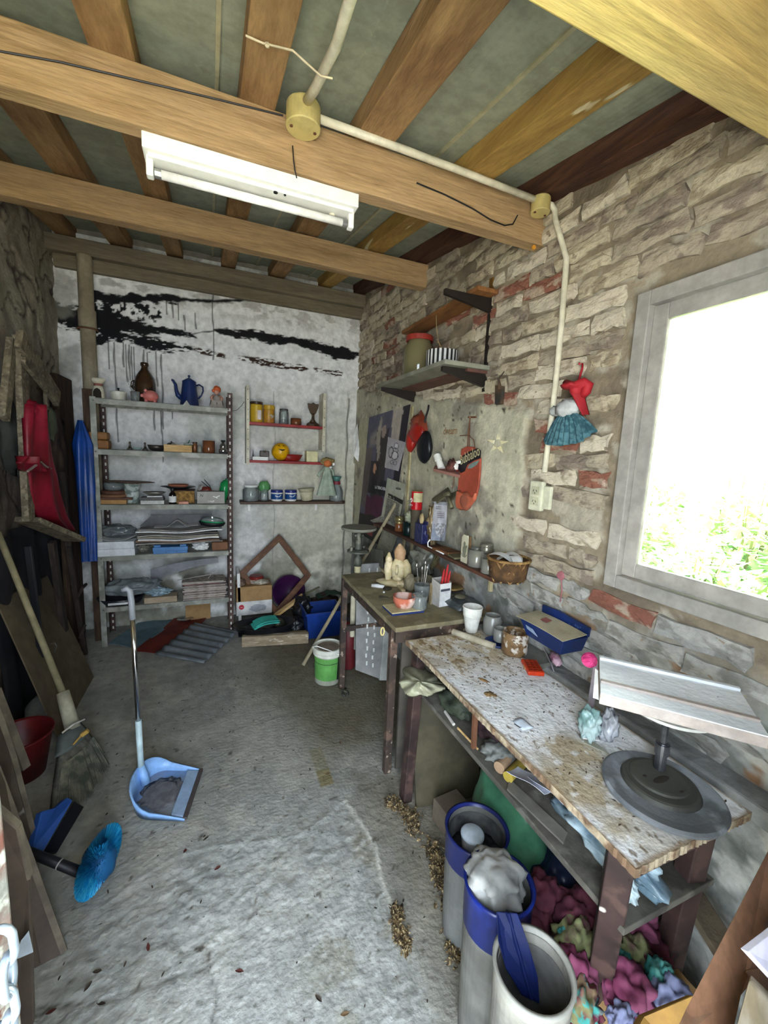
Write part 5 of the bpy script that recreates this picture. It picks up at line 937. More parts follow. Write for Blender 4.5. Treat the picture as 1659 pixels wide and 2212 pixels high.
link('teal_swoosh', MB().slab([R_(x, y, .035) for x, y in [(1010, 1012), (1014, 1004), (1024, 998), (1036, 994), (1030, 1004), (1018, 1012)]], (-.001, 0, 0)), mat('teal_print', '#7e9590', rough=.5), t)
link('wire_hanger', MB().tube([R_(1010, 968, .025), R_(1011, 940, .03), R_(1016, 900, .03)], .003, 6).tube([R_(1026, 966, .025), R_(1023, 950, .03), R_(1012, 940, .03), R_(994, 941, .025)], .0022, 6).tube([R_(1014, 965, .025), R_(1015, 900, .03)], .0022, 6), mat('rust', ''), t)
link('nail', MB().cyl(R_(1015, 901, .0), R_(1015, 901, .05), .005, n=8).box(-.0, .0, 0, 0, 0, 0).tube([R_(1012, 901, .03), R_(1028, 901, .03)], .005, 6), mat('rust', ''), t)
# small board with jars and pointer left of the bag
t = thing('hanging_board', 'narrow pinkish hanging board of small bottles left of the salmon bag', 'board', wr(965, 1015, .06)); R_ = lambda px, py, off=.06: wr(px, py, off) - t.location
link('board', MB().slab([R_(936, 1012, .12), R_(940, 1005, .04), R_(992, 1016, .03), R_(994, 1026, .10)], (0, 0, -.016)), mat('pink_board', '#a67468', '#93695c', scale=8, rough=.8), t, bev=.002)
link('wire_loop', MB().tube([R_(981, 1028, .06), R_(980, 1048, .06), R_(976, 1055, .06)], .002, 6), mat('rust', ''), t)
t = thing('white_tube', 'white plastic tube with screw cap tilted on the hanging board', 'tube', wr(950, 1003, .075)); t.rotation_euler = (0, 0, 0)
q = wr(954, 1013, .075)-t.location; p = wr(944, 984, .075)-t.location
link('tube_body', MB().cyl(q, q+(p-q)*.62, .021, .018, n=16), WHITE, t, smooth=False); link('tube_cap', MB().cyl(q+(p-q)*.64, p, .021, n=16), WHITE, t)
q = wr(975, 1008, .07); solo('dried_flower', 'dark dried flower spray lying on the hanging board', 'flower', MB().ball((0, 0, 0), (.02, .035, .04), .6, 4, 3).tube([(0, .03, .03), (0, .0, 0), (0, -.06, -.03)], .006), mat('maroon_dried', '#4a2a24', '#6b4038', scale=20), q, smooth=True)
q = wr(984, 1009, .06); t = thing('little_glass_jar', 'little glass jar with red base on the hanging board', 'jar', q+Vector((0, 0, -.02))); link('jar_wall', MB().lathe([(.014, 0), (.016, .03), (.01, .04), (0, .04)], 16), WHITE, t, smooth=True); link('jar_base', MB().lathe([(.017, -.004), (.017, .006), (0, .006)], 16), RL, t)
q = wr(983, 998, .05); solo('white_bracket', 'white curved plastic strip behind the hanging board', 'strip', MB().tube([(0, .05, .0), (0, .0, -.006), (0, -.05, .002)], .009, 8), WHITE, q, smooth=True)
# trowel / scraper with brochure
t = thing('metal_scraper', 'grey angular metal scraper hanging on the plaster above the brochure', 'scraper', wr(965, 1078, .05)); R_ = lambda px, py, off=.05: wr(px, py, off) - t.location; OL = mat('olive_steel', '#6f6b52', '#5b5743', scale=12, rough=.5, metal=.4)
link('blade', MB().slab([R_(933, 1077, .05), R_(968, 1052, .03), R_(974, 1062, .05), R_(945, 1084, .08)], (0, .0, -.012)).slab([R_(968, 1068, .04), R_(995, 1056, .03), R_(992, 1066, .05), R_(972, 1080, .06)], (-.0, 0, -.01)), OL, t, bev=.001)
link('scraper_handle', MB().cyl(R_(965, 1066, .06), R_(976, 1097, .08), .010, .012, n=12), OL, t, smooth=True); link('boss', MB().ball(R_(966, 1068, .06), (.02, .03, .02), .1), OL, t, smooth=True)
def broch(u, v):
    if v < .08: return C('#9fa0a8')
    if u < .12 and v < .7: return C('#b4b6c2')
    e = ((u-.55)/.36)**2+((v-.66)/.25)**2
    if v > .9: return C('#8d95a6') if (int(v*60) % 2 and .2 < u < .8) else C('#a7aebc')
    if .56 < v < .9 and e < .9: return C('#9c9da2') if N2(u, v, 9, 3) > .02 else C('#d2d3da')
    if e >= 1.0 and v > .58: return C('#98a0b4')
    if .12 < v < .2 and .25 < u < .62 and N2(u*3, v, 30, 1) > -.1: return C('#7c7c84')
    if .26 < v < .44 and int(v*40) % 2 == 0 and .3 < u < .85: return C('#8f8f98')
    return C('#d0d0d8')
sheet_on_wall('brochure', 'white and blue folded brochure hanging from the metal scraper', 'brochure', [(949, 1083), (982, 1085), (989, 1168), (958, 1166)], 30, 80, broch, .035, sd=12)[0].location.x = -.05
# mirror star
t = thing('mirror_star', 'star of five pale mirror triangles stuck on the plaster wall', 'star', wr(1077, 960, .012)); MI = mat('pale_mirror', '#f6efcf', '#e6dcae', scale=12, rough=.3)
for k, (tip, a, b) in enumerate((((1076, 936), (1073, 950), (1080, 949)), ((1054, 950), (1069, 951), (1067, 959)), ((1100, 953), (1082, 952), (1084, 960)), ((1060, 977), (1067, 962), (1074, 967)), ((1088, 979), (1075, 968), (1083, 963)))):
    link('mirror_triangle', MB().slab([wr(*tip, .018)-t.location, wr(*a, .018)-t.location, wr(*b, .018)-t.location], (-.004, 0, 0)), MI, t)
q = wr(1084, 850, .02); solo('wall_fixing', 'broken dark bracket stub with a black feather in the brickwork', 'fixing', MB().slab([(0, .02, -.05), (0, -.02, -.05), (0, -.02, .03), (0, .03, .04)], (-.02, 0, 0)).tube([(-.02, -.01, .02), (-.04, -.02, .06), (-.03, -.045, .09)], [.010, .006, .002], 6), mat('brown_stub', '#54402f', '#33302c', scale=20), q)
# doll with red hat
t = thing('gingham_doll', 'rag doll with red floppy hat and teal gingham skirt hung on the brick wall', 'doll', wr(1232, 910, .05)); R_ = lambda px, py, off=.05: wr(px, py, off) - t.location
RF = mat('red_felt', '#a51f28', '#8c1820', scale=8, rough=.7)
link('hanging_cord', MB().tube([R_(1258, 786, .015), R_(1258, 795, .03), R_(1252, 815, .04), R_(1248, 828, .05)], .004, 6).tube([R_(1251, 784, .0), R_(1252, 786, .03)], .004, 6), RF, t)
link('hat_brim', MB().ball(R_(1240, 834, .06), (.05, .040, .014), .2, 3, 5).tube([R_(1222, 828, .07), R_(1240, 834, .08), R_(1262, 826, .06), R_(1270, 832, .05), R_(1266, 845, .05), R_(1258, 855, .05)], [.014, .016, .018, .020, .018, .014], 10), RF, t, smooth=True)
link('red_scarf', MB().grid(lambda u, v: tuple((R_(1232, 845, .07)*(1-v)+R_(1264, 898, .04)*v)*(1-u) + (R_(1262, 850, .05)*(1-v)+R_(1274, 896, .03)*v)*u + Vector((-.02*math.sin(u*PI), 0, 0))), 8, 12, thick=(-.006, 0, 0)), RF, t, smooth=True)
link('doll_head', MB().ball(R_(1247, 842, .06), (.03, .024, .026)), RF, t, smooth=True)
link('white_blouse', MB().ball(R_(1226, 882, .05), (.03, .055, .035), .3, 4, 3).ball(R_(1202, 888, .04), (.018, .032, .020), .3, 4, 5), mat('white_fabric', '#c4c6c4', '#a9aba9', scale=14, rough=.85), t, smooth=True)
SK = mat('teal_gingham', '#2c525c', '#4a6f78', scale=60, rough=.85, mid=(.45, .55))
cA, cB = R_(1212, 893, .045), R_(1246, 892, .045)
def skirt(u, v):
    a = PI*(u-.5)*2; top = cA*(1-u)+cB*u; low = [R_(*q, .02) for q in ((1176, 950), (1196, 962), (1232, 965), (1268, 958), (1291, 930))]
    k = u*4; i = min(3, int(k)); f = k-i; lo = low[i]*(1-f)+low[i+1]*f; p = top*(1-v)+lo*v
    return (p.x - .05*math.sin(u*PI)*(.3+.7*v) - .006*math.sin(u*PI*22)*v, p.y, p.z+.02*math.sin(v*PI)*(1 if .1 < u < .9 else .3))
link('gingham_skirt', MB().grid(skirt, 80, 10, thick=(-.003, 0, 0)), SK, t, smooth=True)
link('arm_wire', MB().tube([R_(1190, 885, .04), R_(1200, 888, .05), R_(1205, 892, .05)], .004, 6), DARKM, t)
solo('ribbon', 'faded pink ribbon bow stuck low on the brick wall', 'ribbon', MB().tube([wr(1211, 1236, .015), wr(1212, 1250, .02), wr(1214, 1275, .02), wr(1210, 1300, .02)], .0022, 6).ball(wr(1211, 1243, .02), (.004, .020, .018), .4, 4, 2, 2), mat('faded_pink', '#a2666c', rough=.9))
# ---- lower wall shelf (long plank) and its things
z3 = 1.035
l0 = on_x(846, 1137, 1.15); 
ls = thing('plank_shelf', 'long reddish brown plank shelf along the plaster wall above the far table', 'shelf', (0, 0, 0))
ZS = .975; YS_A, YS_B = 2.95, 1.45
link('shelf_board', MB().box(1.15, 1.272, YS_B, YS_A, ZS-.018, ZS), mat('red_brown_plank', '#5c3b2c', '#4a3025', scale=5, rough=.6, stretch=(6,1,6)), ls, bev=.002)
for y in (2.5, 1.62): link('bracket', MB().box(1.255, 1.272, y-.008, y+.008, ZS-.12, ZS-.018), mat('cream_batten', ''), ls)
def sh(px, py, X=1.20): p = on_x(px, py, X); return Vector((X, p.y, ZS))
BLKJ = jar('dark_jar', 'small dark jar at the left end of the plank shelf', sh(862, 1135), .03, .06, GLASSB, mat('brown_fill', ''), .8, mat('brass_lid', '#8f8358', rough=.3, metal=.6), .012)
p = sh(866, 1110); jar('brass_tin', 'shallow brass tin standing on the small dark jar', Vector((1.20, BLKJ.location.y, ZS+.074)), .032, .028, mat('brass_lid', ''), cat='tin', shoulder=False)
p = sh(882, 1148); t = thing('black_mug', 'black mug beside the blue package on the plank shelf', 'mug', p); link('mug_wall', MB().lathe([(.034, 0), (.038, .004), (.038, .088), (.034, .088), (.033, .01), (0, .008)], 24), mat('black_green_glaze', '#10211f', rough=.3), t, smooth=True); link('mug_handle', MB().tube([(.0, -.037, .07), (.0, -.055, .06), (0, -.056, .03), (0, -.037, .02)], .004, 8), MATS['black_green_glaze'], t, smooth=True)
p = sh(883, 1135); crumple('tissue', 'crumpled whitish tissue stuffed behind the black mug', 'tissue', p+Vector((.02, .02, .12)), (.035, .045, .04), mat('greenish_tissue', '#a6a890', '#8d8f78', scale=14, rough=.9), .4, 3, 6)
p = sh(900, 1105, 1.19)
t = thing('red_can', 'red drink can with cream panel standing on the tissue and package', 'can', Vector((1.205, on_x(899, 1105, 1.205).y, 1.16))); 
link('can_body', MB().lathe([(.034, 0), (.036, .004), (.036, .112), (.033, .118), (0, .118)], 28), mat('red_can_paint', '#b3181f', rough=.3), t, smooth=False); link('can_rim', MB().lathe([(.033, .114), (.035, .120), (.032, .122), (.03, .119), (0, .119)], 28), mat('brass_lid', ''), t)
link('cream_panel', MB().lathe([(.0364, .05), (.0366, .052), (.0366, .106), (.0364, .108)], 40), mat('cream_label', '#bcb48a', rough=.5), t)
for q in t.children:
    if q.name.startswith('cream_panel'):
        bm = bmesh.new(); bm.from_mesh(q.data); bmesh.ops.delete(bm, geom=[f for f in bm.faces if f.calc_center_median().y > -.018 or f.calc_center_median().x > .03], context='FACES'); bm.to_mesh(q.data); bm.free()
link('white_logo', MB().tube([(-.037, .004+.012*math.cos(k*PI/5), .06+.012*math.sin(k*PI/5)) for k in range(9)], .0028, 6), WI, t); text('lettering', 'OCTA', .016, WI, t, Matrix.Translation((-.0375, .004, .024)) @ Matrix.Rotation(-PI/2, 4, 'Z') @ Matrix.Rotation(PI/2, 4, 'X'))
link('can_support', MB().lathe([(.032, -.185), (.034, 0), (0, 0)], 20), mat('card_tube', '#4a4234', rough=.8), t)
p = sh(912, 1155, 1.185); t = thing('blue_package', 'dark blue crinkled foil package on the plank shelf', 'package', p); BF = mat('dark_blue_foil', '#252850', '#3b3f68', scale=30, rough=.35, bump=.5, mid=(.55, .6))
link('package_body', MB().ball((0, 0, .066), (.03, .052, .064), .18, 3, 3).box(-.028, .028, -.048, .048, .001, .12), BF, t, bev=.004); link('package_top', MB().box(-.004, .004, -.058, .058, .118, .138), BF, t)
p = sh(930, 1130, 1.21); crumple('cellophane', 'tall crinkled brown cellophane wrapper beside the blue package', 'wrapper', p+Vector((.01, -.01, .12)), (.03, .03, .12), mat('brown_cellophane', '#8f7c5c', '#5f5038', scale=18, rough=.2), .6, 3.2, 4)
crumple('wood_chip', 'pale wooden wedge leaning on the blue package', 'wedge', sh(911, 1115, 1.17)+Vector((0, .0, .15)), (.012, .022, .035), mat('pale_wedge', '#a8946c'), .2, 2, 2, sub=2)
p = sh(935, 1160, 1.16); solo('white_cable', 'loop of white cable hanging over the plank shelf edge', 'cable', MB().tube([(.0, .03, .05), (-.005, .045, .03), (-.005, .04, .008), (.0, .0, .006), (.0, -.06, .005), (.0, -.13, .004)], .004, 8), WHITE, p, smooth=True)
solo('brown_book', 'worn brown book lying flat on the plank shelf under the brochure', 'book', MB().box(-.045, .045, -.075, .075, 0, .016), mat('worn_brown', '#7c5231', '#5f4026', scale=8, rough=.7), sh(965, 1180, 1.205)+Vector((0, .0, .0005)), .1, bev=.002)
solo('slate_piece', 'flat olive slate piece lying on the plank shelf', 'slate', MB().box(-.04, .04, -.06, .06, 0, .010), mat('olive_slate', '#6c684c', rough=.8), sh(995, 1198, 1.205)+Vector((0, .04, .0005)), -.1, bev=.002)
p = sh(1003, 1193, 1.175); t = thing('picture_card', 'upright arched card with a seated figure drawing on the plank shelf', 'card', p)
link('card_body', MB().slab([(0, -.030, 0), (0, .030, 0), (0, .030, .125), (0, .016, .142), (0, -.016, .142), (0, -.030, .125)], (.006, 0, 0)), mat('ivory_card', '#cbc6ac', rough=.6), t)
link('card_edge', MB().box(.000, .010, -.040, -.031, -.002, .14), mat('brown_edge', '#6b5236'), t)
GD = mat('sage_ink', '#7b7d68', rough=.7); link('drawn_figure', MB().ball((-.0008, .002, .095), (.0008, .010, .014), sub=2).ball((-.0008, 0, .062), (.0008, .017, .03), .2, 3, 1, 2).ball((-.0008, -.016, .085), (.0008, .006, .008), sub=2), GD, t); link('drawn_rope', MB().tube([(-.001, .022, .045), (-.001, .01, .03), (-.001, -.01, .03), (-.001, -.022, .045)], .0012, 5), BI, t)
p = sh(1030, 1200, 1.215)
t = thing('silver_tin', 'rounded dull silver tin at the back of the plank shelf', 'tin', Vector((1.235, on_x(1053, 1165, 1.235).y, 1.045))); link('tin_body', MB().lathe([(.026, 0), (.032, .008), (.032, .024), (.028, .030), (.032, .036), (.030, .048), (0, .050)], 24), mat('dull_silver', '#8b877a', '#6e6a5e', scale=10, rough=.3, metal=.5), t, smooth=True)
link('tin_pedestal', MB().lathe([(.030, -.07), (.032, -.065), (.032, 0), (0, 0)], 24), GLASSD, t)
jar('cloudy_jar', 'dusty clear glass jar with red paper inside on the plank shelf', sh(1030, 1200, 1.20), .045, .085, GLASSD, mat('salmon_fill', '#b0655a', rough=.8), .4, shoulder=False)
jar('small_cloudy_jar', 'little dusty glass jar of brown bits next to the basket', sh(1056, 1215, 1.185), .036, .07, GLASSD, mat('brown_fill', ''), .5, shoulder=False)
p = sh(1097, 1232, 1.19); t = thing('woven_basket', 'woven bamboo basket full of papers at the right end of the plank shelf', 'basket', p); BAM = mat('bamboo_weave', '#8a6a3e', '#6b4c28', scale=20, rough=.7, c3='#a5854f')
link('basket_liner', MB().lathe([(.062, .004), (.078, .02), (.088, .10), (.084, .10), (.07, .02), (0, .012)], 36), mat('basket_dark', '#43301d', '#5b4126', scale=20, rough=.9), t, smooth=True)
for sgn in (1, -1):
    for k in range(12):
        pts = []
        for i in range(7): f = i/6; a = 2*PI*k/12 + sgn*f*.75; r = .069+.021*f+.003*math.sin(f*PI*3+k*PI); pts.append((r*math.cos(a), r*math.sin(a), .006+.096*f))
        fl = MB()
        for i in range(6):
            p0, p1 = Vector(pts[i]), Vector(pts[i+1]); fl.add([p0+Vector((0, 0, -.006)), p1+Vector((0, 0, -.006)), p1+Vector((0, 0, .006)), p0+Vector((0, 0, .006))], [(0, 1, 2, 3)])
        link('weave_strip', fl, BAM, t)
link('basket_rim', MB().tube([(.089*math.cos(i*PI/16), .089*math.sin(i*PI/16), .102) for i in range(32)], .006, 8, closed=True), BAM, t, smooth=True)
for k, (dx, dy, rz) in enumerate(((-.02, .02, .4), (.01, -.02, -.3), (.03, .03, .9))): solo('receipt', ['curled white receipt sticking out of the basket to the left', 'folded white slip at the right in the basket', 'crumpled paper slip at the back of the basket'][k], 'paper', MB().grid(lambda u, v: (-.02+.04*u, -.055+.11*v, .022*math.sin(v*PI*(.8+.2*k))+.004*u), 4, 10, thick=(0, 0, .0012)), PAPER, p+Vector((dx, dy, .092)), rz)
# blue wall box above the bench
t = thing('blue_wall_box', 'dark blue sheet-metal box with pale card lid on the bricks above the workbench', 'box', (1.195, 1.14, .875)); BM = mat('navy_paint', '#1b2f66', '#162752', scale=6, rough=.4, spot=('#44598c', 20, .66))
link('box_body', MB().add([(-.055, .120, .0), (-.055, -.105, 0), (.065, -.105, .0), (.065, .120, 0), (-.042, .09, -.062), (-.042, -.085, -.062), (.065, -.085, -.062), (.065, .09, -.062)], [(0, 1, 2, 3), (7, 6, 5, 4), (0, 4, 5, 1), (1, 5, 6, 2), (2, 6, 7, 3), (3, 7, 4, 0)]), BM, t, bev=.002)
link('box_back', MB().slab([(.060, -.105, -.0), (.060, .122, 0), (.060, .125, .040), (.060, .04, .046), (.060, -.108, .036)], (.010, 0, 0)), BM, t)
link('card_lid', MB().grid(lambda u, v: (-.066+.115*u, -.112+.245*v, .003+.010*u+.004*math.sin(v*PI)), 4, 10, thick=(0, 0, .0015)), mat('dusty_card', '#bdb59b', '#aaa287', scale=8, rough=.8), t)
link('pink_stamp', MB().grid(lambda u, v: (-.020+.03*u, .015+.035*v, .013+.005*u+.003), 1, 1), mat('dull_pink_print', '#8e5650', rough=.8), t)
link('worn_label', MB().slab([(-.0545, .045, -.018), (-.053, .085, -.016), (-.050, .078, -.030), (-.051, .02, -.038)], (-.003, 0, 0)), mat('worn_blue_label', '#8fa0b8'), t)
# brick-wall hung thin wire near blue box
# ================================================================ FAR TABLE
TX0, TX1, TY0, TY1, TZ = .745, 1.265, 1.575, 2.41, .748
TT = mat('dusty_table_top', '#8b8165', '#7a7055', scale=4, rough=.85, bump=.3, c3='#938a6c'); TL = mat('brown_painted_steel', '#43372f', '#352c27', scale=7, rough=.6, c3='#5f4b3f', spot=('#8d7e70', 30, .66))
ft = thing('work_table', 'tall brown steel framed table with dusty olive top in the middle of the right wall', 'table', (0, 0, 0))
link('table_top', MB().slab([(TX0-.005, TY0, TZ-.022), (TX1, TY0, TZ-.022), (TX1, TY1, TZ-.022), (TX0, TY1, TZ-.022)], (0, 0, .022)), TT, ft, bev=.002)
link('apron', MB().box(TX0, TX1, TY0+.003, TY0+.03, TZ-.075, TZ-.022), TL, ft, bev=.002); link('apron', MB().box(TX0, TX0+.025, TY0+.03, TY1-.02, TZ-.065, TZ-.022), TL, ft, bev=.002)
for x, y in ((TX0+.012, TY0+.06), (TX0+.012, TY1-.02), (TX1-.03, TY0+.05), (TX1-.03, TY1-.02)): link('leg', MB().box(x-.016, x+.018, y-.016, y+.016, .0, TZ-.022), TL, ft, bev=.002)
link('cross_bar', MB().bar((TX0+.012, TY1-.02, .40), (TX1-.03, TY1-.02, .40), .028, .035), TL, ft, bev=.002); 
link('shelf_panel', MB().slab([(TX0+.05, TY0+.05, .02), (TX0+.30, TY0+.02, .02), (TX0+.30, TY0+.02, .68), (TX0+.05, TY0+.05, .68)], (0, -.012, 0)), mat('dark_panel', '#3c3730', '#4b463e', scale=5, rough=.8), ft)
q = on_y(834, 1372, TY0-.0); solo('washer_ring', 'yellowed oval ring hanging on the near leg of the steel table', 'ring', MB().tube([(.008*math.cos(i*PI/8), 0, .018*math.sin(i*PI/8)) for i in range(16)], .0035, 8, closed=True), mat('yellowed_pvc', ''), Vector((q.x, TY0+.0405, q.z)), smooth=True)
def ton(px, py, z=TZ): return on_z(px, py, z)
def tow(px, py, X=1.17): return Vector((X, on_x(px, py, X).y, TZ))      # by the wall, on the table
# banding wheel at the far corner (stands on a stand behind the table end)
q = ton(772, 1236); t = thing('modelling_turntable', 'old iron modelling turntable with round plate at the far left corner of the steel table', 'turntable', q+Vector((0, .0, .001))); IR = mat('dusty_iron', '#4f5148', '#3c3e38', scale=9, rough=.6, metal=.3, c3='#6b6b5e')
link('base_peg', MB().lathe([(.020, 0), (.021, .04), (0, .04)], 18), mat('cream_peg', '#bdb48f', rough=.6), t); link('lower_cone', MB().lathe([(.022, .04), (.030, .06), (.022, .09), (.014, .11), (.012, .13), (0, .13)], 20), IR, t, smooth=True)
link('middle_flange', MB().lathe([(.05, .125), (.070, .132), (.070, .142), (.05, .150), (0, .15)], 28), IR, t); link('flange_bolt', MB().cyl((-.052, -.02, .14), (-.052, -.02, .17), .010, n=8).cyl((.045, .02, .14), (.045, .02, .165), .010, n=8), IR, t)
link('column', MB().cyl((0, 0, .15), (0, 0, .275), .022, .018, n=16).cyl((-.03, 0, .235), (.03, 0, .235), .010, n=10), IR, t, smooth=False); link('round_plate', MB().lathe([(.09, .270), (.108, .276), (.112, .284), (.110, .292), (0, .292)], 40), mat('grey_iron_plate', '#6d6c61', '#7d7c70', scale=6, rough=.5), t, smooth=False)
# sculpture
q = ton(858, 1262); t = thing('hand_sculpture', 'cream carved sculpture of hooded figures on a wavy plinth on the steel table', 'sculpture', q, -.5); CRV = mat('carved_cream', '#cfc197', '#b8a77c', scale=10, rough=.6, c3='#d9c9a6'); CRP = mat('carved_pinkish', '#c0a07c', '#ad8a68', scale=12, rough=.6)
link('plinth', MB().ball((0, 0, .010), (.125, .06, .022), .2, 2.5, 3, 3, flat=-.010), CRV, t, smooth=True)
link('left_figure', MB().ball((-.055, 0, .09), (.026, .026, .078), .12, 2, 3).lathe([(.020, .13), (.022, .15), (.006, .185), (0, .19)], 14, (-.056, 0, 0)), CRV, t, smooth=True)
link('right_arm', MB().tube([(.058, -.01, .02), (.060, -.02, .07), (.052, -.01, .12), (.040, 0, .15)], [.020, .024, .022, .014], 12), CRV, t, smooth=True)
link('face_mass', MB().ball((0, -.005, .09), (.045, .038, .07), .12, 3, 5), CRV, t, smooth=True); link('nose_ridge', MB().tube([(-.004, -.035, .125), (-.003, -.050, .09), (-.003, -.046, .07)], [.008, .011, .006], 8), CRV, t, smooth=True); link('chin', MB().ball((0, -.032, .045), (.028, .02, .016), .1).ball((-.02, -.028, .075), (.012, .012, .02)).ball((.022, -.028, .08), (.012, .012, .02)), CRV, t, smooth=True)
link('top_head', MB().ball((.008, .0, .185), (.034, .030, .052), .15, 3, 8).ball((.004, .0, .225), (.014, .012, .02)), CRP, t, smooth=True)
q = ton(812, 1250); solo('carved_slab', 'thin carved slab lying by the sculpture plinth', 'slab', MB().bar(ton(822, 1228)+Vector((0, 0, .008)), ton(872, 1280)+Vector((0, 0, .008)), .024, .014), CRV, bev=.004)
q = tow(908, 1225, 1.18); crumple('plastic_bag', 'cloudy plastic bag over dark clay lumps behind the sculpture', 'bag', q+Vector((.0, .0, .10)), (.065, .10, .105), mat('cloudy_grey_film', '#7f7f72', '#55554b', scale=7, rough=.25, bump=.5, bscale=15), .45, 2.3, 4, flat=-.09)
q = tow(925, 1262, 1.10); crumple('clay_lump', 'olive clay mask on the steel table behind the tool glass', 'clay', q+Vector((.0, .02, .05)), (.06, .06, .05), mat('olive_clay', '#77705a', '#5d5744', scale=8, rough=.8), .35, 2.6, 8, flat=-.048)
q = ton(885, 1275); crumple('clay_lump', 'pale rounded clay lump right beside the sculpture plinth', 'clay', q+Vector((.0, .0, .04)), (.035, .04, .05), mat('pale_clay', '#93896f'), .2, 2.6, 9, flat=-.038)
q = on_x(935, 1235, 1.24); t = thing('dried_plants', 'bundle of dried stems leaning on the wall above the steel table', 'plants', (1.22, q.y, TZ+.002)); mb = MB()
for k in range(26): a = random.uniform(-.09, .13); b = random.uniform(.12, .30); mb.tube([(-.03+random.uniform(-.02, .02), random.uniform(-.03, .03), 0), (.0, a*.5, b*.6), (.025, a, b)], [.003, .003, .002], 5)
link('stems', mb, mat('dry_stem', '#5c5438', '#7a7048', scale=14, rough=.9), t)['kind'] = 'stuff'
q = ton(910, 1300); t = thing('tool_glass', 'clear glass with modelling tools and a blue spoon handle on the steel table', 'glass', q); link('glass_wall', MB().lathe([(.034, 0), (.042, .095), (.040, .095), (.032, .006), (0, .005)], 24), GLASS, t, smooth=True)
for k, (dx, dy, h) in enumerate(((-.03, .0, .18), (-.015, -.02, .17), (.01, .0, .19), (.025, .01, .16), (-.02, .02, .165))):
    tt = thing('modelling_tool', ['leftmost metal modelling tool in the clear glass', 'front thin wire tool in the clear glass', 'tallest looped steel tool in the clear glass', 'right hand short steel tool in the clear glass', 'back steel spatula in the clear glass'][k], 'tool', q+Vector((0, 0, .006)), 0, 'tools in the clear glass'); link('tool_shaft', MB().cyl((dx*.3, dy*.3, .0), (dx*1.2, dy*1.2, h), .0028, n=8), SHINY, tt); link('tool_tip', MB().ball((dx*1.25, dy*1.25, h+.01), (.006, .004, .014), sub=2), SHINY, tt, smooth=True)
q = ton(905, 1318); t = thing('ridged_glass', 'ridged clear glass of small bits in front of the tool glass', 'glass', q); link('glass_wall', MB().lathe([(.030, 0), (.040, .02), (.036, .05), (.041, .078), (.039, .078), (.030, .006), (0, .005)], 16), GLASS, t, smooth=True); crumple('shell_bits', 'pale bits lying inside the ridged clear glass', 'bits', q+Vector((0, 0, .028)), (.028, .028, .022), PAPERG, .4, 4, 4, sub=3)
q = ton(922, 1305); solo('wooden_comb', 'serrated wooden clay comb standing between the glass and the card box', 'comb', MB().slab([(0, .012, 0), (0, -.012, 0), (0, -.012, .10), (0, -.006, .085), (0, -.010, .07), (0, -.004, .055), (0, .002, .11), (0, .012, .09)], (.006, 0, 0)), mat('comb_wood', '#8c7a5a'), q+Vector((.015, 0, .0)))
q = ton(951, 1305); t = thing('card_box', 'white open card box with dark stripe holding red pens on the steel table', 'box', q+Vector((.0, .0, .0)), .15); 
link('box_front', MB().box(-.036, .036, -.034, -.031, 0, .12), PAPER, t); link('box_side', MB().slab([(.034, -.034, 0), (.034, .034, 0), (.034, .034, .135), (.034, -.034, .12)], (.003, 0, 0)).slab([(-.037, -.034, 0), (-.037, .034, 0), (-.037, .034, .135), (-.037, -.034, .12)], (.003, 0, 0)).box(-.036, .036, .031, .034, 0, .135), PAPERG, t); link('dark_stripe', MB().box(-.030, .028, -.0352, -.0341, .080, .092), mat('slate_ink', '#4c505a'), t)
for k, (dx, h) in enumerate(((-.01, .16), (.008, .185), (.02, .15))):
    tt = thing('red_pen', ['left red pen in the white card box', 'tallest red pen in the white card box', 'short red pen in the white card box'][k], 'pen', q+Vector((dx, .0, .004)), 0, 'red pens in the card box'); link('pen_body', MB().cyl((0, 0, 0), (.018, -.004*k, h), .0065, n=10), mat('red_pen_plastic', '#b02a2c', rough=.4), tt); link('pen_tip', MB().cyl((.018, -.004*k, h), (.021, -.0045*k, h+.022), .006, .002, n=10), mat('red_pen_plastic', ''), tt)
q = ton(873, 1318); solo('notebook', 'thin blue edged notebook under the terracotta bowl at the table corner', 'notebook', MB().box(-.085, .085, -.06, .06, 0, .008), mat('navy_book_edge', '#26366b', rough=.6), (q.x-.005, q.y+.002, TZ+.001), .0, bev=.001)
solo('notebook', 'cream pad lying on the blue edged notebook', 'notebook', MB().box(-.083, .083, -.056, .060, 0, .005), mat('cream_pages', '#c2b88f', rough=.8), (q.x-.005, q.y+.002, TZ+.0095), .0)
t = thing('terracotta_bowl', 'pink terracotta bowl with chalky outside on the cream pad', 'bowl', (q.x+.0, q.y+.004, TZ+.015)); link('bowl_wall', MB().lathe([(.030, 0), (.040, .004), (.054, .030), (.056, .058), (.052, .058), (.049, .030), (.036, .009), (0, .008)], 36), mat('chalky_terracotta', '#b9674f', '#d6b8ac', scale=14, rough=.8, mid=(.46, .56)), t, smooth=True)
solo('white_shell', 'small elongated white clay piece on the dusty table top', 'clay piece', MB().tube([(-.03, .02, .008), (0, 0, .009), (.03, -.022, .008)], [.010, .012, .009], 10), PAPER, ton(816, 1269), smooth=True)
solo('dark_stone', 'flat dark oval stone on the dusty table top', 'stone', MB().ball((0, 0, .008), (.026, .022, .010), .1), mat('dark_stone', '#302b20', rough=.7), ton(837, 1274), smooth=True)
solo('white_pebble', 'tiny white pebble beside the dark oval stone', 'pebble', MB().ball((0, 0, .005), .006, sub=2), PAPER, ton(829, 1281), smooth=True)
solo('brown_chip', 'little brown curled chip lying before the white pebble', 'chip', MB().tube([(-.022, .008, .004), (0, 0, .005), (.025, -.012, .003)], [.005, .003, .002], 6), mat('dark_stone', ''), ton(828, 1291))
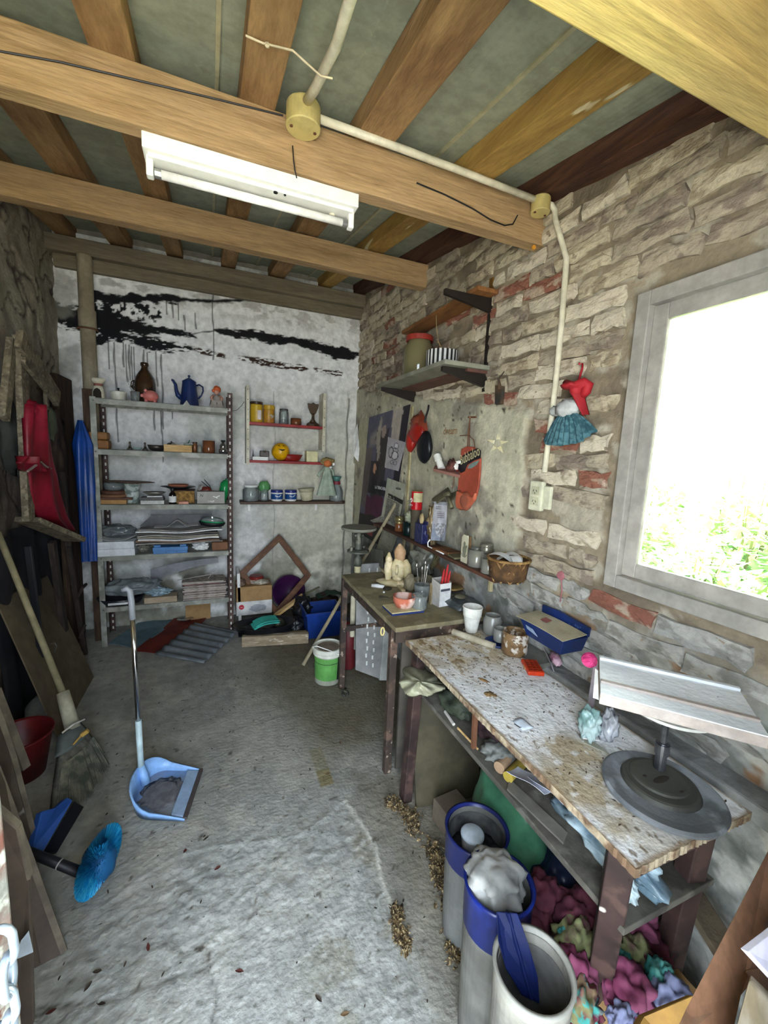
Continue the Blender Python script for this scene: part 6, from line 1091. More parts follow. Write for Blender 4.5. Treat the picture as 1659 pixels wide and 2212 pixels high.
q = tow(1000, 1285, 1.175); crumple('dark_bag', 'dark grey plastic bag with a dish in it at the table end by the wall', 'bag', q+Vector((-.0, .0, .022)), (.085, .10, .026), mat('dark_grey_film', '#3e4342', '#565b59', scale=9, rough=.3), .25, 2.5, 6, flat=-.02)
solo('clay_disc', 'small olive clay disc on the dark grey plastic bag', 'clay disc', MB().ball((0, 0, 0), (.028, .03, .010), .1), mat('olive_clay', ''), q+Vector((-.015, .0, .055)), smooth=True)
q = tow(978, 1262, 1.19); t = thing('stacked_plates', 'tilted straw coloured dish on stacked plates by the wall', 'plates', q+Vector((.0, .0, .002))); link('plate', MB().lathe([(.03, 0), (.075, .012), (.072, .015), (0, .006)], 28), mat('olive_clay', ''), t, smooth=True); link('plate', MB().lathe([(.03, .022), (.070, .036), (.067, .039), (0, .028)], 28), mat('dark_grey_film', ''), t, smooth=True); link('straw_dish', MB().lathe([(.02, .045), (.06, .062), (.056, .066), (0, .052)], 28), mat('straw_dish', '#9a7c48', '#6f5a34', scale=14), t, smooth=True)
q = tow(950, 1250, 1.20); crumple('leaf_curl', 'curled brown leaf behind the red pens', 'leaf', q+Vector((.0, .0, .03)), (.05, .05, .02), mat('brown_leaf', '#7c6238', '#5c4728', scale=10), .4, 3, 5)
# behind/under table
t = thing('wooden_board', 'grey painted board leaning behind the table end in the corner', 'board', (0, 0, 0)); link('board_face', MB().slab([on_x(775, 1178, 1.20), on_x(828, 1190, 1.0), on_x(828, 1228, 1.0), on_x(775, 1225, 1.20)], (.01, .02, 0)), mat('grey_green_board', '#77766a', '#67665b', scale=5), t)
t = thing('perforated_tray', 'white perforated plastic tray leaning under the steel table', 'tray', (0, 0, 0)); c4 = [Vector((.87, 2.50, .78)), Vector((1.13, 2.50, .78)), Vector((1.00, 2.28, .07)), Vector((.82, 2.30, .16))]
WP = mat('dull_white_plastic', '#a9aaa4', '#8f908b', scale=5, rough=.6)
link('tray_plate', MB().slab(c4, (0, .012, 0)), mat('greyish_white_plastic', '#8c8b88', '#7b7a78', scale=5, rough=.6), t); link('tray_edge', MB().bar(c4[2], c4[2]+(c4[1]-c4[2])*.42, .055, .02, upv=(0,1,0)), WP, t, bev=.003)
hb = MB()
for i in range(14):
    for j in range(4):
        u = .12+.22*j+.03*(i % 2); v = .06+.065*i
        p = (c4[0]*(1-u)+c4[1]*u)*(1-v)+(c4[3]*(1-u)+c4[2]*u)*v
        if (i*3+j) % 3: hb.bar(p+Vector((0, -.004, -.014)), p+Vector((0, -.004, .014)), .010, .005, upv=(0,1,0))
o = link('tray_slot', hb, mat('slot_white', '#c6c7c2', rough=.6), t); o['kind'] = 'stuff'
solo('pvc_pipe', 'cream plastic pipe standing under the far end of the steel table', 'pipe', MB().cyl(on_y(763, 1286, 2.48), on_y(761, 1374, 2.48), .017, n=16), mat('dusty_pvc', '#b5ae96'), smooth=False)
solo('pvc_pipe', 'thin grey plastic pipe standing next to the cream pipe', 'pipe', MB().cyl(on_y(771, 1300, 2.52), on_y(767, 1402, 2.52), .010, n=12), mat('grey_pipe', '#8b8b80'), smooth=False)
t = thing('fire_extinguisher', 'dark red canister standing behind the far leg of the steel table', 'canister', (.87, 2.62, .01)); link('canister_body', MB().lathe([(.050, 0), (.055, .01), (.055, .30), (.03, .34), (0, .34)], 24), mat('dark_red_metal', '#5e1f22', rough=.5), t, smooth=True); link('canister_neck', MB().lathe([(.02, .34), (.02, .37), (0, .37)], 14), DARKM, t)
t = thing('pincers', 'dark iron pincers on the floor at the foot of the steel table', 'tool', on_z(742, 1492, .012)); link('pincer_jaw', MB().tube([(-.02, .02, 0), (0, 0, 0), (.02, -.03, 0), (.008, -.06, 0)], .006, 8).tube([(.02, .02, 0), (0, 0, 0), (-.02, -.03, 0), (-.008, -.06, 0)], .006, 8), IR, t, smooth=True)
# ================================================================ WORKBENCH
BZ = .72; BX0, BX1, BY0, BY1 = .757, 1.145, .455, 1.505
SPL = mat('splattered_board', '#d6d5d0', '#b5a98c', scale=3.2, rough=.8, bump=.5, bscale=70, spot=('#6e5b40', 45, .64), c3='#dddcd8', mid=(.46, .64))
ED = mat('chipped_edge', '#a89a82', '#6b5541', scale=22, rough=.85, bump=.6); BRN = mat('brown_bench_paint', '#3d2d2a', '#2f2422', scale=6, rough=.55, c3='#4f3c36', spot=('#cfc8bc', 11, .71))
wb = thing('workbench', 'low workbench with a long splattered white top along the wall under the window', 'workbench', (0, 0, 0))
rb2 = random.Random(9); n = 150; pts = []
for i in range(n): f = i/n; pts.append((BX0+.003*math.sin(f*9)+rb2.uniform(-.0012, .0012), BY0+(BY1-BY0)*f))
for i in range(10): f = i/10; pts.append((BX0+(BX1-BX0)*f, BY1+rb2.uniform(-.004, .004)))
for i in range(20): f = i/20; pts.append((BX1+rb2.uniform(-.002, .002), BY1-(BY1-BY0)*f))
for i in range(60): f = i/60; pts.append((BX1-(BX1-BX0)*f, BY0+rb2.uniform(-.0018, .0018)))
link('top_core', MB().slab([(x, y, BZ-.020) for x, y in pts], (0, 0, .0200)), ED, wb)
def skin_col(U, V):
    c = np.broadcast_to(cc('#dfe0e1'), U.shape+(4,)).copy(); n1 = fbm(U*1.3, V, 9, 4, 1); n2 = fbm(U, V, 30, 3, 2)
    c = lerpc(c, cc('#b3a27f'), .85*sstep(1.12, 1.36, V+.25*(n1-.5))); c = lerpc(c, cc('#8b7654'), sstep(1.05, 1.3, V)*sstep(.60, .68, fbm(U*2, V, 22, 3, 4)))
    p = np.hypot((U-.84)/.15, (V-.69)/.20)+.9*(n1-.5); c = lerpc(c, cc('#a08f6e'), .9*sstep(1.05, .55, p))
    p = np.hypot((U-.90)/.16, (V-.52)/.10)+.9*(n1-.5); c = lerpc(c, cc('#a89a7c'), .5*sstep(1.1, .6, p))
    c = lerpc(c, cc('#b3b2ae'), .45*sstep(.52, .66, fbm(U*1.5, V, 16, 4, 6)))
    c = lerpc(c, cc('#6b5942'), .8*sstep(.76, .80, fbm(U*1.6+3, V*.9, 60, 2, 3))); c = lerpc(c, cc('#e2e3e4'), .6*sstep(.62, .68, n2))
    e = np.minimum(np.minimum(U-BX0, BX1-U), np.minimum(V-BY0, BY1-V)); c = lerpc(c, cc('#8c7455'), .8*sstep(.012, .003, e+.010*(n2-.5)))
    return c
link('top_skin', npgrid(np.linspace(BX0+.002, BX1-.001, 98), np.linspace(BY0+.002, BY1-.002, 262), lambda U, V: (U, V, BZ+.0006*fbm(U, V, 60, 2, 5)), skin_col), mat('splattered_paint_top', '#ffffff', rough=.75, bump=.5, bscale=70, attr=True, grime=.88), wb)
link('leg', MB().bar((.80, .515, BZ-.02), (.905, .60, .0), .052, .05), BRN, wb, bev=.003)
link('leg', MB().bar((.80, 1.46, BZ-.02), (.775, 1.46, .0), .05, .04), BRN, wb, bev=.003)
link('leg', MB().bar((1.09, .52, BZ-.02), (1.10, .56, .0), .05, .045), BRN, wb, bev=.003); link('leg', MB().bar((1.10, 1.44, BZ-.02), (1.10, 1.44, .0), .045, .045), BRN, wb, bev=.003)
link('rail', MB().box(.80, 1.12, .49, .52, BZ-.085, BZ-.021), BRN, wb, bev=.002); link('rail', MB().bar((1.05, .55, .62), (1.10, 1.44, .30), .04, .03), BRN, wb)
link('strut', MB().bar((.835, 1.09, .50), (.835, 1.10, BZ-.02), .016, .012), mat('rust', ''), wb)
link('lower_shelf', MB().slab([(.822, .50, .478), (1.14, .50, .478), (1.14, 1.47, .478), (.818, 1.47, .478)], (0, 0, .018)), mat('dusty_dark_board', '#5d5951', '#4c4840', scale=5, rough=.85, bump=.4, c3='#6e6a60'), wb, bev=.002)
link('back_panel', MB().box(1.125, 1.14, .60, 1.40, .50, .66), mat('dark_panel', ''), wb)
# ledge board beyond the bench
solo('ledge_plank', 'dusty grey plank lying between the workbench and the wall', 'plank', MB().box(1.148, 1.262, 1.16, 1.56, 0, .02), mat('grey_plank', '#77786f', '#66675f', scale=5, rough=.9), (0, 0, .70))
def bon(px, py, z=BZ): return on_z(px, py, z)
solo('cardboard_tube', 'dusty cream cardboard tube lying at the far end of the workbench', 'tube', MB().cyl(bon(978, 1371)+Vector((0, 0, .014)), bon(1068, 1403)+Vector((0, 0, .014)), .0135, n=18), mat('dusty_cream', '#b6ad98', '#9e957f', scale=12, rough=.85))
q = bon(1008, 1368); t = thing('foam_cups', 'stack of two white foam cups at the far end of the workbench', 'cups', q+Vector((.03, .01, .002)))
FO = mat('white_foam', '#d9d8cf', rough=.7); link('lower_cup', MB().lathe([(.025, 0), (.027, .004), (.040, .085), (.0, .085)], 32), FO, t, smooth=False); link('upper_cup', MB().lathe([(.0385, .072), (.041, .076), (.044, .112), (.046, .114), (.044, .118), (.041, .116), (.034, .06), (0, .055)], 32), FO, t, smooth=False)
LIMEJ = glassmat('limey_glass', '#a5a49c', .5, .25)
jar('lime_jar', 'dusty clear jar coated in white glaze behind the cups', bon(1048, 1375)+Vector((.05, .02, .002)), .042, .085, LIMEJ, mat('white_slip', '#9fa2a2'), .55)
jar('lime_glass', 'small dusty glass standing in a navy dish at the far end of the bench', bon(1062, 1393)+Vector((.04, .0, .014)), .028, .055, LIMEJ, None, .4, shoulder=False)
q = bon(1062, 1393)+Vector((.03, .0, .001)); t = thing('navy_dish', 'flat navy dish under the small dusty glass', 'dish', q); link('dish_wall', MB().lathe([(.04, 0), (.052, .004), (.055, .011), (.050, .012), (.04, .006), (0, .005)], 28), BM, t, smooth=True)
jar('glaze_jar', 'wide brown glass jar streaked with white glaze on the workbench', bon(1110, 1410)+Vector((.0, .0, .002)), .052, .092, mat('streaked_glaze', '#7c6143', '#c6bcae', scale=26, rough=.35, mid=(.50, .55), c3='#5f472e'), None, .5, neck=.97)
q = bon(1150, 1450); t = thing('orange_case', 'bright orange plastic tray with dimples on the workbench', 'tray', bon(1146, 1447)+Vector((.008, .0, .001)), -.45); OR = mat('orange_plastic', '#cf3f17', '#b83312', scale=8, rough=.35)
link('tray_base', MB().box(-.030, .030, -.050, .050, 0, .016), OR, t, bev=.004)
for i in range(5):
    for j in range(3): link('dimple', MB().box(-.023+j*.0165, -.010+j*.0165, -.044+i*.0182, -.030+i*.0182, .0155, .018), mat('dark_orange', '#8f2a10', rough=.4), t)
link('latch', MB().box(-.032, -.029, -.015, .010, .004, .012), mat('latch_beige', '#d3a06a'), t)
q = bon(1182, 1440); t = thing('tape_roll', 'lilac white strip roll leaning beside the orange tray', 'tape', bon(1188, 1432)+Vector((.0, .0, .001)), -.55); LIL = mat('lilac_plastic', '#b9b0b8', '#a59da6', scale=5, rough=.5)
link('strip', MB().slab([(-.004, -.075, .002), (-.004, .062, .002), (-.016, .066, .034), (-.016, -.080, .030)], (.003, 0, 0)), LIL, t, bev=.001); link('pink_net', MB().ball((.018, .0, .020), (.018, .05, .018), .3, 4, 3), mat('dusty_pink_net', '#a3697e', '#c7a3ae', scale=30, rough=.7), t, smooth=True); link('strip_mark', MB().obox((-.0125, .035, .016), (.001, .03, .006)), GD, t)
q = bon(1130, 1568); t = thing('folded_tag', 'small pale plastic tag with a bent wire on the middle of the workbench', 'tag', q+Vector((0, 0, .002))); link('tag_plate', MB().grid(lambda u, v: (-.02+.04*u, -.022+.044*v, .002+.008*math.sin(u*3)*v), 4, 4, thick=(0, 0, .001)), mat('pale_blue_plastic', '#c3ccd6', rough=.3), t, smooth=True); link('bent_wire', MB().tube([(-.025, .01, .004), (-.02, -.008, .003), (.0, -.014, .002), (.022, -.018, .002)], .0013, 6), DARKM, t)
q = bon(1045, 1471); solo('dry_leaf', 'yellow brown dry leaf lying on the workbench top', 'leaf', MB().ball((0, 0, .003), (.007, .018, .003), .2, 3, 2), mat('ochre_leaf', '#8b6a3a', '#6e5030', scale=20), q, .5, smooth=True)
q = bon(1057, 1500); solo('clay_smear', 'brown clay crumbs stuck on the workbench top', 'clay', MB().ball((0, 0, .001), (.017, .014, .0025), .6, 4, 5).ball((.012, -.012, .001), (.008, .010, .002), .4, 4, 2), mat('brown_clay_smear', '#8f744c', '#7a6040', scale=20), q, smooth=True)
mb = MB(); rr = random.Random(12)
for k in range(300):
    x = rr.uniform(BX0+.02, BX1-.02); y = rr.uniform(BY0+.02, BY1-.02)
    if rr.random() < .3: y = rr.uniform(1.1, BY1-.02)
    a = rr.random()*PI; L = rr.uniform(.002, .008); w = rr.uniform(.0012, .003); dx, dy = math.cos(a), math.sin(a)
    mb.add([(x-dx*L, y-dy*L, BZ+.001), (x+dy*w, y-dx*w, BZ+.0022), (x+dx*L, y+dy*L, BZ+.001), (x-dy*w, y+dx*w, BZ+.0022)], [(0, 1, 2, 3)])
solo('wood_crumbs', 'dark crumbs and shavings scattered over the workbench top', 'crumbs', mb, mat('dark_crumb', '#5a4a35', '#3b3026', scale=30), kind='stuff')
# turntable (big wheel) with plaster board on it
wc = Vector((.994, .566, BZ)); t = thing('potters_wheel', 'flat dusty grey sculptor turntable at the near end of the workbench', 'turntable', wc+Vector((0, 0, .001)))
WG = mat('dusty_grey_iron', '#73767a', '#5b5f61', scale=5, rough=.6, bump=.4, c3='#868b90'); WD = mat('dark_grey_iron', '#46463f', '#393934', scale=7, rough=.6)
link('lower_disc', MB().lathe([(.120, 0), (.128, .004), (.130, .012), (.124, .016), (.100, .012), (.0, .011)], 64), WG, t, smooth=False)
link('ring_disc', MB().lathe([(.086, .010), (.080, .020), (.074, .022), (.0, .022)], 56, (.010, .012, 0)), WD, t, smooth=False)
link('inner_ring', MB().lathe([(.064, .020), (.062, .027), (.056, .028), (.0, .028)], 48, (.014, .018, 0)), WD, t, smooth=False)
link('centre_slot', MB().ball((.006, .008, .0282), (.026, .009, .0012), sub=3).ball((.015, -.035, .0282), (.006, .004, .001), sub=2).ball((-.022, .030, .0282), (.006, .004, .001), sub=2).ball((.052, .040, .0282), (.006, .004, .001), sub=2), mat('dark_hollow', ''), t)['kind'] = 'stuff'
sh0 = Vector((.040, .036, .024))
link('shaft', MB().cyl(sh0, sh0+Vector((0, 0, .075)), .013, .012, n=16).cyl(sh0+Vector((0, 0, .045)), sh0+Vector((0, 0, .072)), .016, n=16).cyl(sh0+Vector((0, 0, .07)), sh0+Vector((0, 0, .165)), .008, n=12), mat('worn_steel', '#6d6e72', '#4b4c50', scale=20, rough=.3, metal=.8), t, smooth=False)
link('head_plate', MB().lathe([(.08, .192), (.100, .196), (.100, .203), (0, .203)], 48, (sh0.x, sh0.y, 0)), mat('dull_white_metal', '#b5b4ac', rough=.5), t, smooth=False)
pa = math.atan2(-.234, .205); pc = Vector((1.045, .609, .955))
t = thing('plaster_board', 'thick white plaster board with two raised ridges on top of the turntable', 'board', (pc.x, pc.y, pc.z-.028), pa); PLW = mat('white_plaster', '#eef1f4', '#dde1e4', scale=8, rough=.85, bump=.3, bscale=60, spot=('#6b7370', 34, .72), grime=.92); PLE = mat('raw_plaster_edge', '#b7aca4', '#a2968d', scale=10, rough=.9, bump=.6)
link('board_core', MB().box(-.158, .158, -.112, .112, 0, .026), PLE, t, bev=.003); link('board_face', MB().box(-.157, .157, -.111, .111, .0255, .0285), PLW, t, bev=.001)
link('ridge', MB().box(-.156, .156, -.062, -.048, .0284, .036), PLE, t, bev=.002); link('ridge', MB().box(-.156, .156, .078, .092, .0284, .037), PLW, t, bev=.002)
q = bon(1330, 1600); 
ob = on_z(1312, 1580, .80); crumple('plastic_wrap', 'clear bag of teal powder standing by the plaster board', 'bag', (.985, .775, BZ+.048), (.026, .030, .050), mat('teal_film', '#6d8f8c', '#9caeac', scale=8, rough=.25), .4, 2.6, 4, flat=-.05)
crumple('plastic_wrap', 'crumpled dark clear bag beside the bag of teal powder', 'bag', (1.032, .750, BZ+.046), (.026, .026, .048), mat('smoky_film', '#77787c', '#9a9ca0', scale=8, rough=.25), .4, 2.6, 9, flat=-.048)
pp_ = Vector((.985, .845, .93)); t = thing('yarn_ball', 'bright pink ball of yarn behind the far end of the plaster board', 'yarn', (1.045, .846, .915)); YP = mat('magenta_yarn', '#c4316f', '#d84a86', scale=30, rough=.8)
link('yarn_core', MB().ball((0, 0, 0), .021), YP, t, smooth=True); mb = MB()
for k in range(12):
    a = Vector((random.uniform(-1, 1), random.uniform(-1, 1), random.uniform(-1, 1))).normalized(); u, w = frame(a); mb.tube([(u*math.cos(i*PI/8)+w*math.sin(i*PI/8))*.0215 for i in range(16)], .0013, 5, closed=True)
link('yarn_strand', mb, YP, t, smooth=True)['kind'] = 'stuff'
link('support_slat', MB().bar((.012, -.012, -.192), (.012, -.018, .005), .018, .006, upv=(1,0,0)), mat('lilac_slat', '#9a9098', rough=.7), t)
solo('label_strip', 'white tag with a hole hanging at the far end of the plaster board', 'tag', MB().slab([(0, .012, .04), (0, -.012, .035), (0, -.014, -.04), (0, .008, -.045)], (.002, 0, 0)).cyl((-.001, 0, .022), (.003, 0, .022), .003, n=8), PAPER, on_z(1290, 1478, .90)+Vector((.0, .0, 0)))
q = bon(1290, 1605); t = thing('paper_wedges', 'bent pale strips lying against the rim of the turntable', 'strips', bon(1292, 1618)+Vector((0, 0, .001))); link('strip', MB().slab([(-.02, .03, 0), (.0, .045, 0), (.014, -.01, 0), (.008, -.03, 0)], (0, 0, .003)), mat('olive_strip', '#8f8d7e'), t); link('strip', MB().slab([(-.012, .04, .004), (-.006, .05, .004), (.02, .015, .012), (.014, .01, .012)], (0, 0, .002)), PAPER, t)
# ---- stuff on the lower shelf
LZ = .497
def lon(px, py, z=LZ): return on_z(px, py, z)
def psh(u, v):
    a = 2*PI*u; r = v; R0 = 1+.13*math.sin(3*a+1)+.08*math.sin(7*a); px = 908+46*r*R0*math.cos(a); py = 1472+34*r*R0*math.sin(a)+6*r*math.cos(a)
    p = on_z(px, py, .640-.045*r*r+.008*r*math.sin(a*9)+.006*math.sin(a*5+r*6)); return tuple(p)
solo('plastic_sheet', 'crumpled milky plastic sheet spilling off the far end of the lower shelf', 'sheet', MB().grid(psh, 48, 10, thick=(.0, 0, -.002)), mat('milky_sheet', '#98977f', '#7f7f69', scale=6, rough=.4, bump=.5, bscale=18), smooth=True)
crumple('dark_bundle', 'dark green bundle on the lower shelf behind the plastic sheet', 'bundle', (.90, 1.30, LZ+.045), (.06, .10, .05), mat('dark_green_bundle', '#23291f', '#343a2c', scale=9), .35, 2.6, 3, flat=-.044)
crumple('maroon_bundle', 'dark maroon bundle in the middle of the lower shelf', 'bundle', (.96, 1.10, LZ+.055), (.09, .12, .06), mat('maroon_cloth', '#2c1c1f', '#3a2629', scale=9), .3, 2.6, 5, flat=-.054)
for k, (a, b, r, m, lab) in enumerate((((.845, 1.30), (.835, 1.22), .006, PAPERG, 'short pale stick near the far end of the lower shelf'), ((.84, 1.20), (.845, 1.08), .004, WOODL, 'thin pale stick on the lower shelf by the strut'))): solo('stick', lab, 'stick', MB().cyl((a[0], a[1], LZ+r), (b[0], b[1], LZ+r), r, n=8), m)
crumple('rag', 'grey rolled rag in front of the maroon bundle', 'rag', (.90, 1.02, LZ+.03), (.07, .05, .03), mat('grey_rag', '#6f706b', '#585954', scale=12), .35, 3, 4, flat=-.028)
solo('cardboard_roll', 'brown cardboard tube with open end on the lower shelf', 'tube', MB().cyl((.845, .965, LZ+.021), (.98, 1.02, LZ+.021), .019, n=20), mat('tan_tube', '#a3876a', '#8c7259', scale=8), smooth=False)
solo('yellow_roll', 'yellow roll beside the brown cardboard tube', 'roll', MB().cyl((.848, .925, LZ+.019), (.97, .975, LZ+.019), .017, n=20), mat('mustard_roll', '#a48e3a', '#8a7730', scale=8), smooth=False)
for k, (x, y, rz, lab) in enumerate(((.87, .855, .35, 'curled white sheet on the lower shelf by the yellow roll'), (.90, .80, .15, 'folded white sheet on the lower shelf nearer than the curled one'))): solo('white_sheet', lab, 'paper', MB().grid(lambda u, v: (-.035+.07*u, -.06+.12*v, .003+.020*(1-u)**2+.006*math.sin(v*5)), 8, 8, thick=(0, 0, .0012)), mat('cool_white_paper', '#ced1dc', rough=.6), (x, y, LZ+.05+.008*k), rz)
solo('thin_board', 'thin dusty board lying on the front edge of the lower shelf', 'board', MB().slab([(.826, .90, LZ+.001), (.86, .93, LZ+.001), (.885, .72, LZ+.001), (.85, .70, LZ+.001)], (0, 0, .006)), mat('dusty_thin_board', '#716c63', '#625e56', scale=5))
crumple('plastic_bag', 'blue grey plastic bag stretched along the near part of the lower shelf', 'bag', (.935, .66, LZ+.045), (.055, .15, .04), mat('blue_grey_film', '#5e7380', '#9fb0b8', scale=9, rough=.25, bump=.5, bscale=12), .45, 2.4, 7, flat=-.042)
crumple('white_film', 'white end of a plastic bag at the near corner of the lower shelf', 'film', (.875, .555, LZ+.038), (.022, .04, .036), mat('white_film', '#b9c4c6', '#8f9ea2', scale=12, rough=.3), .4, 3, 5, flat=-.034)
# ---- on the floor beneath
p = lambda px, py, z=0: on_z(px, py, z)
solo('brown_board', 'dark brown panel standing on the floor between the two tables', 'panel', MB().slab([(.80, 1.40, .0), (1.10, 1.36, .0), (1.10, 1.46, .44), (.80, 1.50, .44)], (0, .012, 0)), mat('dark_olive_panel', '#4a4431', '#3d382a', scale=5))
crumple('green_bag', 'big pale green plastic bag bulging under the workbench', 'bag', (.985, 1.03, .20), (.13, .16, .22), mat('sea_green_film', '#46785a', '#35624a', scale=5, rough=.3, bump=.3, bscale=8), .16, 2.2, 3, flat=-.19)
crumple('dark_blue_bag', 'dark blue plastic bag between the green bag and the buckets', 'bag', (1.04, .83, .15), (.11, .10, .16), mat('midnight_film', '#1f2740', '#151b2d', scale=6, rough=.35), .25, 2.4, 6, flat=-.145)
crumple('grey_sack', 'big dark grey plastic sack under the near half of the workbench', 'bag', (1.10, .70, .14), (.12, .13, .16), mat('dark_grey_sack', '#3a3c39', '#4c4e4b', scale=6, rough=.4), .2, 2.2, 9, flat=-.135)
solo('brown_carton', 'small worn brown carton with clay on it behind the nearest bucket', 'carton', MB().box(-.06, .06, -.05, .05, 0, .10), mat('worn_carton', '#6f6354', '#5b5045', scale=8), p(968, 1800)+Vector((.03, .03, .006)), .1, bev=.004)
DB = mat('glossy_blue_plastic', '#14246e', '#101b52', scale=6, rough=.3, grime=.5); PBM = mat('bucket_grey', '#6f6f6b', '#5b5b58', scale=8, rough=.5)
def bucket(name, label, loc, r0, r1, h, band, m_body, m_band, m_in=None, sq=1):
    t = thing(name, label, 'bucket', loc)
    link('bucket_wall', MB().lathe([(r0, 0), (r0+(r1-r0)*(1-band), h*(1-band)), (r1-.006, h*(1-band)), (r1-.008, h*.98), (r0-.006, .01), (0, .01)], 40), m_body, t, smooth=False)
    link('bucket_band', MB().lathe([(r0+(r1-r0)*(1-band)+.001, h*(1-band)), (r1, h*.97), (r1+.004, h), (r1-.004, h), (r1-.006, h*(1-band)+.01)], 40, caps=False), m_band, t, smooth=True)
    if m_in: link('bucket_lining', MB().lathe([(r0*.9, .02), (r1-.009, h*.93), (r1-.010, h*.93), (r0*.88, .02), (0, .02)], 36), m_in, t, smooth=True)
    return t
z1_ = .36; c1 = on_z(1030, 1790, z1_)
bucket('paint_bucket', 'blue rimmed bucket with dark slurry and a white lidded pot inside', (c1.x, c1.y, .004), .085, .095, z1_, .26, PBM, mat('violet_blue_plastic', '#20296b', '#1a2150', scale=6, rough=.3), mat('slurry_black', '#17181a', '#3d3f3f', scale=14, rough=.6))
solo('slurry', 'dark slurry crust inside the blue rimmed bucket', 'slurry', MB().ball((0, 0, 0), (.080, .080, .02), .35, 4, 3, 4), mat('slurry_black', ''), (c1.x, c1.y, z1_-.09), smooth=True)
t = thing('white_pot', 'small pot with smooth white top inside the blue rimmed bucket', 'pot', (c1.x-.015, c1.y, z1_-.075)); link('pot_top', MB().lathe([(.030, .05), (.036, .058), (.036, .064), (.030, .070), (0, .072)], 32), mat('bluish_white', '#b4bfc9', rough=.5), t, smooth=True); link('pot_body', MB().lathe([(.028, 0), (.035, .058), (0, .058)], 24), mat('white_dirty', '#9a9a98', '#3c3c3c', scale=20, rough=.6, mid=(.5, .55)), t)
z2_ = .45; c2 = on_z(1078, 1905, z2_)
bucket('paint_bucket', 'bucket with blue and grey label band holding a white cloth bundle', (c2.x+.0, c2.y, .004), .072, .084, z2_, .26, mat('translucent_grey', '#6d6c66', '#585752', scale=7, rough=.4), DB)
crumple('cloth_bundle', 'crumpled dirty white cloth bundle bulging from the blue banded bucket', 'cloth', (c2.x-.0, c2.y+.014, z2_-.005), (.074, .076, .038), mat('dirty_white_cloth', '#9d9d99', '#6b6b68', scale=6, rough=.7, bump=.4, bscale=12), .35, 2.1, 14)
z3_ = .47; c3_ = on_z(1152, 2092, z3_)
t = bucket('tall_pail', 'tall chalky white pail holding a long blue spade at the bottom of the picture', (c3_.x, c3_.y, .004), .070, .078, z3_, .06, mat('chalky_pail', '#8b887e', '#74716a', scale=6, rough=.7, bump=.3), mat('chalky_rim', '#8f8d84', rough=.6), mat('pail_inside', '#504f4c', '#3a3938', scale=9))
link('grey_sludge', MB().lathe([(.0, .30), (.068, .302)], 30, caps=False), MATS['pail_inside'], t)
def ins(px, py, z): return on_z(px, py, z)
solo('blue_spade', 'long dark blue plastic spade standing in the tall chalky pail', 'spade', MB().slab([ins(1072, 1968, .53), ins(1118, 1972, .53), ins(1142, 2040, .50), ins(1162, 2110, .45), ins(1166, 2168, .40), ins(1128, 2150, .41), ins(1092, 2090, .46), ins(1076, 2030, .50)], (.003, .003, -.008)).bar(ins(1096, 1970, .534), ins(1146, 2158, .408), .006, .012), mat('deep_blue_plastic', '#0d1a4e', '#0a143a', scale=4, rough=.5, spec=.2), bev=.002)
FLO = [mat('crimson_fabric', '#451826', '#5a2835', scale=9, rough=.85), mat('floral_fabric', '#77734c', '#692a3c', scale=16, rough=.85, c3='#3f8f86'), mat('pink_fabric', '#74304e', '#8a4c66', scale=8, rough=.85), mat('teal_fabric', '#3a827d', '#527368', scale=8, rough=.85), mat('lilac_fabric', '#8388a8', '#666885', scale=8, rough=.85), mat('olive_floral', '#74774f', '#4f2a32', scale=20, rough=.85)]
def zp(x, y, z=.28): p = on_z(x, y, z); return tuple(p)
hp = [(zp(1175, 1945), (.06, .06, .06), 0, 'dark crimson cloth at the back of the fabric heap by the white bundle'), (zp(1250, 1985), (.07, .06, .07), 0, 'dark crimson cloth in the middle of the fabric heap'), (zp(1245, 2040), (.06, .05, .06), 5, 'olive flowered cloth in the fabric heap'), (zp(1225, 2020, .31), (.022, .022, .018), 3, 'turquoise scrap of cloth on the fabric heap'), (zp(1235, 2110), (.05, .045, .06), 2, 'pink cloth hanging beside the tall pail'), (zp(1255, 2170), (.045, .04, .05), 1, 'red and yellow flowered cloth beside the tall pail'), (zp(1365, 1985), (.06, .06, .06), 2, 'pink cloth behind the near bench leg'), (zp(1370, 2060), (.04, .035, .045), 5, 'pale olive scrap right of the near bench leg'), (zp(1345, 2090), (.030, .03, .03), 3, 'turquoise cloth right of the near bench leg'), (zp(1355, 2140), (.055, .05, .05), 2, 'bright magenta cloth at the front of the fabric heap'), (zp(1425, 2120), (.035, .03, .05), 3, 'turquoise cloth at the right of the heap'), (zp(1450, 2160), (.045, .04, .045), 4, 'lilac blue cloth at the right front of the fabric heap'), (zp(1345, 2200), (.030, .026, .03), 4, 'small pale blue scrap at the lower front of the heap'), (zp(1400, 2050, .24), (.06, .05, .05), 0, 'crimson cloth at the right back of the fabric heap')]
for k, (c, r, m, lab) in enumerate(hp): crumple('cloth', lab, 'cloth', c, r, FLO[m], .45, 2.6, k+20, group='fabric heap under the workbench')
solo('cloth_carton', 'low brown carton under the fabric heap', 'carton', MB().box(.86, 1.10, .42, .66, .0, .22), CARD, bev=.003)
solo('wooden_slab', 'rough dark wooden slab leaning on the fabric heap', 'slab', MB().bar((1.20, .60, .36), (1.16, .42, .30), .07, .02), mat('rough_dark_slab', '#5d5140', '#45392c', scale=9, rough=.9, bump=.6), bev=.003)
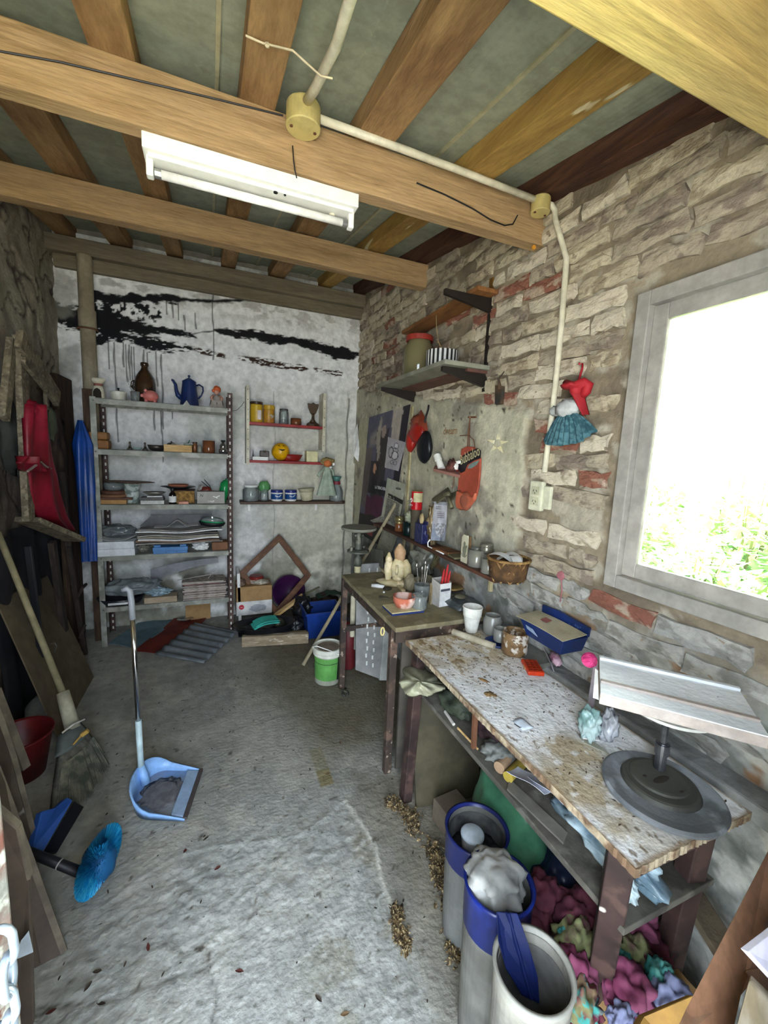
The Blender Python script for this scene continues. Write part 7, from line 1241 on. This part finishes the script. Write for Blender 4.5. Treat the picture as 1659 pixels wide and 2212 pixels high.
# ---- near right corner: crate of brown boards with a white lid
BRD = mat('orange_brown_timber', '#7d5a43', '#6f4f3b', scale=4, rough=.6, stretch=(3,3,3)); nr = thing('timber_stand', 'orange brown timber frame leaning at the near right corner', 'frame', (0, 0, 0))
a0, a1 = on_y(1690, 1860, .32), on_y(1455, 2290, .24); b0, b1 = on_y(1740, 1990, .27), on_y(1620, 2290, .2)
link('frame_board', MB().slab([on_y(1659, 1838, .33), on_y(1760, 1700, .36), on_y(1760, 1960, .30), on_y(1600, 2150, .25), on_y(1570, 2290, .22), on_y(1430, 2290, .22), on_y(1482, 2180, .25)], (.020, .007, -.014)), BRD, nr, bev=.002)
link('frame_batten', MB().slab([on_y(1608, 2100, .255), on_y(1640, 2090, .26), on_y(1760, 2220, .23), on_y(1750, 2260, .22)], (.014, .005, -.010)), BRD, nr, bev=.002)
solo('white_lid_panel', 'white panel corner lying on the leaning timber frame', 'panel', MB().slab([on_y(1598, 2048, .25), on_y(1760, 1925, .26), on_y(1800, 2150, .22), on_y(1720, 2180, .215)], (.004, -.008, .002)), mat('lilac_white_panel', '#b7b3c4', rough=.5), bev=.001)  # white lid panel resting on the timber frame
solo('stone_block', 'pale speckled stone block beneath the leaning timber frame', 'block', MB().slab([on_y(1618, 2115, .235), on_y(1760, 2250, .2), on_y(1740, 2330, .19), on_y(1560, 2330, .2)], (.03, .01, -.02)), mat('speckled_stone', '#9c917e', '#86785f', scale=14, rough=.9, spot=('#3f352a', 18, .68)), bev=.004)
solo('yellow_board', 'yellow brown board edge at the very bottom under the frame', 'board', MB().slab([on_y(1390, 2195, .40), on_y(1500, 2150, .36), on_y(1480, 2300, .34), on_y(1330, 2300, .38)], (.0, .01, -.012)), mat('ochre_board', '#9a7434', '#84622c', scale=5), bev=.002)
# ================================================================ LEFT SIDE
def wl(px, py, X=-.93): return on_x(px, py, X)
OW = mat('old_grey_brown_timber', '#7a6f5a', '#5f5545', scale=6, rough=.85, bump=.4, stretch=(3,3,3), c3='#8a7f69')
t = thing('trestle', 'old folding timber trestle leaning on the crumbling left wall', 'trestle', (0, 0, 0))
def lb(n, a, b, w=.05, h=.03, X0=-.91, X1=None): return link(n, MB().bar(wl(*a, X0), wl(*b, X0 if X1 is None else X1), w, h, upv=(1,0,0)), OW, t, bev=.003)
lb('upright', (42, 728), (62, 1125), .085, .03, -.88); lb('upright', (26, 735), (8, 905), .06, .03, -.90); lb('brace', (40, 730), (124, 862), .10, .03, -.86); lb('brace', (50, 778), (104, 845), .04, .02, -.85); lb('hinge_bar', (97, 800), (101, 885), .035, .02, -.90)
t = thing('work_jacket', 'dark grey jacket hanging behind the trestle on the left wall', 'jacket', wl(22, 940, -.95)); DJ = mat('dark_jacket', '#2e2d2a', '#3b3a36', scale=8, rough=.9)
link('jacket_body', MB().ball((0, 0, 0), (.04, .09, .20), .25, 2.5, 4), DJ, t, smooth=True); link('sleeve', MB().ball((.02, .05, -.06), (.03, .05, .17), .25, 2.5, 6), DJ, t, smooth=True)
c = wl(88, 1010, -.86); t = thing('red_coat', 'red hooded raincoat hanging on the left wall beside the trestle', 'coat', c); RC = mat('raincoat_red', '#85162a', '#6a0f1c', scale=5, rough=.45)
R_ = lambda px, py, X=-.86: wl(px, py, X)-c
def coat(tops, X):
    L_ = [R_(a, y, X) for a, b, y in tops]; Rr = [R_(b, y, X) for a, b, y in tops]; m = len(tops)-1
    def f(u, v):
        k = v*m; i = min(m-1, int(k)); g = k-i; l = L_[i]*(1-g)+L_[i+1]*g; r = Rr[i]*(1-g)+Rr[i+1]*g; p = l*(1-u)+r*u
        return (p.x + .055*math.sin(u*PI)+.012*math.sin(u*16+v*5), p.y, p.z)
    return MB().grid(f, 24, 26, thick=(-.02, 0, 0))
link('coat_body', coat([(56, 78, 872), (54, 85, 900), (54, 93, 940), (55, 98, 975), (58, 102, 1000), (64, 112, 1030), (68, 118, 1060), (76, 128, 1090), (92, 136, 1120), (118, 143, 1140), (130, 140, 1147)], -.86), RC, t, smooth=True)
link('coat_sleeve', coat([(42, 56, 985), (38, 70, 1000), (50, 76, 1012), (60, 74, 1018)], -.84), RC, t, smooth=True)
link('hood', MB().ball(R_(66, 885, -.86), (.04, .04, .05), .3, 3, 3), RC, t, smooth=True); link('waist_tie', MB().tube([R_(60, 1018, -.80), R_(78, 1005, -.79), R_(88, 998, -.80), R_(100, 1008, -.80), R_(112, 1012, -.82)], .006, 6), mat('dull_cord', '#8c7a70'), t)
solo('green_satchel', 'faded green canvas roll hanging left of the dark timber post', 'satchel', MB().ball((0, 0, 0), (.03, .045, .13), .12, 2, 3), mat('faded_green_canvas', '#5c6350', '#4a5042', scale=8), wl(112, 925, -.93), smooth=True)
crumple('brown_jacket', 'bundle of dark brown clothing hanging behind the red coat', 'clothes', wl(125, 1000, -.93), (.05, .12, .32), mat('dark_brown_cloth', '#33271f', '#40322a', scale=8), .3, 2, 8)
solo('wall_plank', 'weathered plank ledge jutting out beneath the red coat', 'plank', MB().bar(wl(58, 1122, -.90), on_y(162, 1165, 3.05), .13, .03), OW, bev=.004)
for i, (a, b, w, lab) in enumerate((((112, 1170), (150, 1440), .06, 'dark post standing below the weathered plank ledge'), ((135, 1020), (148, 1180), .035, 'thin dark post behind the blue tarpaulin'), ((146, 1170), (185, 1420), .03, 'crooked dark branch left of the metal shelves'), ((60, 1180), (90, 1420), .02, 'thin black iron bar behind the big board'))):
    solo('dark_post', lab, 'post', MB().bar(on_x(*a, -.86+.0*i), on_x(*b, -.84), w, .03, upv=(1,0,0)), DK if i < 3 else DARKM, bev=.003)
solo('branch_stub', 'forked stub on the crooked dark branch', 'branch', MB().tube([on_x(168, 1290, -.82), on_x(178, 1270, -.80), on_x(186, 1262, -.80)], .010, 6).tube([on_x(172, 1380, -.82), on_x(184, 1350, -.80)], .010, 6), DK)
# big leaning fibreboard
B0, B1_ = on_z(128, 1597, .004), on_z(203, 1462, .004); T1, T0 = on_x(103, 1244, -.955), on_x(-6, 1302, -.955)
solo('fibreboard', 'big brown fibreboard sheet leaning against the left wall behind the broom', 'board', MB().slab([B0, B1_, T1, T0], (-.008, 0, .004)), mat('olive_fibreboard', '#685c47', '#5a4f3d', scale=4, rough=.8), bev=.001)
# broom
h0 = on_x(-8, 1150, -.97); foot = on_z(196, 1700, .0); nk = on_y(152, 1512, 2.12)
d = (nk-h0).normalized(); t = thing('straw_broom', 'old straw broom with pale stick and grey taped head leaning on the fibreboard', 'broom', (0, 0, 0)); STK = mat('pale_olive_stick', '#8d8466', '#7c7356', scale=8, rough=.75)
hp0 = on_x(-5, 1150, -.90); hp1 = on_y(137, 1500, 2.20); hd = (hp1-hp0).normalized(); side = hd.cross(Vector((0, 1, 0))).normalized()
link('broom_stick', MB().cyl(hp0, hp1, .013, .014, n=14), STK, t, smooth=True)
link('white_sleeve', MB().cyl(hp1-hd*.01, on_y(158, 1575, 2.12), .026, .030, n=16), mat('dirty_white_sleeve', '#a8a48f', '#8f8b78', scale=9), t, smooth=True)
nb_ = on_y(158, 1570, 2.12); e0, e1 = on_z(118, 1770, .012), on_z(236, 1650, .012)
def br(u, v):
    w = e0*(1-u)+e1*u + Vector((.0, .0, .0)); tb = nb_ + (e1-e0).normalized()*(u-.5)*.07
    cur = .06*math.sin(u*PI); p = tb*(1-v)+(w+Vector((.35*cur, -.75*cur, 0)))*v; return tuple(p+Vector((0, 0, .02*math.sin(v*PI))))
link('bristle_face', MB().grid(br, 24, 14, thick=(-.02, -.012, -.012)), mat('grey_straw', '#666358', '#504e45', scale=40, rough=.9, stretch=(1,1,.3), bump=.6), t, smooth=True)
mb = MB()
for k in range(160):
    u = random.random(); a, b = Vector(br(u, .45)), Vector(br(u, 1.0)); j = Vector((random.uniform(-.01, .01), random.uniform(-.01, .01), 0)); mb.cyl(a+Vector((.004, -.006, .006)), b+j+Vector((.01, -.012, .002)), .0014, .0007, n=4, caps=False)
link('bristle', mb, mat('straw_tip', '#7a7566', '#4b5045', scale=20), t)['kind'] = 'stuff'
link('head_cloth', MB().grid(lambda u, v: tuple(Vector(br(u, v*.32))+Vector((.006, -.008, .006))), 10, 6, thick=(-.03, -.02, 0)), mat('slate_tape', '#4d5350', '#5b615e', scale=8), t, smooth=True)
link('tie', MB().tube([Vector(br(0, .03))+Vector((-.01, -.02, .02)), Vector(br(.5, .0))+Vector((.01, -.03, .03)), Vector(br(1, .03))+Vector((.02, -.01, .02))], .004, 6), PAPERG, t)
link('yellow_strap', MB().bar(on_y(150, 1617, 2.04), on_y(176, 1588, 2.04), .008, .006).bar(on_y(176, 1588, 2.04), on_y(190, 1578, 2.04), .014, .016), mat('mustard_strap', '#b58f45'), t)
link('wire_hook', MB().tube([on_y(104, 1398, 2.35), on_y(108, 1412, 2.34), on_y(116, 1425, 2.33)], .002, 6).tube([on_y(110, 1390, 2.34), on_y(118, 1388, 2.34), on_y(122, 1396, 2.34), on_y(118, 1408, 2.34)], .002, 6), SHINY, t)
# dustpan
pan = thing('dustpan', 'light blue upright dustpan with chrome handle standing on the floor', 'dustpan', (0, 0, 0)); LBL = mat('light_blue_plastic', '#8fb8ea', '#84aee2', scale=3, rough=.35); LB2 = mat('grey_blue_plastic', '#7593bd', '#8a8f98', scale=4, rough=.5)
e0 = on_z(432, 1668, .010); e1 = on_z(397, 1772, .010); cb_ = on_z(300, 1712, .010); mid = (e0+e1)/2; ax = (mid-cb_); Lp = ax.length; ax.normalize(); sd = (e1-e0).normalized(); hw = (e1-e0).length/2
def ptp(s, w, z): return cb_ + ax*(s*Lp) + sd*(w*hw) + Vector((0, 0, z))
outl = []
for i in range(25):
    a = PI*(i/24); outl.append((.42-.42*math.sin(a)**.75 if True else 0, -math.cos(a)))
def ofs(i): s, w = outl[i]; return s, w*(.99)
fl = [ptp(1, -1, 0)] + [ptp(*ofs(i), 0) for i in range(25)] + [ptp(1, 1, 0)]
link('pan_floor', MB().slab(fl, (0, 0, .004)), LB2, pan)
mb = MB(); n = len(fl); hts = []
for i in range(n):
    f = i/(n-1); hts.append(.012 + .085*math.sin(f*PI)**.55)
vs = []
for i in range(n):
    p = fl[i]; out = (p-ptp(.55, 0, 0)); out.z = 0; out.normalize(); top = p+out*.012*min(1, hts[i]/.05)+Vector((0, 0, hts[i])); lip = top+out*.007+Vector((0, 0, -.001)); low = p+out*.002+Vector((0, 0, -.004)); vs += [p+Vector((0, 0, .003)), top-out*.0, lip, low]
fs = []
for i in range(n-1):
    for k in range(4): k2 = (k+1) % 4; fs.append((i*4+k, (i+1)*4+k, (i+1)*4+k2, i*4+k2))
mb.add(vs, fs); link('pan_wall', mb, LBL, pan, smooth=True)
link('pan_ramp', MB().slab([ptp(.76, -.93, .005), ptp(.76, .93, .005), ptp(.99, .97, .002), ptp(.99, -.97, .002)], (0, 0, .012)), mat('ramp_blue', '#93aac6', rough=.45), pan, bev=.004)
link('rubber_lip', MB().bar(ptp(1.02, -1.03, .010), ptp(1.02, 1.03, .010), .016, .014), mat('brown_rubber', '#4a4240', rough=.8), pan, bev=.002)
crumple('dirt', 'film of grey dirt lying in the light blue dustpan', 'dirt', ptp(.45, 0, .006), (.085, .085, .004), mat('grey_dirt', '#77767a', '#5d5c60', scale=20, rough=.95), .3, 3, 4)
hb0 = ptp(-.0, -.25, .085); ht = on_y(284, 1300, hb0.y+.03); top = on_y(281, 1277, hb0.y+.05)
link('handle_socket', MB().cyl(ptp(.08, -.25, .02), hb0+Vector((0, 0, .015)), .020, .014, n=16), LBL, pan, smooth=True)
hm = hb0+(ht-hb0)*.30
link('handle_sleeve', MB().cyl(hb0, hm, .0125, n=18), mat('pale_aqua_tube', '#b9cfd4', rough=.3), pan, smooth=True)
link('chrome_tube', MB().cyl(hm, hb0+(ht-hb0)*.93, .0100, n=20), mat('chrome', '#c9c9cb', rough=.12, metal=1), pan, smooth=True)
link('grip', MB().tube([hb0+(ht-hb0)*.90, ht, top, top+Vector((-.012, .0, .012)), top+Vector((-.03, 0, .006))], [.0118, .0118, .0122, .012, .009], 14), mat('grey_grip', '#8a8d93', rough=.35), pan, smooth=True)
# red bucket, blue crate, round brush
q = on_z(50, 1612, .0); t = thing('red_bucket', 'dark red plastic bucket in the shadow behind the broom', 'bucket', (-.80, 2.16, .004)); link('bucket_wall', MB().lathe([(.085, 0), (.12, .19), (.127, .195), (.12, .2), (.114, .19), (.08, .01), (0, .01)], 36), mat('dark_red_plastic', '#6f1a1c', '#561416', scale=5, rough=.4), t, smooth=True); link('bucket_rim', MB().tube([(.124*math.cos(i*PI/18), .124*math.sin(i*PI/18), .196) for i in range(36)], .005, 6, closed=True), mat('dark_red_plastic', ''), t, smooth=True)
cA_ = on_z(85, 1852, .0); t = thing('blue_crate', 'blue plastic scoop standing on its side by the left boards', 'scoop', (0, 0, 0))
link('scoop_face', MB().slab([on_y(70, 1832, 1.62), on_y(92, 1842, 1.62), on_y(158, 1728, 1.78), on_y(146, 1722, 1.80), on_y(120, 1745, 1.76), on_y(90, 1752, 1.72)], (-.02, .006, -.01)), mat('scoop_blue', '#2f5aa6', '#284e94', scale=4, rough=.4), t, bev=.003)
link('scoop_black_side', MB().slab([on_y(92, 1842, 1.62), on_y(125, 1838, 1.60), on_y(182, 1742, 1.74), on_y(160, 1730, 1.78)], (-.01, .01, -.02)), mat('scoop_black', '#15161c', rough=.5), t, bev=.003)  # black side of the scoop
p0 = on_y(92, 1852, 1.56); p1 = on_y(172, 1884, 1.50); p2 = on_y(200, 1893, 1.48); t = thing('round_brush', 'round blue bristle brush with black handle lying at the lower left', 'brush', (0, 0, 0))
link('handle', MB().cyl(p0+(p0-p1)*.8, p1, .014, .016, n=16), DARKM, t, smooth=True); link('handle_ring', MB().cyl(p0+(p1-p0)*.45, p0+(p1-p0)*.48, .0165, n=16), PAPERG, t); link('white_ferrule', MB().cyl(p1, p2, .014, .013, n=8), WHITE, t)
bc = on_y(217, 1900, 1.49); bc.z = .09; hd_ = (p2-p1).normalized(); u, w = frame(hd_)
BBR = [mat('bright_blue_bristle', '#128ac4', '#0e6ba0', scale=20, rough=.5), mat('cyan_bristle', '#3fb3d6', '#1f93c4', scale=20, rough=.5)]
link('bristle_core', MB().ball(bc, (.050, .062, .070), .1), mat('core_blue', '#0c4f7c', rough=.7), t, smooth=True)
for q_ in range(2):
    mb = MB()
    for k in range(1500):
        v = Vector((random.gauss(0, 1), random.gauss(0, 1), random.gauss(0, 1))).normalized(); v = (v - hd_*v.dot(hd_)*.55); tip = bc + Vector((v.x*.092, v.y*.105, v.z*.112)); 
        if tip.z < .006: tip.z = .006
        a = frame(v)[0]*.0013; mb.add([bc+v*.03-a, bc+v*.03+a, tip+a*.6, tip-a*.6], [(0, 1, 2, 3)])
    link('bristle', mb, BBR[q_], t)['kind'] = 'stuff'
# boards leaning at the left edge, nearest first
TB = mat('brown_tile_board', '#43382f', '#4d4139', scale=3, rough=.7, spot=('#8d8984', 9, .66)); TE = mat('pale_board_edge', '#6f6558', '#5b5248', scale=14, rough=.8)
def tile(lab, P, th=.014):
    t = thing('tile_board', lab, 'board', (0, 0, 0), 0, 'brown boards leaning at the left edge'); n_ = (P[1]-P[0]).cross(P[2]-P[0]).normalized()*th
    link('board_face', MB().slab(P, n_), TB, t, bev=.001)
    for i in (0, 1): link('board_edge', MB().bar(P[i]+n_*.5, P[i+1]+n_*.5, .006, th*1.15, upv=n_), TE, t)
    return t
g0, g1 = on_z(145, 2052, .004), on_z(88, 2082, .004)
tile('brown board with pale edges leaning in front at the lower left', [on_y(-40, 1560, 1.62), on_y(14, 1690, 1.55), g0, g1, on_y(-30, 2060, 1.25)])
tile('brown board leaning second, behind the front one at the lower left', [on_y(-30, 1480, 1.80), on_y(25, 1640, 1.72), on_z(82, 1862, .004), on_z(20, 1900, .004)])
tile('narrow dark board nearest the open door at the lower left', [on_y(-20, 1740, 1.02), on_y(38, 1790, 1.02), on_y(62, 1900, 1.02), on_y(72, 2212, 1.0), on_y(30, 2260, 1.0), on_y(-20, 2240, 1.0)])
solo('thin_batten', 'thin pale batten slanting across the shadow above the brown boards', 'batten', MB().bar(on_y(-10, 1490, 1.9), on_y(55, 1660, 1.85), .03, .02), TE, bev=.002)
solo('white_scrap', 'torn bluish white scrap stuck on the narrow dark board', 'scrap', MB().slab([on_y(32, 2072, .985), on_y(46, 2030, .985), on_y(62, 2010, .985), on_y(72, 2055, .98)], (0, -.002, 0)), mat('bluish_white', ''))
# ================================================================ FLOOR LITTER
LV = [mat('litter_leaf_brown', '#6b5334', '#4c3a26', scale=30, rough=.8), mat('litter_leaf_tan', '#a08a5c', '#85703f', scale=30, rough=.8), mat('litter_leaf_dark', '#33291f', rough=.8), mat('litter_leaf_maroon', '#4d231c', rough=.8)]
def leaf_mesh(s):
    r = random.Random(s); mb = MB(); L = 1.0; cu = r.uniform(.1, .5)
    for sgn in (1, -1):
        v0 = [(-L, 0, .05), (-.5, sgn*.30, .05+cu*.4), (.1, sgn*.38, .05+cu*.5), (.7, sgn*.2, .1+cu*.3), (L, 0, .25), (.1, 0, .05), (-.5, 0, .03)]
        mb.add(v0, [(0, 1, 6), (1, 2, 5, 6), (2, 3, 5), (3, 4, 5)])
    me = bpy.data.meshes.new('dry_leaf'); me.from_pydata(mb.v, [], mb.f); me.update(); me.materials.append(LV[0]); return me
LM = [leaf_mesh(k) for k in range(6)]; rl = random.Random(21)
def put_leaf(x, y, s, m, group, label):
    o = bpy.data.objects.new('dry_leaf', rl.choice(LM)); COL.objects.link(o); h = float(floor_h(np.array([x]), np.array([y]))[0])
    o.location = (x, y, h+.001); o.scale = (s, s, s*.8); o.rotation_euler = (rl.uniform(-.2, .2), rl.uniform(-.2, .2), rl.uniform(0, 6.3)); o.material_slots[0].link = 'OBJECT'; o.material_slots[0].material = m
    o['label'] = label; o['category'] = 'leaf'; o['group'] = group
big = [(320, 2045, 3, 'maroon leaf on the bright floor below the round blue brush'), (210, 2098, 2, 'dark slim leaf on the floor low on the left'), (110, 2185, 3, 'dark red brown leaf at the bottom left corner'), (190, 2132, 2, 'slim dark leaf between the two low left leaves'), (218, 2165, 2, 'small grey leaf low on the left'), (517, 2098, 3, 'lone reddish leaf in the pale middle foreground'), (868, 1960, 2, 'slim upright dark leaf by the leaf litter'), (850, 1958, 2, 'grey leaf beside the slim upright dark one'), (688, 2158, 2, 'dark forked leaf in the middle foreground'), (745, 2190, 0, 'brown leaf at the bottom centre'), (400, 1838, 3, 'curled brown leaf on the floor below the dustpan'), (445, 1812, 2, 'dark leaf on the floor right of the dustpan'), (470, 1875, 3, 'maroon crumb of leaf in the middle floor'), (1060, 2165, 3, 'red brown leaf left of the tall pail'), (1003, 2140, 3, 'small maroon leaf left of the tall pail'), (325, 1640, 2, 'dark leaf just above the dustpan'), (695, 1590, 0, 'brown leaf on the dark floor near the table'), (735, 1605, 0, 'brown leaf on the dark floor below the table'), (708, 1672, 0, 'brown leaf beside the dirty stripe on the floor')]
for x, y, m, lab in big: p_ = on_z(x, y, 0); put_leaf(p_.x, p_.y, .013, LV[m], 'single leaves on the floor', lab)
mb = MB()
for k in range(160):
    x = rl.uniform(-.45, .8); y = rl.uniform(.8, 2.8); h = float(floor_h(np.array([x]), np.array([y]))[0]); q_ = rl.uniform(.003, .008)
    R = Euler((rl.uniform(-.4, .4), rl.uniform(-.4, .4), rl.random()*6.3)).to_matrix(); mb.add([R @ (v.co*q_)+Vector((x, y, h+.002)) for v in rl.choice(LM).vertices], [tuple(f_.vertices) for f_ in LM[0].polygons])
solo('floor_crumbs', 'tiny dark leaf crumbs scattered over the concrete floor', 'crumbs', mb, LV[2], kind='stuff')
def heap(pts, n, lab, sp=.03):
    mb = MB(); P = [on_z(x, y, 0) for x, y in pts]
    for k in range(n):
        f = rl.random()*(len(P)-1); i = int(f); c = P[i]*(1-f+i)+P[i+1]*(f-i); c = c+Vector((rl.gauss(0, sp), rl.gauss(0, sp), 0)); h = float(floor_h(np.array([c.x]), np.array([c.y]))[0]); s = rl.uniform(.006, .019); a = rl.random()*6.28
        R = Euler((rl.uniform(-.6, .6), rl.uniform(-.6, .6), a)).to_matrix(); me = rl.choice(LM); mb.add([R @ (v.co*s)+Vector((c.x, c.y, h+.004+rl.random()*.014)) for v in me.vertices], [tuple(f_.vertices) for f_ in me.polygons])
    solo('leaf_litter', lab, 'leaf litter', mb, mat('leaf_litter', '#6e5a3c', '#3d3021', scale=50, rough=.85, c3='#a6946b', world=True), kind='stuff')
heap([(855, 1965), (862, 2010), (872, 2055)], 150, 'strip of dry leaf litter in the middle of the floor', .010)
heap([(930, 1830), (955, 1900), (975, 1980), (985, 2080)], 340, 'long heap of dry leaves beside the buckets', .016)
heap([(840, 1735), (880, 1760), (900, 1800)], 160, 'dry leaves gathered by the far leg of the workbench', .018)
heap([(1040, 2070), (1050, 2095)], 40, 'small clump of dry leaves left of the tall pail', .01)

# ---- loose pieces of one part become parts of their own
SPLIT = {'lid_screw', 'shelf_bolt', 'screw', 'rivet', 'pig_foot', 'pig_ear', 'eye', 'arm', 'bracket', 'horn', 'tong_arm', 'figure_leg', 'figure_arm', 'flange_bolt', 'blade', 'chin', 'box_side', 'label_drawing', 'label_swash', 'flower', 'ribbon', 'bin_rim', 'bristle_pin', 'pincer_jaw', 'print_swirl', 'drawn_figure', 'yellow_strap', 'wire_hook'}
for o in list(bpy.data.objects):
    if o.type != 'MESH' or not o.parent or o.name.split('.')[0] not in SPLIT or 'kind' in o: continue
    me = o.data; n = len(me.vertices); lab_ = list(range(n))
    def find(a):
        while lab_[a] != a: lab_[a] = lab_[lab_[a]]; a = lab_[a]
        return a
    for e in me.edges:
        a, b = find(e.vertices[0]), find(e.vertices[1])
        if a != b: lab_[a] = b
    roots = {}
    for i in range(n): roots.setdefault(find(i), []).append(i)
    if len(roots) < 2: continue
    base = o.name.split('.')[0]; par = o.parent; sm = me.polygons[0].use_smooth
    for vs_ in roots.values():
        ix = {v: k for k, v in enumerate(vs_)}; fs_ = [tuple(ix[v] for v in p.vertices) for p in me.polygons if p.vertices[0] in ix]
        m2 = bpy.data.meshes.new(base); m2.from_pydata([me.vertices[v].co[:] for v in vs_], [], fs_); m2.materials.append(me.materials[0])
        if sm: m2.polygons.foreach_set('use_smooth', [True]*len(m2.polygons))
        q = bpy.data.objects.new(base, m2); COL.objects.link(q); q.parent = par; q.location = o.location; q.rotation_euler = o.rotation_euler
    bpy.data.objects.remove(o)
